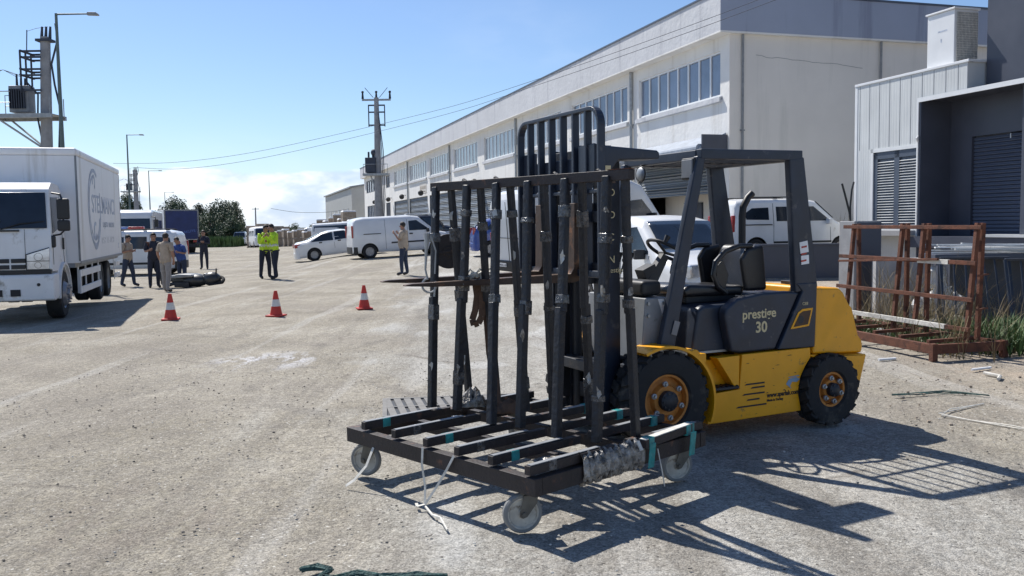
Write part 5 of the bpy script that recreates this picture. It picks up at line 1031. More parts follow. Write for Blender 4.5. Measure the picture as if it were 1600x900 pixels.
    for pts in sidewin:
        for s in both:
            g = MB(); vs = [(x, s * (Y(x, z) + 0.004), z) for x, z in pts] + [(x, s * (Y(x, z) - 0.03), z) for x, z in pts]; k = len(pts)
            g.add(vs, [tuple(range(k)), tuple(range(2 * k - 1, k - 1, -1))] + [(i, k + i, k + (i + 1) % k, (i + 1) % k) for i in range(k)]); g.build('side_window', M['glass'], t)
    for (x0, x1, f, nm) in screens:          # front and rear glass lying on the body line
        g = MB(); NX, NY = 6, 8
        for i in range(NX + 1):
            x = x0 + (x1 - x0) * i / NX; zt = lerp_prof(top, x); yy = w(x) * sfac(zt) * f
            for j in range(NY + 1):
                q = -1 + 2 * j / NY; g.v.append((x + (0.012 if x0 < x1 and x0 > 0 else -0.012), q * yy, zt + 0.016 + 0.010 * (1 - abs(q)) - 0.02 * max(0, abs(q) - 0.8)))
        for i in range(NX):
            for j in range(NY): g.f.append((i * (NY + 1) + j, (i + 1) * (NY + 1) + j, (i + 1) * (NY + 1) + j + 1, i * (NY + 1) + j + 1)); g.m.append(0)
        o_ = g.build(nm, M['glass'], t, smooth=True); md = o_.modifiers.new('s', 'SOLIDIFY'); md.thickness = 0.006; md.offset = -1
    for pts in seams:
        for s in both:
            sm = MB()
            for (a, b), (c, d) in zip(pts, pts[1:]):
                n_ = max(1, int(abs(d - b) / 0.25))
                for k in range(n_):
                    p = (a + (c - a) * k / n_, b + (d - b) * k / n_); q = (a + (c - a) * (k + 1) / n_, b + (d - b) * (k + 1) / n_)
                    sm.beam((p[0], s * (Y(*p) + 0.001), p[1]), (q[0], s * (Y(*q) + 0.001), q[1]), 0.012, 0.006, side=(0, 1, 0))
            sm.build('door_seam', M['plastic'], body)
    for (x, z) in handles:
        for s in both: h_ = MB(); h_.box((x, s * (Y(x, z) + 0.015), z), (0.16, 0.035, 0.06) if abs(hw) > 0 else 0); h_.build('door_handle', M['plastic'], t, bevel=0.01)
    for (x0, x1, z, hh) in strips:
        for s in both: h_ = MB(); h_.beam((x0, s * (Y(x0, z) + 0.006), z), (x1, s * (Y(x1, z) + 0.006), z), 0.022, hh); h_.build('side_strip', M['plastic'], t, bevel=0.004)
    for k, (bm_, xe) in enumerate(zip(bumpers, (xa, xb))):
        d = -1 if k == 0 else 1; b_ = MB(); pr_ = []
        for q in range(9): yy = -1 + q / 4; pr_.append((xe + d * (0.05 - 0.10 * yy ** 4), yy * hw * 0.955))
        pr2 = pr_ + [(xe - d * 0.22, hw * 1.008), (xe - d * 0.22, -hw * 1.008)]
        b_.prism(pr2, z0 - 0.03, z0 + 0.30, axis='z'); b_.build('bumper', M[bm_], t, bevel=0.03)
    for (x, y, z, sx, sy, sz, m_) in lamps:
        for s in both: l_ = MB(); l_.box((x, s * y, z), (sx, sy, sz), rz=-s * 0.35); l_.build('headlight', M[m_], t, bevel=0.03)
    for (x, y, z, sx, sy, sz) in rear_lamps:
        for s in both: l_ = MB(); l_.box((x, s * y, z), (sx, sy, sz)); l_.build('tail_light', M['redlamp'], t, bevel=0.02)
    if mirror:
        x, z, m_ = mirror
        for s in both: l_ = MB(); l_.box((x, s * (hw + 0.10), z), (0.10, 0.20, 0.17)); l_.box((x, s * (hw + 0.0), z - 0.03), (0.05, 0.1, 0.04)); l_.build('wing_mirror', M[m_], t, bevel=0.03)
    if rails:
        for s in both:
            l_ = MB(); y_ = s * (hw * (1 - tum) - 0.12); zt = H + 0.045; l_.tube([(rails[0], y_, zt - 0.04), (rails[0] + 0.12, y_, zt), (rails[1] - 0.12, y_, zt), (rails[1], y_, zt - 0.04)], 0.018, 6)
            for x in (rails[0] + 0.1, (rails[0] + rails[1]) / 2, rails[1] - 0.1): l_.box((x, y_, zt - 0.025), (0.14, 0.05, 0.06))
            l_.build('roof_rail', M['plastic'], t, smooth=True)
    if antenna: l_ = MB(); l_.tube([(0.9, 0.1, H), (0.7, 0.1, H + 0.22)], 0.006, 5); l_.build('antenna', M['plastic'], t)
    if plate is not None:
        x, y, z, s_ = plate; l_ = MB(); l_.box((x, y, z), (0.012, 0.50, 0.11)); p_ = l_.build('number_plate', M['lightprint'], t)
        text(s_, 0.095, M['ink'], 'plate_number', p_, frame_mtx((x + (0.008 if x > 0 else -0.008), y - (0.2 if x > 0 else -0.2), z - 0.035), (0, 1 if x > 0 else -1, 0), (0, 0, 1)))
    # stand it on the slope: all four wheels on the ground
    c_, s_n = math.cos(rz), math.sin(rz); f_ = max(wheels); r_ = min(wheels)
    g4 = [hgt(loc[0] + c_ * a - s_n * b, loc[1] + s_n * a + c_ * b) for a, b in ((f_, hw), (f_, -hw), (r_, hw), (r_, -hw))]
    pit = math.atan2((g4[0] + g4[1] - g4[2] - g4[3]) / 2, f_ - r_); rol = math.atan2((g4[0] + g4[2] - g4[1] - g4[3]) / 2, 2 * hw); mid_ = (f_ + r_) / 2
    t.rotation_euler = (rol, -pit, rz); t.location.z = sum(g4) / 4 - mid_ * math.sin(pit) - 0.012
    return t
VAN_TOP = [(-2.20, 0.62), (-2.18, 1.10), (-2.10, 1.68), (-2.02, 1.80), (-1.7, 1.85), (0.25, 1.85), (0.62, 1.79), (1.28, 1.20), (1.42, 1.12), (2.05, 0.98), (2.20, 0.82), (2.24, 0.62)]
def gz(x, y, dz=0): return (x, y, hgt(x, y) + dz)
# white panel van, side on
vehicle('panel_van', 'white windowless panel van parked side-on behind the man in the beige shirt', 'van', gz(-5.15, 41.75), R(20), 0.90, [(-2.36, 0.62), (-2.34, 1.15), (-2.27, 1.72), (-2.16, 1.83), (-1.8, 1.88), (0.35, 1.88), (0.75, 1.82), (1.45, 1.20), (1.6, 1.12), (2.15, 1.0), (2.32, 0.84), (2.36, 0.62)], 1.05, (-1.60, 1.52), rw=0.33, sidewin=([(0.25, 1.18), (0.25, 1.62), (0.62, 1.64), (1.18, 1.22), (1.2, 1.18)],), screens=((0.82, 1.42, 0.86, 'windscreen'),), seams=([(0.18, 0.4), (0.18, 1.7)], [(-0.85, 0.4), (-0.85, 1.75)], [(1.22, 1.15), (1.15, 0.75), (1.05, 0.45)]), handles=((0.33, 1.04), (0.08, 1.04)), strips=((-1.85, -1.05, 1.12, 0.035), (-0.6, 0.95, 0.68, 0.07)), bumpers=('plastic', 'plastic'), lamps=((2.12, 0.68, 0.92, 0.35, 0.26, 0.20, 'headlamp'),), rear_lamps=((-2.33, 0.80, 1.25, 0.08, 0.1, 0.55),), mirror=(1.10, 1.16, 'plastic'))
# white sedan
vehicle('sedan', 'white four door sedan parked with its boot to the lane, left of the panel van', 'car', gz(-8.95, 46.7), R(17), 0.88, [(-2.25, 0.62), (-2.22, 0.90), (-2.10, 1.02), (-1.65, 1.07), (-0.85, 1.38), (-0.5, 1.45), (0.2, 1.46), (0.55, 1.40), (1.15, 1.02), (2.0, 0.86), (2.2, 0.72), (2.25, 0.55)], 0.92, (-1.32, 1.36), z0=0.22, rw=0.32, tum=0.22, sidewin=([(-1.45, 0.98), (-0.85, 1.30), (-0.30, 1.38), (-0.30, 0.95)], [(-0.22, 0.95), (-0.22, 1.39), (0.30, 1.38), (0.95, 0.98)]), screens=((0.58, 1.10, 0.85, 'windscreen'), (-1.55, -0.88, 0.8, 'rear_window')), seams=([(-0.26, 0.3), (-0.26, 1.4)], [(-1.05, 0.55), (-1.15, 1.0)], [(0.88, 0.35), (0.90, 1.0)]), handles=((-0.95, 0.90), (0.0, 0.90)), lamps=((2.1, 0.66, 0.70, 0.3, 0.3, 0.14, 'headlamp'),), rear_lamps=((-2.12, 0.66, 0.85, 0.28, 0.40, 0.18),), mirror=(0.75, 1.02, 'white'), bumpers=('white', 'white'))
vehicle('tall_estate', 'white estate with a dark window band showing just above the white sedan', 'car', gz(-12.6, 66.5), R(10), 0.92, [(-2.1, 0.7), (-2.08, 1.4), (-1.95, 1.85), (0.9, 1.88), (1.3, 1.78), (1.9, 1.2), (2.4, 1.05), (2.5, 0.7)], 1.1, (-1.4, 1.6), rw=0.34, sidewin=([(-1.9, 1.3), (-1.85, 1.68), (0.95, 1.68), (1.5, 1.3)],), screens=((1.4, 1.85, 0.85, 'windscreen'),), bumpers=('plastic', 'plastic'))
vehicle('delivery_van', 'white van with its nose to the left, half hidden behind the sedan', 'van', gz(-25.8, 118), R(186), 0.95, [(-2.7, 0.7), (-2.68, 1.9), (-2.5, 2.2), (0.9, 2.2), (1.3, 2.05), (2.0, 1.30), (2.6, 1.1), (2.7, 0.7)], 1.2, (-1.7, 1.8), rw=0.34, sidewin=([(0.6, 1.35), (0.6, 1.95), (1.15, 1.95), (1.75, 1.35)],), screens=((1.4, 1.95, 0.85, 'windscreen'),), bumpers=('plastic', 'plastic'), lamps=((2.55, 0.7, 0.95, 0.2, 0.25, 0.2, 'headlamp'),))
# dark SUV and blue hatchback behind the rack
vehicle('dark_suv', 'black off-road estate parked behind the bonnet of the white panel van', 'car', gz(-5.0, 50.5), R(12), 0.95, [(-2.3, 0.7), (-2.28, 1.2), (-2.15, 1.80), (-1.9, 1.90), (0.4, 1.88), (0.7, 1.80), (1.2, 1.28), (2.1, 1.12), (2.3, 0.9), (2.32, 0.7)], 1.15, (-1.4, 1.45), 'darkpaint', rw=0.38, z0=0.35, sidewin=([(-2.0, 1.3), (-1.95, 1.72), (-1.1, 1.74), (-1.1, 1.28)], [(-1.0, 1.28), (-1.0, 1.74), (-0.15, 1.74), (-0.15, 1.28)], [(-0.05, 1.28), (-0.05, 1.74), (0.5, 1.72), (0.95, 1.30)]), screens=((0.76, 1.15, 0.85, 'windscreen'),), bumpers=('darkpaint', 'darkpaint'), lamps=((2.15, 0.7, 1.0, 0.2, 0.25, 0.2, 'headlamp'),), mirror=(0.8, 1.3, 'plastic'))
mb = MB(); q = gz(-5.0, 50.5); mb.box((q[0], q[1], q[2] + 1.93), (1.9, 1.2, 0.05), rz=R(12)); tag(mb.build('roof_sheet', M['whitedull'], bevel=0.01), 'flat white sheet lying on the roof of the black off-road estate', 'sheet')
vehicle('blue_hatchback', 'bright blue hatchback seen between the posts of the glass rack', 'car', gz(0.30, 37.3), R(8), 0.86, [(-1.95, 0.6), (-1.93, 0.95), (-1.80, 1.25), (-1.5, 1.48), (-1.2, 1.54), (0.2, 1.54), (0.5, 1.46), (1.15, 1.05), (1.8, 0.9), (1.98, 0.7), (2.0, 0.55)], 0.98, (-1.25, 1.25), 'bluepaint', rw=0.31, tum=0.2, sidewin=([(-1.45, 1.1), (-1.15, 1.38), (-0.5, 1.42), (-0.5, 1.08)], [(-0.4, 1.08), (-0.4, 1.43), (0.25, 1.42), (0.8, 1.1)]), screens=((0.55, 1.08, 0.85, 'windscreen'), (-1.85, -1.52, 0.8, 'rear_window')), bumpers=('bluepaint', 'bluepaint'), rear_lamps=((-1.88, 0.66, 1.05, 0.12, 0.2, 0.28),), mirror=(0.7, 1.08, 'bluepaint'))
# big high roofed van, its back doors towards the rack
hd = R(35)
HV = [(-2.95, 0.65), (-2.94, 1.6), (-2.90, 2.45), (-2.78, 2.62), (-2.5, 2.70), (1.35, 2.70), (1.75, 2.52), (2.45, 1.45), (2.6, 1.32), (3.0, 1.12), (3.1, 0.9), (3.12, 0.6)]
hv_c = Vector((0.55, 26.0)) + Vector((math.cos(hd), math.sin(hd))) * 2.95 + Vector((-math.sin(hd), math.cos(hd))) * 1.0
hv = vehicle('high_roof_van', 'large white high-roofed van standing behind the glass rack with its back doors to the left', 'van', gz(hv_c.x, hv_c.y), hd, 1.0, HV, 1.3, (-1.9, 1.95), rw=0.35, z0=0.35, tum=0.10, sidewin=([(1.1, 1.45), (1.1, 2.05), (1.65, 2.05), (2.1, 1.5), (2.12, 1.45)],), screens=((1.8, 2.4, 0.86, 'windscreen'),), seams=([(1.0, 0.5), (1.0, 2.2)], [(-0.4, 0.5), (-0.4, 2.4)]), bumpers=('plastic', 'plastic'), rear_lamps=((-2.93, 0.90, 1.25, 0.05, 0.09, 0.45),), mirror=(2.0, 1.5, 'plastic'), plate=(-3.02, 0.35, 0.52, '07 MUG 65'))
mb = MB(); mb.bb(-2.963, -2.95, -0.006, 0.006, 0.6, 2.4); mb.bb(-2.963, -2.95, -0.85, 0.85, 1.32, 1.335); mb.build('back_door_seam', M['plastic'], hv)
text('7-800', 0.14, M['greyprint'], 'back_door_print', hv, frame_mtx((-2.956, -0.25, 1.12), (0, -1, 0), (0, 0, 1)))
# white estate nearest the forklift: faces the camera
vehicle('white_estate', 'white tall estate car facing the camera right behind the forklift dashboard', 'car', gz(2.78, 16.9), R(-68), 0.88, [(-2.05, 0.62), (-2.03, 1.10), (-1.95, 1.60), (-1.85, 1.74), (-1.5, 1.80), (0.20, 1.80), (0.60, 1.73), (1.30, 1.18), (1.45, 1.10), (1.95, 0.98), (2.10, 0.80), (2.13, 0.60)], 1.02, (-1.35, 1.35), rw=0.31, sidewin=([(0.15, 1.12), (0.15, 1.58), (0.55, 1.60), (1.05, 1.18), (1.06, 1.12)], [(-0.85, 1.12), (-0.85, 1.60), (0.05, 1.58), (0.05, 1.12)], [(-1.75, 1.14), (-1.65, 1.58), (-0.95, 1.60), (-0.95, 1.12)]), screens=((0.66, 1.26, 0.84, 'windscreen'),), seams=([(0.10, 0.4), (0.10, 1.65)], [(1.12, 0.5), (1.10, 1.1)]), handles=((0.28, 1.0),), bumpers=('white', 'white'), lamps=((1.99, 0.62, 0.86, 0.30, 0.34, 0.22, 'headlamp'),), mirror=(0.95, 1.12, 'plastic'), antenna=True)
# white people carrier on the forecourt
vehicle('people_carrier', 'white people carrier with black roof bars parked against the grey end wall of the factory', 'car', gz(8.60, 28.3), R(13), 0.89, VAN_TOP, 1.05, (-1.42, 1.45), rw=0.32, sidewin=([(-1.75, 1.22), (-1.80, 1.40), (-1.55, 1.56), (-1.00, 1.58), (-1.00, 1.20)], [(-0.75, 1.16), (-0.75, 1.60), (0.02, 1.60), (0.05, 1.16)], [(0.15, 1.16), (0.15, 1.60), (0.52, 1.60), (1.02, 1.20), (1.03, 1.16)]), screens=((0.68, 1.24, 0.86, 'windscreen'),), seams=([(0.10, 0.4), (0.10, 1.68)], [(-0.85, 0.5), (-0.85, 1.7)], [(1.08, 0.5), (1.06, 1.15)]), handles=((0.22, 0.98), (-0.02, 0.98)), strips=((-2.0, -0.9, 1.06, 0.03), (-0.85, 1.1, 0.52, 0.06)), bumpers=('white', 'white'), lamps=((2.05, 0.66, 0.92, 0.30, 0.28, 0.22, 'headlamp'),), rear_lamps=((-2.15, 0.78, 1.10, 0.10, 0.13, 0.50),), rails=(-1.75, 0.35), mirror=(0.95, 1.14, 'white'))
# police car side on, tail to the right
pc = vehicle('police_van', 'white police van with a red and blue light bar standing behind the group of men', 'police car', gz(-15.95, 37.75), R(188), 0.90, [(-2.1, 0.62), (-2.08, 1.2), (-1.98, 1.72), (-1.9, 1.80), (-1.6, 1.86), (0.25, 1.86), (0.6, 1.80), (1.2, 1.24), (1.4, 1.12), (1.95, 0.98), (2.1, 0.82), (2.12, 0.6)], 1.02, (-1.35, 1.40), rw=0.32, sidewin=([(-1.80, 1.10), (-1.70, 1.55), (-1.05, 1.60), (-1.05, 1.10)], [(-0.80, 1.10), (-0.80, 1.60), (-0.05, 1.60), (-0.02, 1.10)], [(0.10, 1.10), (0.10, 1.60), (0.50, 1.60), (1.0, 1.14)]), screens=((0.66, 1.15, 0.86, 'windscreen'),), seams=([(0.04, 0.4), (0.04, 1.7)], [(-0.92, 0.5), (-0.92, 1.7)]), handles=((-0.1, 0.95), (0.16, 0.95)), strips=((-2.0, -1.75, 0.95, 0.4), (-1.0, 1.0, 0.50, 0.09)), bumpers=('plastic', 'plastic'), rear_lamps=((-2.07, 0.80, 1.1, 0.08, 0.1, 0.6),), mirror=(0.95, 1.14, 'plastic'), rails=(-1.7, 0.3))
for s_, m_ in ((1, 'bluelamp'), (-1, 'redlamp')):
    mb = MB(); mb.box((0.15 - 0.0 * s_ + (0.32 if s_ > 0 else -0.35), 0.0, 1.97), (0.62, 0.30, 0.11)); mb.build('light_bar', M[m_], pc, bevel=0.03)
mb = MB(); mb.box((0.14, 0, 1.905), (1.3, 0.22, 0.04)); mb.build('light_bar_base', M['plastic'], pc)

# ---- box truck
tk = thing('box_truck', 'white box truck with faded round logo parked at the left edge of the picture', 'truck', (-8.56 - 0.957 * 1.20, 17.8 - 0.291 * 1.20, 0), math.atan2(-0.957, 0.291))
def tb(name, m, mb, bevel=0.0, parent=None, smooth=False): return mb.build(name, M[m] if isinstance(m, str) else m, parent or tk, bevel=bevel, smooth=smooth)
mb = MB(); mb.bb(-6.62, 0.0, -1.2, 1.2, 1.02, 3.14); bx = tb('cargo_box', 'boxwhite', mb, 0.01)
mb = MB(); mb.bb(-6.64, 0.02, -1.215, 1.215, 3.14, 3.29); tb('roof_cap', 'boxwhite', mb, 0.04, bx)
mb = MB(); mb.bb(-6.635, 0.0, 1.198, 1.212, 1.0, 1.06); mb.bb(-6.0, -1.4, 1.0, 1.1, 3.29, 3.31); mb.bb(-0.03, 0.006, 1.17, 1.207, 1.06, 3.14); mb.bb(-6.63, -6.60, 1.17, 1.207, 1.06, 3.14); mb.bb(-6.6, 0.0, -1.1, 1.1, 0.93, 1.02); tb('box_trim', 'greypaint', mb, 0.004, bx)
em = MB()
def ringarc(cx, cz, r0, r1, a0, a1, sx=1.0, n=30):
    for i in range(n):
        a, b = R(a0 + (a1 - a0) * i / n), R(a0 + (a1 - a0) * (i + 1) / n)
        em.add([(cx - sx * r * math.cos(q), y, cz + r * math.sin(q)) for y in (1.2025, 1.205) for q, r in ((a, r0), (b, r0), (b, r1), (a, r1))], [(0, 1, 2, 3), (7, 6, 5, 4), (0, 4, 5, 1), (2, 6, 7, 3)])
ringarc(-2.15, 2.16, 0.78, 0.86, 60, 385, 1.05); ringarc(-2.15, 2.16, 0.66, 0.72, 95, 340, 1.05); ringarc(-2.15, 2.72, 0.10, 0.17, -60, 200, 1.2, 12); ringarc(-2.15, 1.66, 0.12, 0.20, 60, 330, 1.2, 12); ringarc(-2.15, 1.60, 0.30, 0.36, 190, 350, 1.2, 12)
em.build('round_emblem', M['greyprint'], bx)
text('STELMANCI', 0.56, M['greyprint'], 'box_lettering', bx, frame_mtx((-1.75, 1.2025, 2.06), (-1, 0, 0), (0, 0, 1)), bold=0.004, sx=1.28)
text('LOJISTIK  NAKLIYAT', 0.17, M['greyprint'], 'small_box_lettering', bx, frame_mtx((-3.3, 1.2025, 1.74), (-1, 0, 0), (0, 0, 1)), sx=1.3)
text('0 532 715 04 28', 0.22, M['lightprint'], 'phone_lettering', bx, frame_mtx((-3.0, 1.2025, 1.36), (-1, 0, 0), (0, 0, 1)), sx=1.5)
text('K', 0.2, M['greyprint'], 'licence_letter', bx, frame_mtx((-5.95, 1.2025, 1.2), (-1, 0, 0), (0, 0, 1)))
# cab
cabp = [(0.02, 0.55), (0.02, 2.42), (0.30, 2.55), (0.95, 2.56), (1.18, 2.46), (1.26, 2.38), (1.48, 1.72), (1.55, 1.50), (1.56, 0.98), (1.50, 0.93), (1.05, 0.93)] + [(0.55 + 0.53 * math.cos(R(a)), 0.46 + 0.53 * math.sin(R(a))) for a in range(30, 171, 20)]
mb = MB(); mb.prism(cabp, -0.97, 0.97); taper(mb, lambda x, y, z: (x, y * (1 - 0.07 * max(0, (z - 1.6) / 0.95)), z)); cab = tb('cab', 'whitedull', mb, 0.085, smooth=False); cab.modifiers['bevel'].segments = 4
def cy(z): return 0.97 * (1 - 0.07 * max(0, (z - 1.6) / 0.95))
mb = MB(); vs = []
for z, x in ((1.715, 1.4945), (2.37, 1.277)):
    for y in (-0.90, 0.90): vs.append((x + 0.012, y * (1 if z < 2 else 0.95), z))
mb.add(vs + [(v[0] - 0.02, v[1], v[2]) for v in vs], [(0, 1, 3, 2), (5, 4, 6, 7), (0, 2, 6, 4), (1, 5, 7, 3), (0, 4, 5, 1), (2, 3, 7, 6)]); tb('windscreen', 'glass', mb, 0.02, cab)
mb = MB(); mb.tube([(1.52, 0.15, 1.70), (1.50, 0.45, 1.80), (1.47, 0.85, 1.84)], 0.012, 5); mb.tube([(1.53, -0.55, 1.70), (1.51, -0.2, 1.76), (1.48, 0.15, 1.86)], 0.012, 5); mb.bb(1.50, 1.535, -0.1, 0.45, 1.66, 1.69); tb('wipers', 'plastic', mb, 0, cab)
for s_ in (1, -1):
    mb = MB(); pts = [(1.36, 1.62), (1.20, 2.28), (0.45, 2.30), (0.40, 1.72), (0.85, 1.70)]
    mb.add([(x, s_ * (cy(z) + 0.006), z) for x, z in pts] + [(x, s_ * (cy(z) - 0.02), z) for x, z in pts], [tuple(range(5)), tuple(range(9, 4, -1))] + [(i, 5 + i, 5 + (i + 1) % 5, (i + 1) % 5) for i in range(5)]); tb('door_window', 'glass', mb, 0, cab)
    mb = MB(); mb.beam((0.35, s_ * 0.972, 1.0), (0.35, s_ * cy(2.4), 2.4), 0.015, 0.008, side=(0, 1, 0)); mb.beam((1.42, s_ * 0.972, 1.05), (1.42, s_ * 0.972, 1.55), 0.015, 0.008, side=(0, 1, 0)); mb.box((0.48, s_ * 0.985, 1.42), (0.06, 0.03, 0.22)); tb('door_seam', 'plastic', mb, 0, cab)
    mb = MB(); mb.lathe([(0.56, 0.93 * s_), (0.56, 1.02 * s_), (0.60, 1.02 * s_), (0.60, 0.93 * s_), (0.56, 0.93 * s_)], (0.55, 0, 0.46), 'y', 18, R(-5), R(178)); tb('wheel_arch_trim', 'whitedull', mb, 0, cab)
    mb = MB(); mb.tube([(1.28, s_ * 0.96, 2.36), (1.40, s_ * 1.12, 2.33), (1.46, s_ * 1.17, 2.22), (1.46, s_ * 1.17, 1.66), (1.40, s_ * 1.10, 1.60), (1.34, s_ * 0.97, 1.58)], 0.018, 6); ma_ = tb('mirror_arm', 'plastic', mb, 0, cab, True)
    mb = MB(); mb.box((1.43, s_ * 1.17, 2.06), (0.10, 0.21, 0.38)); mb.box((1.43, s_ * 1.17, 1.76), (0.10, 0.21, 0.20)); mb.box((1.47, s_ * 0.95, 1.47), (0.12, 0.16, 0.22)); tb('mirror_head', 'plastic', mb, 0.03, cab)
    # lamp cluster
    mb = MB(); mb.prism([(s_ * 0.92, 0.975), (s_ * 0.94, 1.36), (s_ * 0.56, 1.24), (s_ * 0.56, 0.975)], 1.50, 1.574, axis='x'); hl = tb('headlight', 'headlamp', mb, 0.008, cab)
    mb = MB(); mb.bb(1.572, 1.578, min(s_ * 0.56, s_ * 0.93), max(s_ * 0.56, s_ * 0.93), 1.118, 1.130); mb.lathe([(0.066, 1.577), (0.072, 1.577), (0.072, 1.56)], (0, s_ * 0.75, 1.20), 'x', 16); mb.lathe([(0.052, 1.577), (0.058, 1.577), (0.058, 1.56)], (0, s_ * 0.74, 1.05), 'x', 16); mb.beam((1.5745, s_ * 0.55, 0.97), (1.5745, s_ * 0.55, 1.25), 0.006, 0.012); mb.beam((1.5745, s_ * 0.55, 0.972), (1.5745, s_ * 0.93, 0.972), 0.006, 0.014, side=(0, 0, 1)); mb.beam((1.5745, s_ * 0.55, 1.245), (1.5745, s_ * 0.935, 1.365), 0.006, 0.014, side=(0, 0, 1)); tb('lamp_bezel', 'plastic', mb, 0, hl)
mb = MB()
for s_ in (1, -1):
    for z in (1.135, 1.025):
        for y in (0.16, 0.42): mb.bb(1.545, 1.574, s_ * y - 0.115, s_ * y + 0.115, z - 0.038, z + 0.038)
mb.bb(1.50, 1.572, -0.95, 0.95, 0.89, 0.965); mb.beam((1.566, 0.54, 1.0), (1.545, 0.54, 1.70), 0.008, 0.008); tb('front_grille', 'plastic', mb, 0.004, cab)
mb = MB(); mb.bb(1.545, 1.575, -0.06, 0.03, 1.19, 1.25); tb('bonnet_badge', 'galv', mb, 0.01, cab)
mb = MB(); mb.prism([(1.10, 0.44), (1.10, 0.89), (1.57, 0.89), (1.61, 0.80), (1.59, 0.42), (1.50, 0.40)], -1.0, 1.0); bp = tb('bumper', 'whitedull', mb, 0.03)
mb = MB()
for s_ in (1, -1): mb.bb(1.57, 1.612, s_ * 0.36 - 0.08, s_ * 0.36 + 0.08, 0.50, 0.62); mb.cyl((1.58, s_ * 0.74, 0.70), (1.614, s_ * 0.74, 0.70), 0.03, n=10)
mb.bb(1.57, 1.612, -0.22, 0.15, 0.50, 0.62); tb('bumper_openings', 'ink', mb, 0, bp)
mb = MB(); mb.bb(1.605, 1.622, -0.35, 0.12, 0.66, 0.78); np_ = tb('number_plate', 'lightprint', mb, 0, bp); text('35 HB 8', 0.11, M['ink'], 'plate_number', np_, frame_mtx((1.624, -0.32, 0.68), (0, 1, 0), (0, 0, 1)))
mb = MB(); mb.bb(-6.5, 1.4, 0.32, 0.42, 0.62, 0.86); mb.bb(-6.5, 1.4, -0.42, -0.32, 0.62, 0.86); mb.bb(-6.4, -6.3, -1.0, 1.0, 0.5, 0.62)
for x_ in (0.55, -4.0, -5.3): mb.cyl((x_, -0.9, 0.46), (x_, 0.9, 0.46), 0.07, n=10)
mb.bb(-0.35, 0.05, 0.45, 0.95, 0.45, 0.85); mb.cyl((-1.2, 0.3, 0.6), (-1.2, 1.0, 0.6), 0.25, n=14); tb('truck_chassis', 'blacksteel', mb, 0.01)
mb = MB()
for z in (0.80, 0.46): mb.bb(-3.1, -0.35, 1.10, 1.14, z - 0.07, z + 0.07)
for x_ in (-0.37, -1.3, -2.2, -3.1): mb.bb(x_ - 0.03, x_ + 0.03, 1.07, 1.10, 0.40, 1.0)
mb.bb(-0.39, -0.33, 1.10, 1.142, 0.39, 0.87); tb('side_guard', 'boxwhite', mb, 0.008)
mb = MB()
for z in (0.80, 0.5): mb.bb(-6.6, -5.85, 1.10, 1.14, z - 0.06, z + 0.06)
mb.bb(-5.87, -5.8, 1.08, 1.10, 0.4, 1.0); tb('side_guard', 'boxwhite', mb, 0.008)
for x_, dual in ((0.55, 0), (-4.0, 1), (-5.3, 1)):
    for s_ in (1, -1):
        mb = MB(); w_ = 0.27 if not dual else 0.56; ys = s_ * (1.02 - w_ / 2 - (0 if dual else 0.03)); h = w_ / 2; r_ = 0.46
        pf = [(0.28, -h), (r_ * 0.93, -h), (r_, -h + 0.04), (r_, h - 0.04), (r_ * 0.93, h), (0.28, h)] if not dual else [(0.28, -h), (r_ * .93, -h), (r_, -h + 0.04), (r_, -0.04), (r_ * .86, 0), (r_, 0.04), (r_, h - 0.04), (r_ * .93, h), (0.28, h)]
        mb.lathe(pf, (0, 0, 0), 'y', 32); wl = tb('wheel', 'rubber', mb, 0, tk, True); wl.location = (x_, ys, r_)
        rm = MB(); o = s_ * h; k = s_ * (0.05 if not dual else -0.15); rm.lathe([(0.285, o - s_ * 0.01), (0.26, o - s_ * 0.04), (0.20, o + (k if not dual else k)), (0.11, o + k * 1.2), (0.10, o + k + s_ * 0.05), (0, o + k + s_ * 0.05)], (0, 0, 0), 'y', 24)
        for q in range(8): a = 2 * math.pi * q / 8; rm.cyl((0.155 * math.cos(a), o + k * 0.9, 0.155 * math.sin(a)), (0.155 * math.cos(a), o + k + s_ * 0.05, 0.155 * math.sin(a)), 0.018, n=6)
        tb('rim', 'alloy' if not dual else 'greypaint', rm, 0, wl, True)
# ---- white coach front behind the police van
bus = thing('coach', 'white coach front with a wide dark windscreen behind the police van', 'bus', gz(-21.3, 50.3), R(-73))
mb = MB(); mb.prism([(-7.5, 0.35), (-7.5, 2.85), (-7.2, 3.0), (-0.6, 3.02), (-0.15, 2.88), (0.02, 2.6), (0.22, 1.35), (0.25, 0.35)], -1.15, 1.15); mb.build('body', M['white'], bus, bevel=0.10, seg=3)
mb = MB(); vs = [(0.06, -1.02, 2.52), (0.06, 1.02, 2.52), (0.245, 1.06, 1.35), (0.245, -1.06, 1.35)]; mb.add(vs + [(x - 0.05, y, z) for x, y, z in vs], [(0, 1, 2, 3), (7, 6, 5, 4), (0, 4, 5, 1), (1, 5, 6, 2), (2, 6, 7, 3), (3, 7, 4, 0)]); mb.build('windscreen', M['glass'], bus, bevel=0.02)
mb = MB(); mb.bb(-6.5, -0.4, 1.152, 1.16, 1.5, 2.45); mb.bb(-6.5, -0.4, -1.16, -1.152, 1.5, 2.45); mb.build('side_windows', M['glass'], bus)
mb = MB(); mb.bb(0.23, 0.27, -1.0, -0.65, 0.7, 0.95); mb.bb(0.23, 0.27, 0.65, 1.0, 0.7, 0.95); mb.build('headlights', M['headlamp'], bus, bevel=0.02)
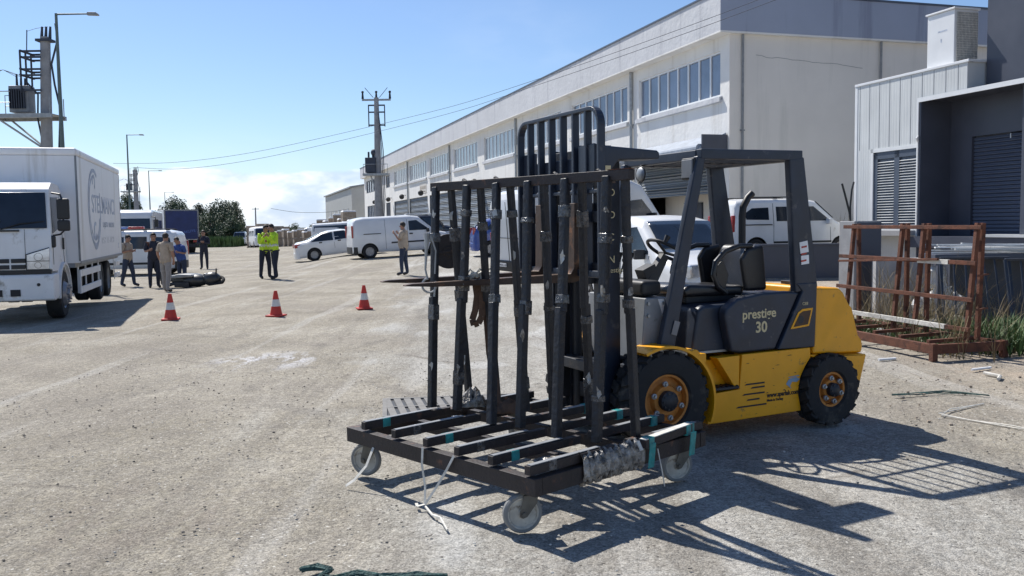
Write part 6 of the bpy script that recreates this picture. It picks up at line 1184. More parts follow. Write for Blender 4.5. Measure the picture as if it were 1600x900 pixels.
for s_ in (1, -1):
    mb = MB(); mb.box((0.12, 1.36 * s_, 2.25), (0.1, 0.2, 0.42)); mb.tube([(0.0, 1.1 * s_, 2.62), (0.15, 1.3 * s_, 2.6), (0.12, 1.36 * s_, 2.4)], 0.03, 6); mb.build('mirror', M['plastic'], bus, bevel=0.03)
    for x_ in (-1.3, -5.8): mb = MB(); mb.cyl((x_, 0.95 * s_, 0.45), (x_, 1.18 * s_, 0.45), 0.45, n=24); mb.build('wheel', M['rubber'], bus, bevel=0.03)
# ---- blue curtain-sided truck seen from behind
bt = thing('tarpaulin_truck', 'truck with a dark blue tarpaulin back parked beyond the police van', 'truck', gz(-24.75, 67.5), R(123))
mb = MB(); mb.bb(0.02, 8.5, -1.22, 1.22, 1.0, 3.25); mb.build('cargo_body', M['boxwhite'], bt, bevel=0.02)
mb = MB(); mb.bb(-0.03, 0.02, -1.15, 1.15, 1.05, 3.18); tp = mb.build('back_tarpaulin', M['tarpblue'], bt, bevel=0.01)
mb = MB(); mb.bb(-0.05, 0.05, -1.25, 1.25, 3.18, 3.28); mb.bb(-0.05, 0.05, -1.25, -1.17, 1.0, 3.18); mb.bb(-0.05, 0.05, 1.17, 1.25, 1.0, 3.18); mb.build('back_frame', M['greypaint'], bt)
mb = MB(); mb.bb(-0.08, 0.3, -1.2, 1.2, 0.45, 0.70); mb.bb(0.0, 8.4, -0.5, 0.5, 0.7, 1.0); mb.build('rear_beam', M['blacksteel'], bt)
for s_ in (1, -1):
    mb = MB(); mb.bb(-0.10, -0.05, s_ * 0.95 - 0.18, s_ * 0.95 + 0.18, 0.80, 0.95); mb.build('tail_light', M['redlamp'], bt); mb = MB(); mb.cyl((1.2, s_ * 0.6, 0.5), (1.2, s_ * 1.15, 0.5), 0.5, n=22); mb.build('wheel', M['rubber'], bt, bevel=0.03)
text('NAKLIYE', 0.28, M['bluelamp'], 'tarpaulin_lettering', tp, frame_mtx((-0.035, 0.1, 1.45), (0, -1, 0.15), (0, 0.15, 1)))
# ---- far vans and old camper
vehicle('far_van', 'small white van facing the camera in front of the green reeds', 'van', gz(-42.2, 140.0), R(-78), 0.92, [(-2.4, 0.7), (-2.38, 1.9), (-2.2, 2.2), (1.0, 2.2), (1.35, 2.1), (1.95, 1.3), (2.35, 1.15), (2.4, 0.6)], 1.2, (-1.4, 1.6), rw=0.35, sidewin=([(-1.9, 1.4), (-1.9, 1.9), (1.1, 1.9), (1.5, 1.4)],), screens=((1.38, 1.92, 0.92, 'windscreen'),), bumpers=('plastic', 'plastic'), lamps=((2.3, 0.7, 0.95, 0.2, 0.25, 0.2, 'headlamp'),), mirror=(1.4, 1.5, 'plastic'))
vehicle('old_camper', 'dull grey-white old camper van behind the two officers in yellow', 'camper van', gz(-29.9, 107.0), R(-66), 1.0, [(-2.7, 0.6), (-2.68, 2.1), (-2.5, 2.45), (1.6, 2.45), (1.95, 2.3), (2.3, 1.4), (2.6, 1.2), (2.65, 0.6)], 1.2, (-1.6, 1.7), 'whitedull', rw=0.36, sidewin=([(-2.2, 1.4), (-2.2, 2.0), (-0.6, 2.0), (-0.6, 1.4)], [(-0.3, 1.4), (-0.3, 2.0), (1.6, 2.0), (1.9, 1.4)]), screens=((2.0, 2.28, 0.85, 'windscreen'),), bumpers=('whitedull', 'whitedull'), rear_lamps=((-2.66, 0.85, 1.0, 0.08, 0.1, 0.3),))

# ---- fallen scooter
sc = thing('fallen_scooter', 'dark grey motor scooter lying on its side beside the group of men', 'scooter', gz(-10.25, 28.6), R(-8))
def sb_(name, m, mb, bevel=0.0, smooth=False): return mb.build(name, M[m], sc, bevel=bevel, smooth=smooth)
mb = MB(); mb.sph((0.15, 0, 0.22), 0.36, 14, 9, (1.25, 0.9, 0.58)); mb.sph((-0.30, 0.02, 0.24), 0.32, 14, 9, (1.2, 0.8, 0.62)); sb_('body_panels', 'moto', mb, smooth=True)
mb = MB(); mb.sph((0.70, 0.0, 0.26), 0.30, 14, 9, (1.0, 0.8, 0.75)); mb.box((0.55, 0.1, 0.30), (0.3, 0.35, 0.28), rz=0.3); sb_('front_shield', 'moto', mb, 0.04, True)
mb = MB(); mb.prism([(-0.62, 0.36), (-0.25, 0.44), (0.20, 0.42), (0.22, 0.34), (-0.6, 0.28)], -0.34, 0.30); sb_('saddle', 'greypaint', mb, 0.04)
for x_ in (0.86, -0.72):
    mb = MB(); pts = [(x_ + 0.23 * math.cos(a), -0.02 + 0.23 * math.sin(a) * 0.75, 0.20 + 0.23 * math.sin(a) * 0.5) for a in [2 * math.pi * k / 22 for k in range(22)]]; mb.tube(pts, 0.055, 8, closed=True)
    for k in range(5): a = 2 * math.pi * k / 5; mb.tube([(x_, -0.02, 0.2), (x_ + 0.21 * math.cos(a), -0.02 + 0.16 * math.sin(a), 0.2 + 0.1 * math.sin(a))], 0.02, 5)
    sb_('wheel', 'rubber', mb, smooth=True)
mb = MB(); mb.tube([(0.62, 0.25, 0.35), (0.80, 0.05, 0.40), (0.90, -0.1, 0.52)], 0.018, 6); mb.tube([(0.86, -0.02, 0.42), (0.92, -0.12, 0.60)], 0.025, 6); mb.tube([(0.62, 0.25, 0.35), (0.5, 0.4, 0.30)], 0.018, 6); sb_('handlebar', 'plastic', mb, smooth=True)
mb = MB(); mb.tube([(-0.3, -0.3, 0.12), (-0.85, -0.25, 0.12)], 0.05, 8); mb.box((-0.15, -0.25, 0.10), (0.5, 0.2, 0.16)); mb.box((-0.95, 0.05, 0.30), (0.12, 0.3, 0.2)); sb_('engine_and_exhaust', 'blacksteel', mb, 0.02)
# ================================================================ PEOPLE   local x is the way the person faces
def person(label, x, y, rz, H, shirt, trousers, larm, rarm, lean=0.0, head=0.0, stance=0.10, shirt_len=0.0, sleeves='short', hair='hair', vest=False, belly=0.0, extra=None, step=0.0):
    t = thing('person', label, 'person', gz(x, y), rz)
    k = H / 1.75
    def sp(p): return Vector(p) * k
    J = {'pel': (0, 0, 0.95), 'spn': (0.02 + lean * 0.4 + belly * 0.4, 0, 1.14), 'che': (lean * 0.8, 0, 1.33), 'nek': (0.0 + lean, 0, 1.49), 'hd0': (0.03 + lean + head * 0.5, 0, 1.56), 'hd1': (0.035 + lean + head, 0, 1.645), 'hd2': (0.025 + lean + head, 0, 1.70)}
    nose = (0.12 + lean + head * 1.4, 0, 1.615)
    E_, r_ = [], {}
    rad = {'pel': (.15, .115), 'spn': (.14 + belly * 0.5, .11 + belly), 'che': (.165, .115), 'nek': (.058, .058), 'hd0': (.072, .078), 'hd1': (.078, .092), 'hd2': (.068, .080)}
    region = {}
    def chain(names, reg):
        for a, b in zip(names, names[1:]): E_.append((a, b)); region[(a, b)] = reg
    chain(['pel', 'spn', 'che', 'nek'], 'torso'); chain(['nek', 'hd0', 'hd1', 'hd2'], 'head')
    for s, nm, arm in ((1, 'L', larm), (-1, 'R', rarm)):
        J['sho' + nm] = (lean * 0.9, s * 0.185, 1.425); e, h = arm
        J['elb' + nm] = (lean * 0.9 + e[0], s * (0.185 + e[1]), 1.425 + e[2]); J['wri' + nm] = (J['elb' + nm][0] + h[0], J['elb' + nm][1] + s * h[1], J['elb' + nm][2] + h[2])
        d = (Vector(J['wri' + nm]) - Vector(J['elb' + nm])).normalized(); J['pal' + nm] = tuple(Vector(J['wri' + nm]) + d * 0.08)
        rad['sho' + nm] = (.062, .062); rad['elb' + nm] = (.043, .043); rad['wri' + nm] = (.029, .029); rad['pal' + nm] = (.036, .024)
        E_.append(('che', 'sho' + nm)); region[('che', 'sho' + nm)] = 'torso'; chain(['sho' + nm, 'elb' + nm], 'uarm'); chain(['elb' + nm, 'wri' + nm], 'farm'); chain(['wri' + nm, 'pal' + nm], 'hand')
        st = s * step
        J['hip' + nm] = (0, s * 0.085, 0.90); J['kne' + nm] = (0.02 + st * 0.5, s * (0.09 + stance * 0.3), 0.50); J['ank' + nm] = (-0.02 + st, s * (0.06 + stance * 0.6), 0.085); J['toe' + nm] = (0.15 + st, s * (0.08 + stance * 0.7), 0.035)
        rad['hip' + nm] = (.098, .098); rad['kne' + nm] = (.062, .062); rad['ank' + nm] = (.042, .042); rad['toe' + nm] = (.040, .030)
        E_.append(('pel', 'hip' + nm)); region[('pel', 'hip' + nm)] = 'pelvis'; chain(['hip' + nm, 'kne' + nm], 'thigh'); chain(['kne' + nm, 'ank' + nm], 'shin'); chain(['ank' + nm, 'toe' + nm], 'foot')
    names = list(J); idx = {n: i for i, n in enumerate(names)}
    me = bpy.data.meshes.new('person_body'); me.from_pydata([sp(J[n]) for n in names], [(idx[a], idx[b]) for a, b in E_], [])
    o = bpy.data.objects.new('body', me); col.objects.link(o)
    o.modifiers.new('skin', 'SKIN'); sk = me.skin_vertices[0].data
    for n in names: sk[idx[n]].radius = (rad[n][0] * k, rad[n][1] * k); sk[idx[n]].use_root = (n == 'pel')
    sub = o.modifiers.new('sub', 'SUBSURF'); sub.levels = 2; sub.render_levels = 2
    bpy.context.view_layer.update(); m2 = bpy.data.meshes.new_from_object(o.evaluated_get(bpy.context.evaluated_depsgraph_get())); o.modifiers.clear(); o.data = m2; o.parent = t
    # hands, nose, ears and finger chains joined into the body mesh
    b = bmesh.new(); b.from_mesh(m2); ex = MB()
    hc = sp(J['hd1']); ex.sph(sp(nose), 0.02 * k, 6, 5, (0.9, 0.8, 1.3))
    for s in (1, -1): ex.sph(hc + Vector((-0.005, s * 0.082 * k, -0.02 * k)), 0.026 * k, 6, 5, (0.8, 0.4, 1.2))
    for nm, s in (('L', 1), ('R', -1)):
        p = sp(J['pal' + nm]); d = (p - sp(J['wri' + nm])).normalized(); side = Vector((0, 1, 0)).cross(d); side = side.normalized() if side.length > 0.1 else Vector((1, 0, 0)); nrm = d.cross(side)
        for q in range(4):
            b0 = p + side * (q - 1.5) * 0.019 * k; ln = (0.07, 0.08, 0.075, 0.06)[q] * k
            ex.tube([b0, b0 + d * ln * 0.5, b0 + d * ln * 0.85 - nrm * s * 0.02], [0.0095 * k, 0.009 * k, 0.007 * k], 5)
        b0 = sp(J['wri' + nm]) + d * 0.03; ex.tube([b0, b0 + side * 0.04 * k + d * 0.03, b0 + side * 0.05 * k + d * 0.065], [0.012 * k, 0.010 * k, 0.008 * k], 5)
    v0 = [b.verts.new(v) for v in ex.v]
    for f in ex.f:
        try: b.faces.new([v0[i] for i in f])
        except ValueError: pass
    for f in b.faces: f.smooth = True
    b.to_mesh(m2); b.free(); m2.materials.clear(); m2.materials.append(M['skin'])
    nb = len(m2.polygons) - len(ex.f)
    segs = [(sp(J[a]), sp(J[c]), region[(a, c)], (rad[a][0] + rad[c][0]) / 2) for a, c in E_]
    def reg(c):
        best = None
        for a, c2, rg_, rr_ in segs:
            ab = c2 - a; tt = max(0, min(1, (c - a).dot(ab) / ab.length_squared)); d = (c - a - ab * tt).length / (rr_ + 0.02)
            if best is None or d < best[0]: best = (d, rg_, tt)
        return best
    def garment(name, m, test, off):
        bb = bmesh.new(); bb.from_mesh(m2); bb.normal_update(); kill = [f for i, f in enumerate(bb.faces) if i >= nb or not test(f.calc_center_median())]
        nv = {v: v.co + v.normal * off for v in bb.verts}
        for v, cnew in nv.items(): v.co = cnew
        bmesh.ops.delete(bb, geom=kill, context='FACES')
        g = bpy.data.meshes.new(name); bb.to_mesh(g); bb.free(); g.materials.clear(); g.materials.append(M[m]); go = bpy.data.objects.new(name, g); col.objects.link(go); go.parent = t
        so = go.modifiers.new('s', 'SOLIDIFY'); so.thickness = 0.008; so.offset = -1
        return go
    slv = {'short': 0.8, 'long': 2}[sleeves]; hem = (0.93 - shirt_len) * k
    def t_shirt(c):
        d, rg_, tt = reg(c)
        return (rg_ == 'torso' and c.z < 1.50 * k) or (rg_ in ('pelvis', 'thigh') and c.z > hem and abs(c.y) < 0.25) or (rg_ == 'uarm' and (slv > 1 or tt < slv)) or (rg_ == 'farm' and slv > 1)
    def t_tr(c):
        d, rg_, tt = reg(c); return (rg_ in ('pelvis', 'thigh', 'shin') and c.z < 1.0 * k) or (rg_ == 'torso' and c.z < 1.0 * k) or (rg_ == 'foot' and c.z > 0.075 * k)
    garment('shirt', shirt, t_shirt, 0.020); garment('trousers', trousers, t_tr, 0.013); garment('shoes', 'shoe', lambda c: reg(c)[1] == 'foot' or c.z < 0.08 * k, 0.010)
    hm = MB(); c = sp(J['hd1']) + Vector((-0.012, 0, 0.028 * k)); hm.sph(c, 0.102 * k, 14, 9, (1.0, 0.86, 1.0), 0.03, random.Random(int(x * 7)))
    hm.f = [f for f in hm.f if (sum(hm.v[i][2] for i in f) / len(f) > c.z - 0.005 - 0.09 * (sum(hm.v[i][0] for i in f) / len(f) < c.x + 0.01)) and not (sum(hm.v[i][0] for i in f) / len(f) > c.x + 0.06 and sum(hm.v[i][2] for i in f) / len(f) < c.z + 0.05)]; hm.m = [0] * len(hm.f)
    hm.build('hair', M[hair], t, smooth=True, ang=80)
    ey = MB()
    for s in (1, -1): ey.sph(sp(J['hd1']) + Vector((0.078 * k, s * 0.03 * k, -0.012 * k)), 0.011 * k, 6, 5)
    ey.box(sp(J['hd0']) + Vector((0.072 * k, 0, -0.005)), (0.012, 0.045 * k, 0.008)); ey.build('eyes_and_mouth', M['ink'], t)
    if vest:
        garment('reflective_band', 'reflect', lambda c: t_shirt(c) and 1.06 * k < c.z < 1.12 * k and abs(c.y) < 0.24, 0.026); bl = MB(); bl.lathe([(0.175 * k, 0.90 * k), (0.18 * k, 0.95 * k)], (0.0, 0, 0), 'z', 16); bl.v = [(v[0] * 0.85, v[1], v[2]) for v in bl.v]; bl.build('belt', M['plastic'], t)
    if extra: extra(t, sp, J)
    return t
DOWN = ((0.0, 0.05, -0.28), (0.05, 0.01, -0.25)); BENT = ((-0.04, 0.06, -0.26), (0.20, -0.10, 0.05)); FOLD = ((0.05, 0.06, -0.26), (0.18, -0.20, 0.06)); HIP = ((-0.06, 0.12, -0.25), (0.10, -0.08, -0.18)); UPH = ((0.06, 0.05, -0.26), (0.17, -0.06, 0.20)); POCKET = ((-0.03, 0.08, -0.27), (0.08, -0.03, -0.22))
person('man in a beige t-shirt and jeans beside the rear of the box truck', -12.75, 29.75, R(-15), 1.70, 'beigecloth', 'denim', BENT, BENT, head=0.03, step=0.16)
person('man in a dark t-shirt with his hands forward beside the police van', -11.55, 28.9, R(-60), 1.76, 'navy', 'navy', HIP, BENT, lean=0.08, head=0.05)
person('man in pale grey trousers seen from behind, nearest of the group', -10.28, 26.6, R(75), 1.74, 'beigecloth', 'greycloth', POCKET, POCKET, lean=0.03, shirt_len=0.05, step=0.1)
person('man in a bright blue shirt leaning over the fallen scooter', -11.0, 29.9, R(-110), 1.60, 'bluecloth', 'denim', BENT, DOWN, lean=0.14, head=0.08)
person('man dressed all in dark clothes standing alone behind the fallen scooter', -14.3, 41.7, R(-80), 1.80, 'navy', 'navy', FOLD, FOLD, sleeves='long')
person('officer in a yellow hi-vis jacket looking down at papers, on the left of the pair', -8.12, 29.5, R(-45), 1.76, 'hiviz', 'navy', FOLD, UPH, lean=0.04, head=0.05, sleeves='long', vest=True, step=0.07)
person('officer in a yellow hi-vis jacket facing his colleague, on the right of the pair', -7.68, 29.1, R(-140), 1.78, 'hiviz', 'navy', UPH, FOLD, lean=0.04, head=0.04, sleeves='long', vest=True, step=0.08)
person('stout man in a beige shirt standing alone before the white panel van', -3.55, 29.55, R(165), 1.74, 'beigecloth', 'denim', UPH, UPH, belly=0.05, shirt_len=0.02, step=0.05)

# ================================================================ STREET LAMPS, POLES, CABLES
def lamp(x, y, h, arm, lab, rz=R(0)):
    t = thing('street_lamp', lab, 'street lamp', (x, y, hgt(x, y)), rz, 'street lamps along the left of the lane')
    mb = MB(); mb.cyl((0, 0, 0), (0, 0, h), 0.10, 0.045, n=10); mb.cyl((0, 0, 0), (0, 0, 0.5), 0.13, n=10); mb.build('pole', M['polegreen'], t, smooth=True)
    mb = MB(); mb.cyl((0, 0, h - 0.03), (arm * 0.78, 0, h - 0.03), 0.03, 0.025, n=8); mb.build('lamp_arm', M['polegreen'], t, smooth=True)
    mb = MB(); mb.prism([(arm * 0.72, h - 0.07), (arm * 0.76, h + 0.02), (arm * 0.95, h + 0.01), (arm, h - 0.06), (arm * 0.98, h - 0.09)], -0.09, 0.09); mb.build('lamp_head', M['greypaint'], t, bevel=0.015)
lamp(-14.85, 30.0, 9.0, 1.40, 'nearest and tallest street lamp rising behind the white box truck', 0)
lamp(-29.0, 68.5, 9.0, 1.30, 'second street lamp, above the white coach'); lamp(-42.5, 106, 9.3, 1.6, 'third street lamp, behind the blue tarpaulin truck'); lamp(-58.0, 151, 9.0, 1.6, 'farthest thin street lamp, in front of the trees')
def tpole(x, y, h, r0, r1, tilt, lab, side=-1, plat=1.75, far=False, crossarm=False):
    t = thing('utility_pole', lab, 'utility pole', (x, y, 0), 0)
    def P_(a, b, z): return (a + tilt * (h - z), b, z)
    mb = MB(); mb.cyl(P_(0, 0, -0.3), P_(0, 0, h), r0, r1, n=12); mb.build('pole', M['concrete'], t, smooth=True)
    if crossarm:
        mb = MB(); mb.beam((-0.95, 0, h - 0.15), (0.95, 0, h - 0.15), 0.10, 0.12); mb.build('crossarm', M['galv'], t)
        for a in (-0.90, 0.0, 0.90): mb = MB(); mb.cyl((a, 0, h - 0.08), (a, 0, h + 0.34), 0.085, 0.05, n=8); mb.sph((a, 0, h + 0.36), 0.09, 8, 5); mb.build('insulator', M['plastic'], t, smooth=True)
        mb = MB()
        for s in (1, -1):
            for z in (h - 0.55, h - 1.0, h - 1.85): mb.bb(min(0, s * 0.55), max(0, s * 0.55), -0.04, 0.04, z, z + 0.09)
            mb.bb(s * 0.5, s * 0.56, -0.05, 0.05, h - 1.9, h - 0.5); mb.tube([(s * 0.2, 0, h), (s * 0.75, 0, h + 0.65)], 0.02, 5)
        mb.build('switch_frame', M['wire'], t)
        mb = MB(); mb.bb(-0.95, 0.70, -0.5, 0.5, h - 5.15, h - 5.0); mb.tube([(-0.9, -0.45, h - 5), (-0.9, -0.45, h - 4.4), (0.7, -0.45, h - 4.4), (0.7, -0.45, h - 5)], 0.025, 5); mb.tube([(-0.5, 0, h - 5.1), (-0.1, 0, h - 6.3)], 0.05, 5); mb.build('platform', M['galv'], t)
        mb = MB(); mb.box((-0.45, 0, h - 4.45), (0.7, 0.7, 1.0)); mb.cyl((-0.6, 0, h - 4.0), (-0.6, 0, h - 3.55), 0.07, n=8); mb.cyl((-0.3, 0, h - 4.0), (-0.3, 0, h - 3.4), 0.09, n=8); mb.sph((-0.25, 0, h - 3.6), 0.22, 8, 6); mb.build('transformer', M['wire'], t, bevel=0.03)
        mb = MB()
        for s in (0.32, 0.42): mb.tube([(0.15, -0.2, h - 1.0), (s, -0.3, h - 3.5), (s + 0.05, -0.3, h - 6.5), (0.25, -0.3, 0.6)], 0.03, 5)
        mb.build('down_cable', M['wire'], t); mb = MB(); mb.bb(-0.45, 0.45, -0.45, 0.45, 0, 1.5); mb.build('pole_base', M['concrete'], t, bevel=0.03)
        return t
    hp = h - 2.62
    mb = MB(); x0, x1 = P_(-1.70, 0, hp)[0], P_(0.42, 0, hp)[0]; mb.bb(x0, x1, -0.55, -0.42, hp - 0.14, hp); mb.bb(x0, x1, 0.42, 0.55, hp - 0.14, hp); mb.bb(x0, x1, -0.42, 0.42, hp - 0.03, hp - 0.005); mb.bb(x0, x0 + 0.08, -0.42, 0.42, hp - 0.14, hp - 0.035)
    for y_ in (-0.48, 0.48): mb.tube([(x0 + 0.05, y_, hp), (x0 + 0.05, y_, hp + 0.75), (x0 + 0.75, y_, hp + 0.75)], 0.018, 5); mb.tube([(x0 + 0.05, y_, hp + 0.38), (x0 + 0.75, y_, hp + 0.38)], 0.014, 5); mb.tube([(x1 - 0.05, y_, hp), (x1 - 0.05, y_, hp + 0.6)], 0.018, 5)
    mb.tube([(x0 + 0.25, -0.48, hp - 0.12), P_(-0.05, -0.1, hp - 1.15)], 0.035, 5); mb.tube([(x0 + 0.25, 0.48, hp - 0.12), P_(-0.05, 0.1, hp - 1.15)], 0.035, 5); mb.build('platform', M['galv'], t)
    cx = P_(-0.80, 0, hp)[0]; mb = MB(); mb.box((cx, 0, hp + 0.53), (0.66, 0.5, 0.90)); tr = mb.build('transformer', M['greypaint'], t, bevel=0.03)
    mb = MB()
    for k in range(7): mb.bb(cx - 0.26 + k * 0.08, cx - 0.23 + k * 0.08, -0.36, -0.26, hp + 0.2, hp + 0.85)
    for k in range(3): mb.cyl((cx - 0.15 + k * 0.14, 0, hp + 0.95), (cx - 0.15 + k * 0.14, 0, hp + 1.25 + (0.15 if k == 0 else 0)), 0.045, 0.03, n=7)
    mb.build('fins_and_bushings', M['wire'], tr)
    mb = MB()
    for z in (h - 0.55, h - 0.75, h - 1.15, h - 1.35, h - 1.85): mb.bb(P_(-0.62, 0, z)[0], P_(0, 0, z)[0], -0.35, -0.29, z, z + 0.06); mb.bb(P_(-0.62, 0, z)[0], P_(0, 0, z)[0], 0.29, 0.35, z, z + 0.06); mb.bb(P_(-0.66, 0, z)[0], P_(-0.60, 0, z)[0], -0.45, 0.45, z, z + 0.06)
    for y_ in (-0.35, 0, 0.35): mb.bb(P_(-0.66, 0, h - 1.85)[0], P_(-0.62, 0, h - 1.85)[0], y_ - 0.03, y_ + 0.03, h - 1.9, h - 0.5)
    mb.tube([P_(-0.64, 0, h - 0.5), P_(-0.62, 0, h + 0.25)], 0.018, 5); mb.build('fuse_frame', M['wire'], t)
    mb = MB()
    for a in (-0.12, 0.02, 0.16): mb.cyl(P_(a, 0, h - 0.05), P_(a + 0.02, 0, h + 0.35), 0.055, 0.035, n=7)
    mb.box(P_(0, 0, h - 0.12), (0.5, 0.4, 0.08)); mb.build('insulator_head', M['wire'], t)
    mb = MB(); mb.tube([P_(0.35, 0, h + 0.45), P_(0.42, 0, h - 0.1), P_(0.20, 0, h - 0.9), P_(0.30, 0, h - 1.6), P_(0.48, 0, hp + 0.2), P_(0.42, 0, hp - 1.2), P_(0.36, 0, 1.5)], 0.035, 6); mb.tube([(cx + 0.2, 0, hp + 1.1), (cx + 0.55, 0, hp + 0.7), (cx + 0.45, 0.1, hp - 0.1), P_(-0.12, 0.1, hp - 1.3), P_(-0.05, 0.1, 1)], 0.03, 6)
    for k in range(3): mb.tube([(cx - 0.15 + k * 0.14, 0, hp + 1.3), (cx - 0.6, 0, hp + 1.55), (cx - 1.4, 0, hp + 1.4 - 0.1 * k), (cx - 2.4, 0, hp + 0.8)], 0.008, 4)
    mb.tube([P_(-0.64, 0, h + 0.2), P_(-0.3, 0, h + 0.30), P_(0.1, 0, h + 0.35)], 0.008, 4); mb.build('cables', M['wire'], t)
    return t
tpole(-15.75, 31.0, 8.25, 0.24, 0.16, -0.035, 'near concrete pole with a transformer on a platform, rising behind the box truck')
tpole(-47.0, 113, 9.2, 0.34, 0.26, 0.0, 'far transformer pole between the second and third street lamps')
tpole(-8.8, 60.0, 10.2, 0.34, 0.15, 0.0, 'tall concrete utility pole with crossarm and transformer in front of the factory', crossarm=True)
t_ = thing('utility_pole', 'thin distant pole standing above the stacked pallets behind the officers', 'utility pole', (-42.6, 150, 0)); mb = MB(); mb.cyl((0, 0, 0), (0, 0, 5.2), 0.14, 0.1, n=8); mb.bb(-0.6, 0.6, -0.05, 0.05, 4.9, 5.0); mb.build('pole', M['concrete'], t_)
def cable(pts, r, lab):
    P = [Vector(p) for p in pts]; out_ = []
    for i in range(len(P) - 1):
        a, b, c, d = P[max(0, i - 1)], P[i], P[i + 1], P[min(len(P) - 1, i + 2)]
        for k in range(8): u = k / 8; out_.append(0.5 * ((2 * b) + (c - a) * u + (2 * a - 5 * b + 4 * c - d) * u * u + (3 * b - a - 3 * c + d) * u ** 3))
    out_.append(P[-1]); mb = MB(); mb.tube(out_, [max(r, 0.00021 * v.y) for v in out_], 6); tag(mb.build('overhead_cable', M['wire'], smooth=True), lab, 'cable', 'overhead cables across the sky')
def cline(t): return (-46 + 53.1 * t, 110 - 85 * t)
cable([(*cline(t), z) for t, z in ((-0.15, 10.8), (0, 9.8), (0.25, 8.3), (0.507, 7.30), (0.772, 6.98), (0.876, 7.15), (1.0, 7.80), (1.12, 8.9), (1.2, 9.9))], 0.009, 'upper overhead cable sagging across the sky up to the factory roof')
cable([(cline(t)[0] + 0.3, cline(t)[1] - 0.5, z) for t, z in ((0.0, 9.3), (0.25, 7.6), (0.507, 6.75), (0.772, 6.66), (0.876, 6.95), (1.0, 7.66), (1.12, 8.8), (1.2, 9.8))], 0.009, 'lower overhead cable running just below the upper one')
cable([(-40, 150, 5.0), (-34, 146, 4.2), (-26, 140, 4.4), (-17, 132, 6.6)], 0.01, 'faint far cable dipping between the distant pole and the factory')

# ================================================================ BACKGROUND
wh = thing('warehouse', 'distant pale grey warehouse left of the far end of the factory', 'building', (-23.85, 135, 0), math.atan2(0.291, 0.957))
mb = MB(); mb.bb(0, 22, 0, 42, -1.2, 7.6); mb.prism([(0, 7.6), (11, 9.3), (22, 7.6)], 0, 42); mb.build('warehouse_walls', M['corru'], wh)
mb = MB(); mb.prism([(-0.3, 7.58), (11, 9.35), (22.3, 7.58), (22.3, 7.8), (11, 9.6), (-0.3, 7.8)], -0.3, 42.3); mb.build('roof', M['greypaint'], wh)
for k in range(5): mb = MB(); mb.bb(-0.05, -0.005, 5 + k * 6.5, 5.9 + k * 6.5, 2.4, 4.6); mb.build('window', M['glassblue'], wh)
mb = MB(); mb.bb(2, 9, -0.06, -0.005, 4.0, 4.4); mb.build('sign_band', M['greyprint'], wh)
def pallet(x, y, w, h, seed, lab, cap=True):
    t = thing('block_pallet', lab, 'pallet', (x, y, 0), R(17) + random.Random(seed).uniform(-.15, .15), 'pallets of blocks stacked in the far yard'); t.location.z = hgt(x, y); h -= hgt(x, y); rg = random.Random(seed)
    mb = MB(); mb.box((0, 0, 0.06), (w, 1.1, 0.12)); nl = max(1, int(h / 0.55))
    for k in range(nl): mb.box((rg.uniform(-.04, .04), 0, 0.12 + (h - 0.12) * (k + 0.5) / nl), (w * rg.uniform(0.9, 1.0), 1.0, (h - 0.12) / nl * 0.94))
    mb.build('blocks', M['palletbeige'], t, bevel=0.02)
    if cap: mb = MB(); mb.box((0, 0, h + 0.05), (w * 1.02, 1.1, 0.14), top=0.86); mb.build('white_wrap', M['whitedull'], t, bevel=0.03)
ORD = 'first second third fourth fifth sixth seventh eighth ninth tenth eleventh twelfth thirteenth'.split()
PXS = sorted((505, 517, 524, 533, 540, 547, 498, 511, 528, 556, 548, 563, 536))
PD = 0
for (px, py, w_, D_) in ((505, 344, 1.1, 95), (517, 346, 1.2, 90), (524, 341, 1.0, 88), (533, 336, 1.3, 86), (540, 343, 1.2, 84), (547, 331, 1.25, 82), (498, 350, 1.2, 98), (511, 351, 1.4, 86), (528, 350, 1.6, 80), (556, 345, 1.2, 78), (548, 348, 1.3, 76), (563, 347, 1.4, 74), (536, 352, 1.5, 74)):
    PD += 1; x_ = (px - 800) / 1400 * D_; hz = 356 - 0.014 * (px - 500); pallet(x_, D_, w_, 1.65 + (hz - py) / 1400 * D_, PD, ORD[PXS.index(px)] + ' wrapped pallet of blocks from the left among the far stacks below the warehouse')
for i, px in enumerate(range(432, 500, 8)):
    D_ = 92 - i * 1.2; x_ = (px - 800) / 1400 * D_; pallet(x_, D_, 0.62 * 1.0 + 0.0, 1.25 + 0.12 * (i % 3), 50 + i, ORD[i] + ' brown pallet from the left in the low row between the officers and the sedan')
for i, (px, py, w_) in enumerate(((398, 352, 1.6), (412, 349, 1.6), (424, 356, 1.2), (436, 353, 1.5), (446, 354, 1.3))):
    D_ = 110; pallet((px - 800) / 1400 * D_, D_, w_, 1.65 + (357 - py) / 1400 * D_, 90 + i, ORD[i] + ' crate stack from the left on the skyline above the officers', cap=False)
mb = MB(); mb.bb(-0.5, 5.5, -0.15, 0.15, 0, 1.9); o = mb.build('yard_wall', M['brick'], loc=(-17.2, 96, 0), rz=R(17)); tag(o, 'low pale wall between the far pallets and the factory', 'wall')
def reeds():
    rg = random.Random(5); mb = MB()
    for _ in range(5200):
        x = rg.uniform(-62, -40.5); y = rg.uniform(131, 136); h = rg.uniform(0.9, 1.8); a = rg.uniform(0, 3.14); w = rg.uniform(0.1, 0.3); l = rg.uniform(-.3, .3)
        mb.add([(x - w * math.cos(a), y - w * math.sin(a), -0.98), (x + w * math.cos(a), y + w * math.sin(a), -1.05), (x + l, y, h - 1)], [(0, 1, 2)])
    struct(mb.build('reed_bed', M['reed']), 'stuff')
reeds()
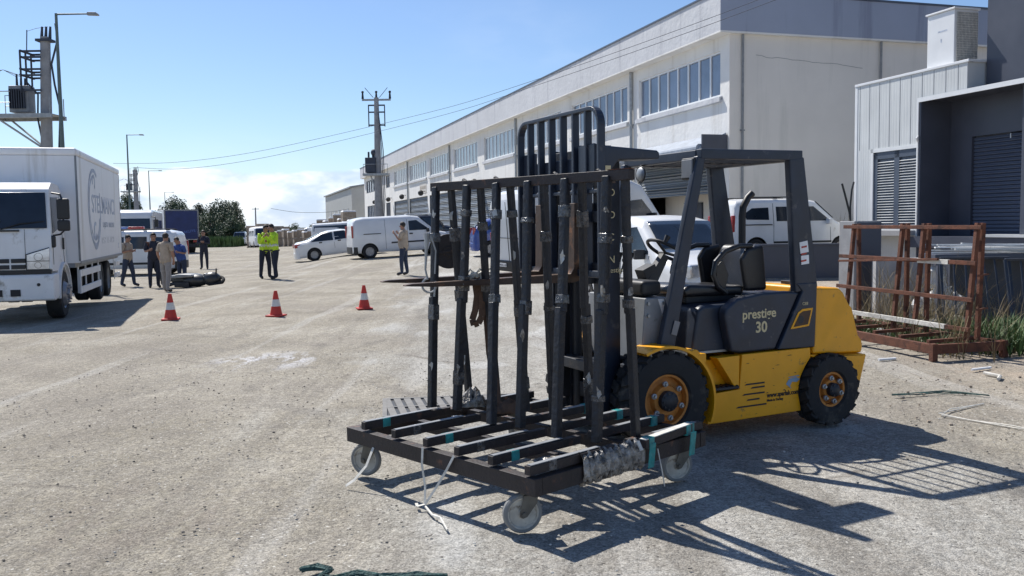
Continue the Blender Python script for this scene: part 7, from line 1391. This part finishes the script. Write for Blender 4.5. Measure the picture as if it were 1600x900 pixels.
def tree(x, y, h, w, seed, lab, m='leaf', n=3200, trunk=0.25, clumps=9, squash=1.0):
    h += 1; clumps = int(clumps * 1.7); t = thing('tree', lab, 'tree', (x, y, -1)); rg = random.Random(seed); cl = []
    for k in range(clumps):
        a = rg.uniform(0, 6.283); rr_ = rg.random() ** 0.6 * w * 0.34; z = h * (trunk + (1 - trunk) * (0.22 + 0.62 * rg.random() * (1 - 0.4 * rr_ / (w * 0.34)))); cl.append((Vector((rr_ * math.cos(a), rr_ * math.sin(a), z)), rg.uniform(0.10, 0.20) * w))
    cl.append((Vector((0, 0, h - 0.17 * w)), 0.16 * w))
    mb = MB(); mb.tube([(0, 0, -0.2), (0.05 * h, 0, h * 0.3), (0.02 * h, 0.02 * h, h * 0.6), (0, 0, h * 0.85)], [0.05 * w, 0.035 * w, 0.02 * w, 0.008 * w], 8)
    for c, r in cl: mb.tube([(0.02 * h, 0, h * 0.28), c * 0.6 + Vector((0, 0, h * 0.12)), c], [0.022 * w, 0.014 * w, 0.005 * w], 5)
    mb.build('trunk', M['bark'], t, smooth=True)
    lb = MB(); tot = sum(r ** 2 for c, r in cl)
    for c, r in cl:
        for _ in range(int(1.7 * n * r * r / tot)):
            d = Vector((rg.gauss(0, 1), rg.gauss(0, 1), rg.gauss(0, 0.85))).normalized() * r * (rg.random() ** 0.40) * rg.uniform(0.85, 1.15); p = c + d; s = rg.uniform(0.07, 0.17) * (w / 8) ** 0.5
            u = Vector((rg.gauss(0, 1), rg.gauss(0, 1), rg.gauss(0, 1))).normalized(); v = u.orthogonal().normalized() * rg.uniform(0.5, 0.9)
            lb.add([p - u * s, p - v * s, p + u * s, p + v * s], [(0, 1, 2, 3)])
    lb.build('crown', M[m], t)
def at(px, D_): return (px - 800) / 1400 * D_
def th(px, py, D_): return 1.65 + (356 - 0.014 * (px - 500) - py) / 1400 * D_
tree(at(203, 125), 125, th(203, 301, 125), 5.2, 1, 'dark tree showing between the box truck and the third lamp post', trunk=0.35)
tree(at(276, 150), 150, th(276, 304, 150), 8.0, 2, 'rounded dark tree behind the blue tarpaulin truck', clumps=11)
tree(at(314, 158), 158, th(314, 316, 158), 5.6, 3, 'slim loose tree left of the biggest tree', 'leafolive', clumps=8, trunk=0.2)
tree(at(346, 150), 150, th(346, 309, 150), 9.5, 4, 'biggest dark tree, rounded, on the far side of the lane', n=6000, clumps=15, trunk=0.12)
tree(at(372, 146), 146, th(374, 313, 146), 4.0, 5, 'narrow upright tree at the right shoulder of the biggest tree', n=2200, clumps=8, trunk=0.1)
tree(at(330, 142), 142, th(330, 330, 142), 6.0, 8, 'low dark tree under the left side of the biggest tree', clumps=9, trunk=0.08)
tree(at(366, 140), 140, th(366, 335, 140), 6.0, 9, 'low dark tree under the right side of the biggest tree', clumps=9, trunk=0.08)
tree(at(464, 150), 150, th(464, 347, 150), 4.4, 6, 'small round distant tree above the low row of pallets', trunk=0.1, n=1500)
tree(at(488, 150), 150, th(488, 350, 150), 2.6, 7, 'smallest distant bush left of the warehouse', trunk=0.1, n=800)
# low far line of land
mb = MB(); rg = random.Random(8); N = 60
for i in range(N + 1): x = -420 + 700 * i / N; z = 1.2 + 1.6 * rg.random(); mb.v += [(x, 520, -1), (x, 520, z), (x, 560, -1)]
for i in range(N): a = i * 3; b = a + 3; mb.f += [(a, b, b + 1, a + 1), (a + 1, b + 1, b + 2, a + 2)]; mb.m += [0, 0]
struct(mb.build('far_terrain', M['leafolive']))
bpy.context.view_layer.update()
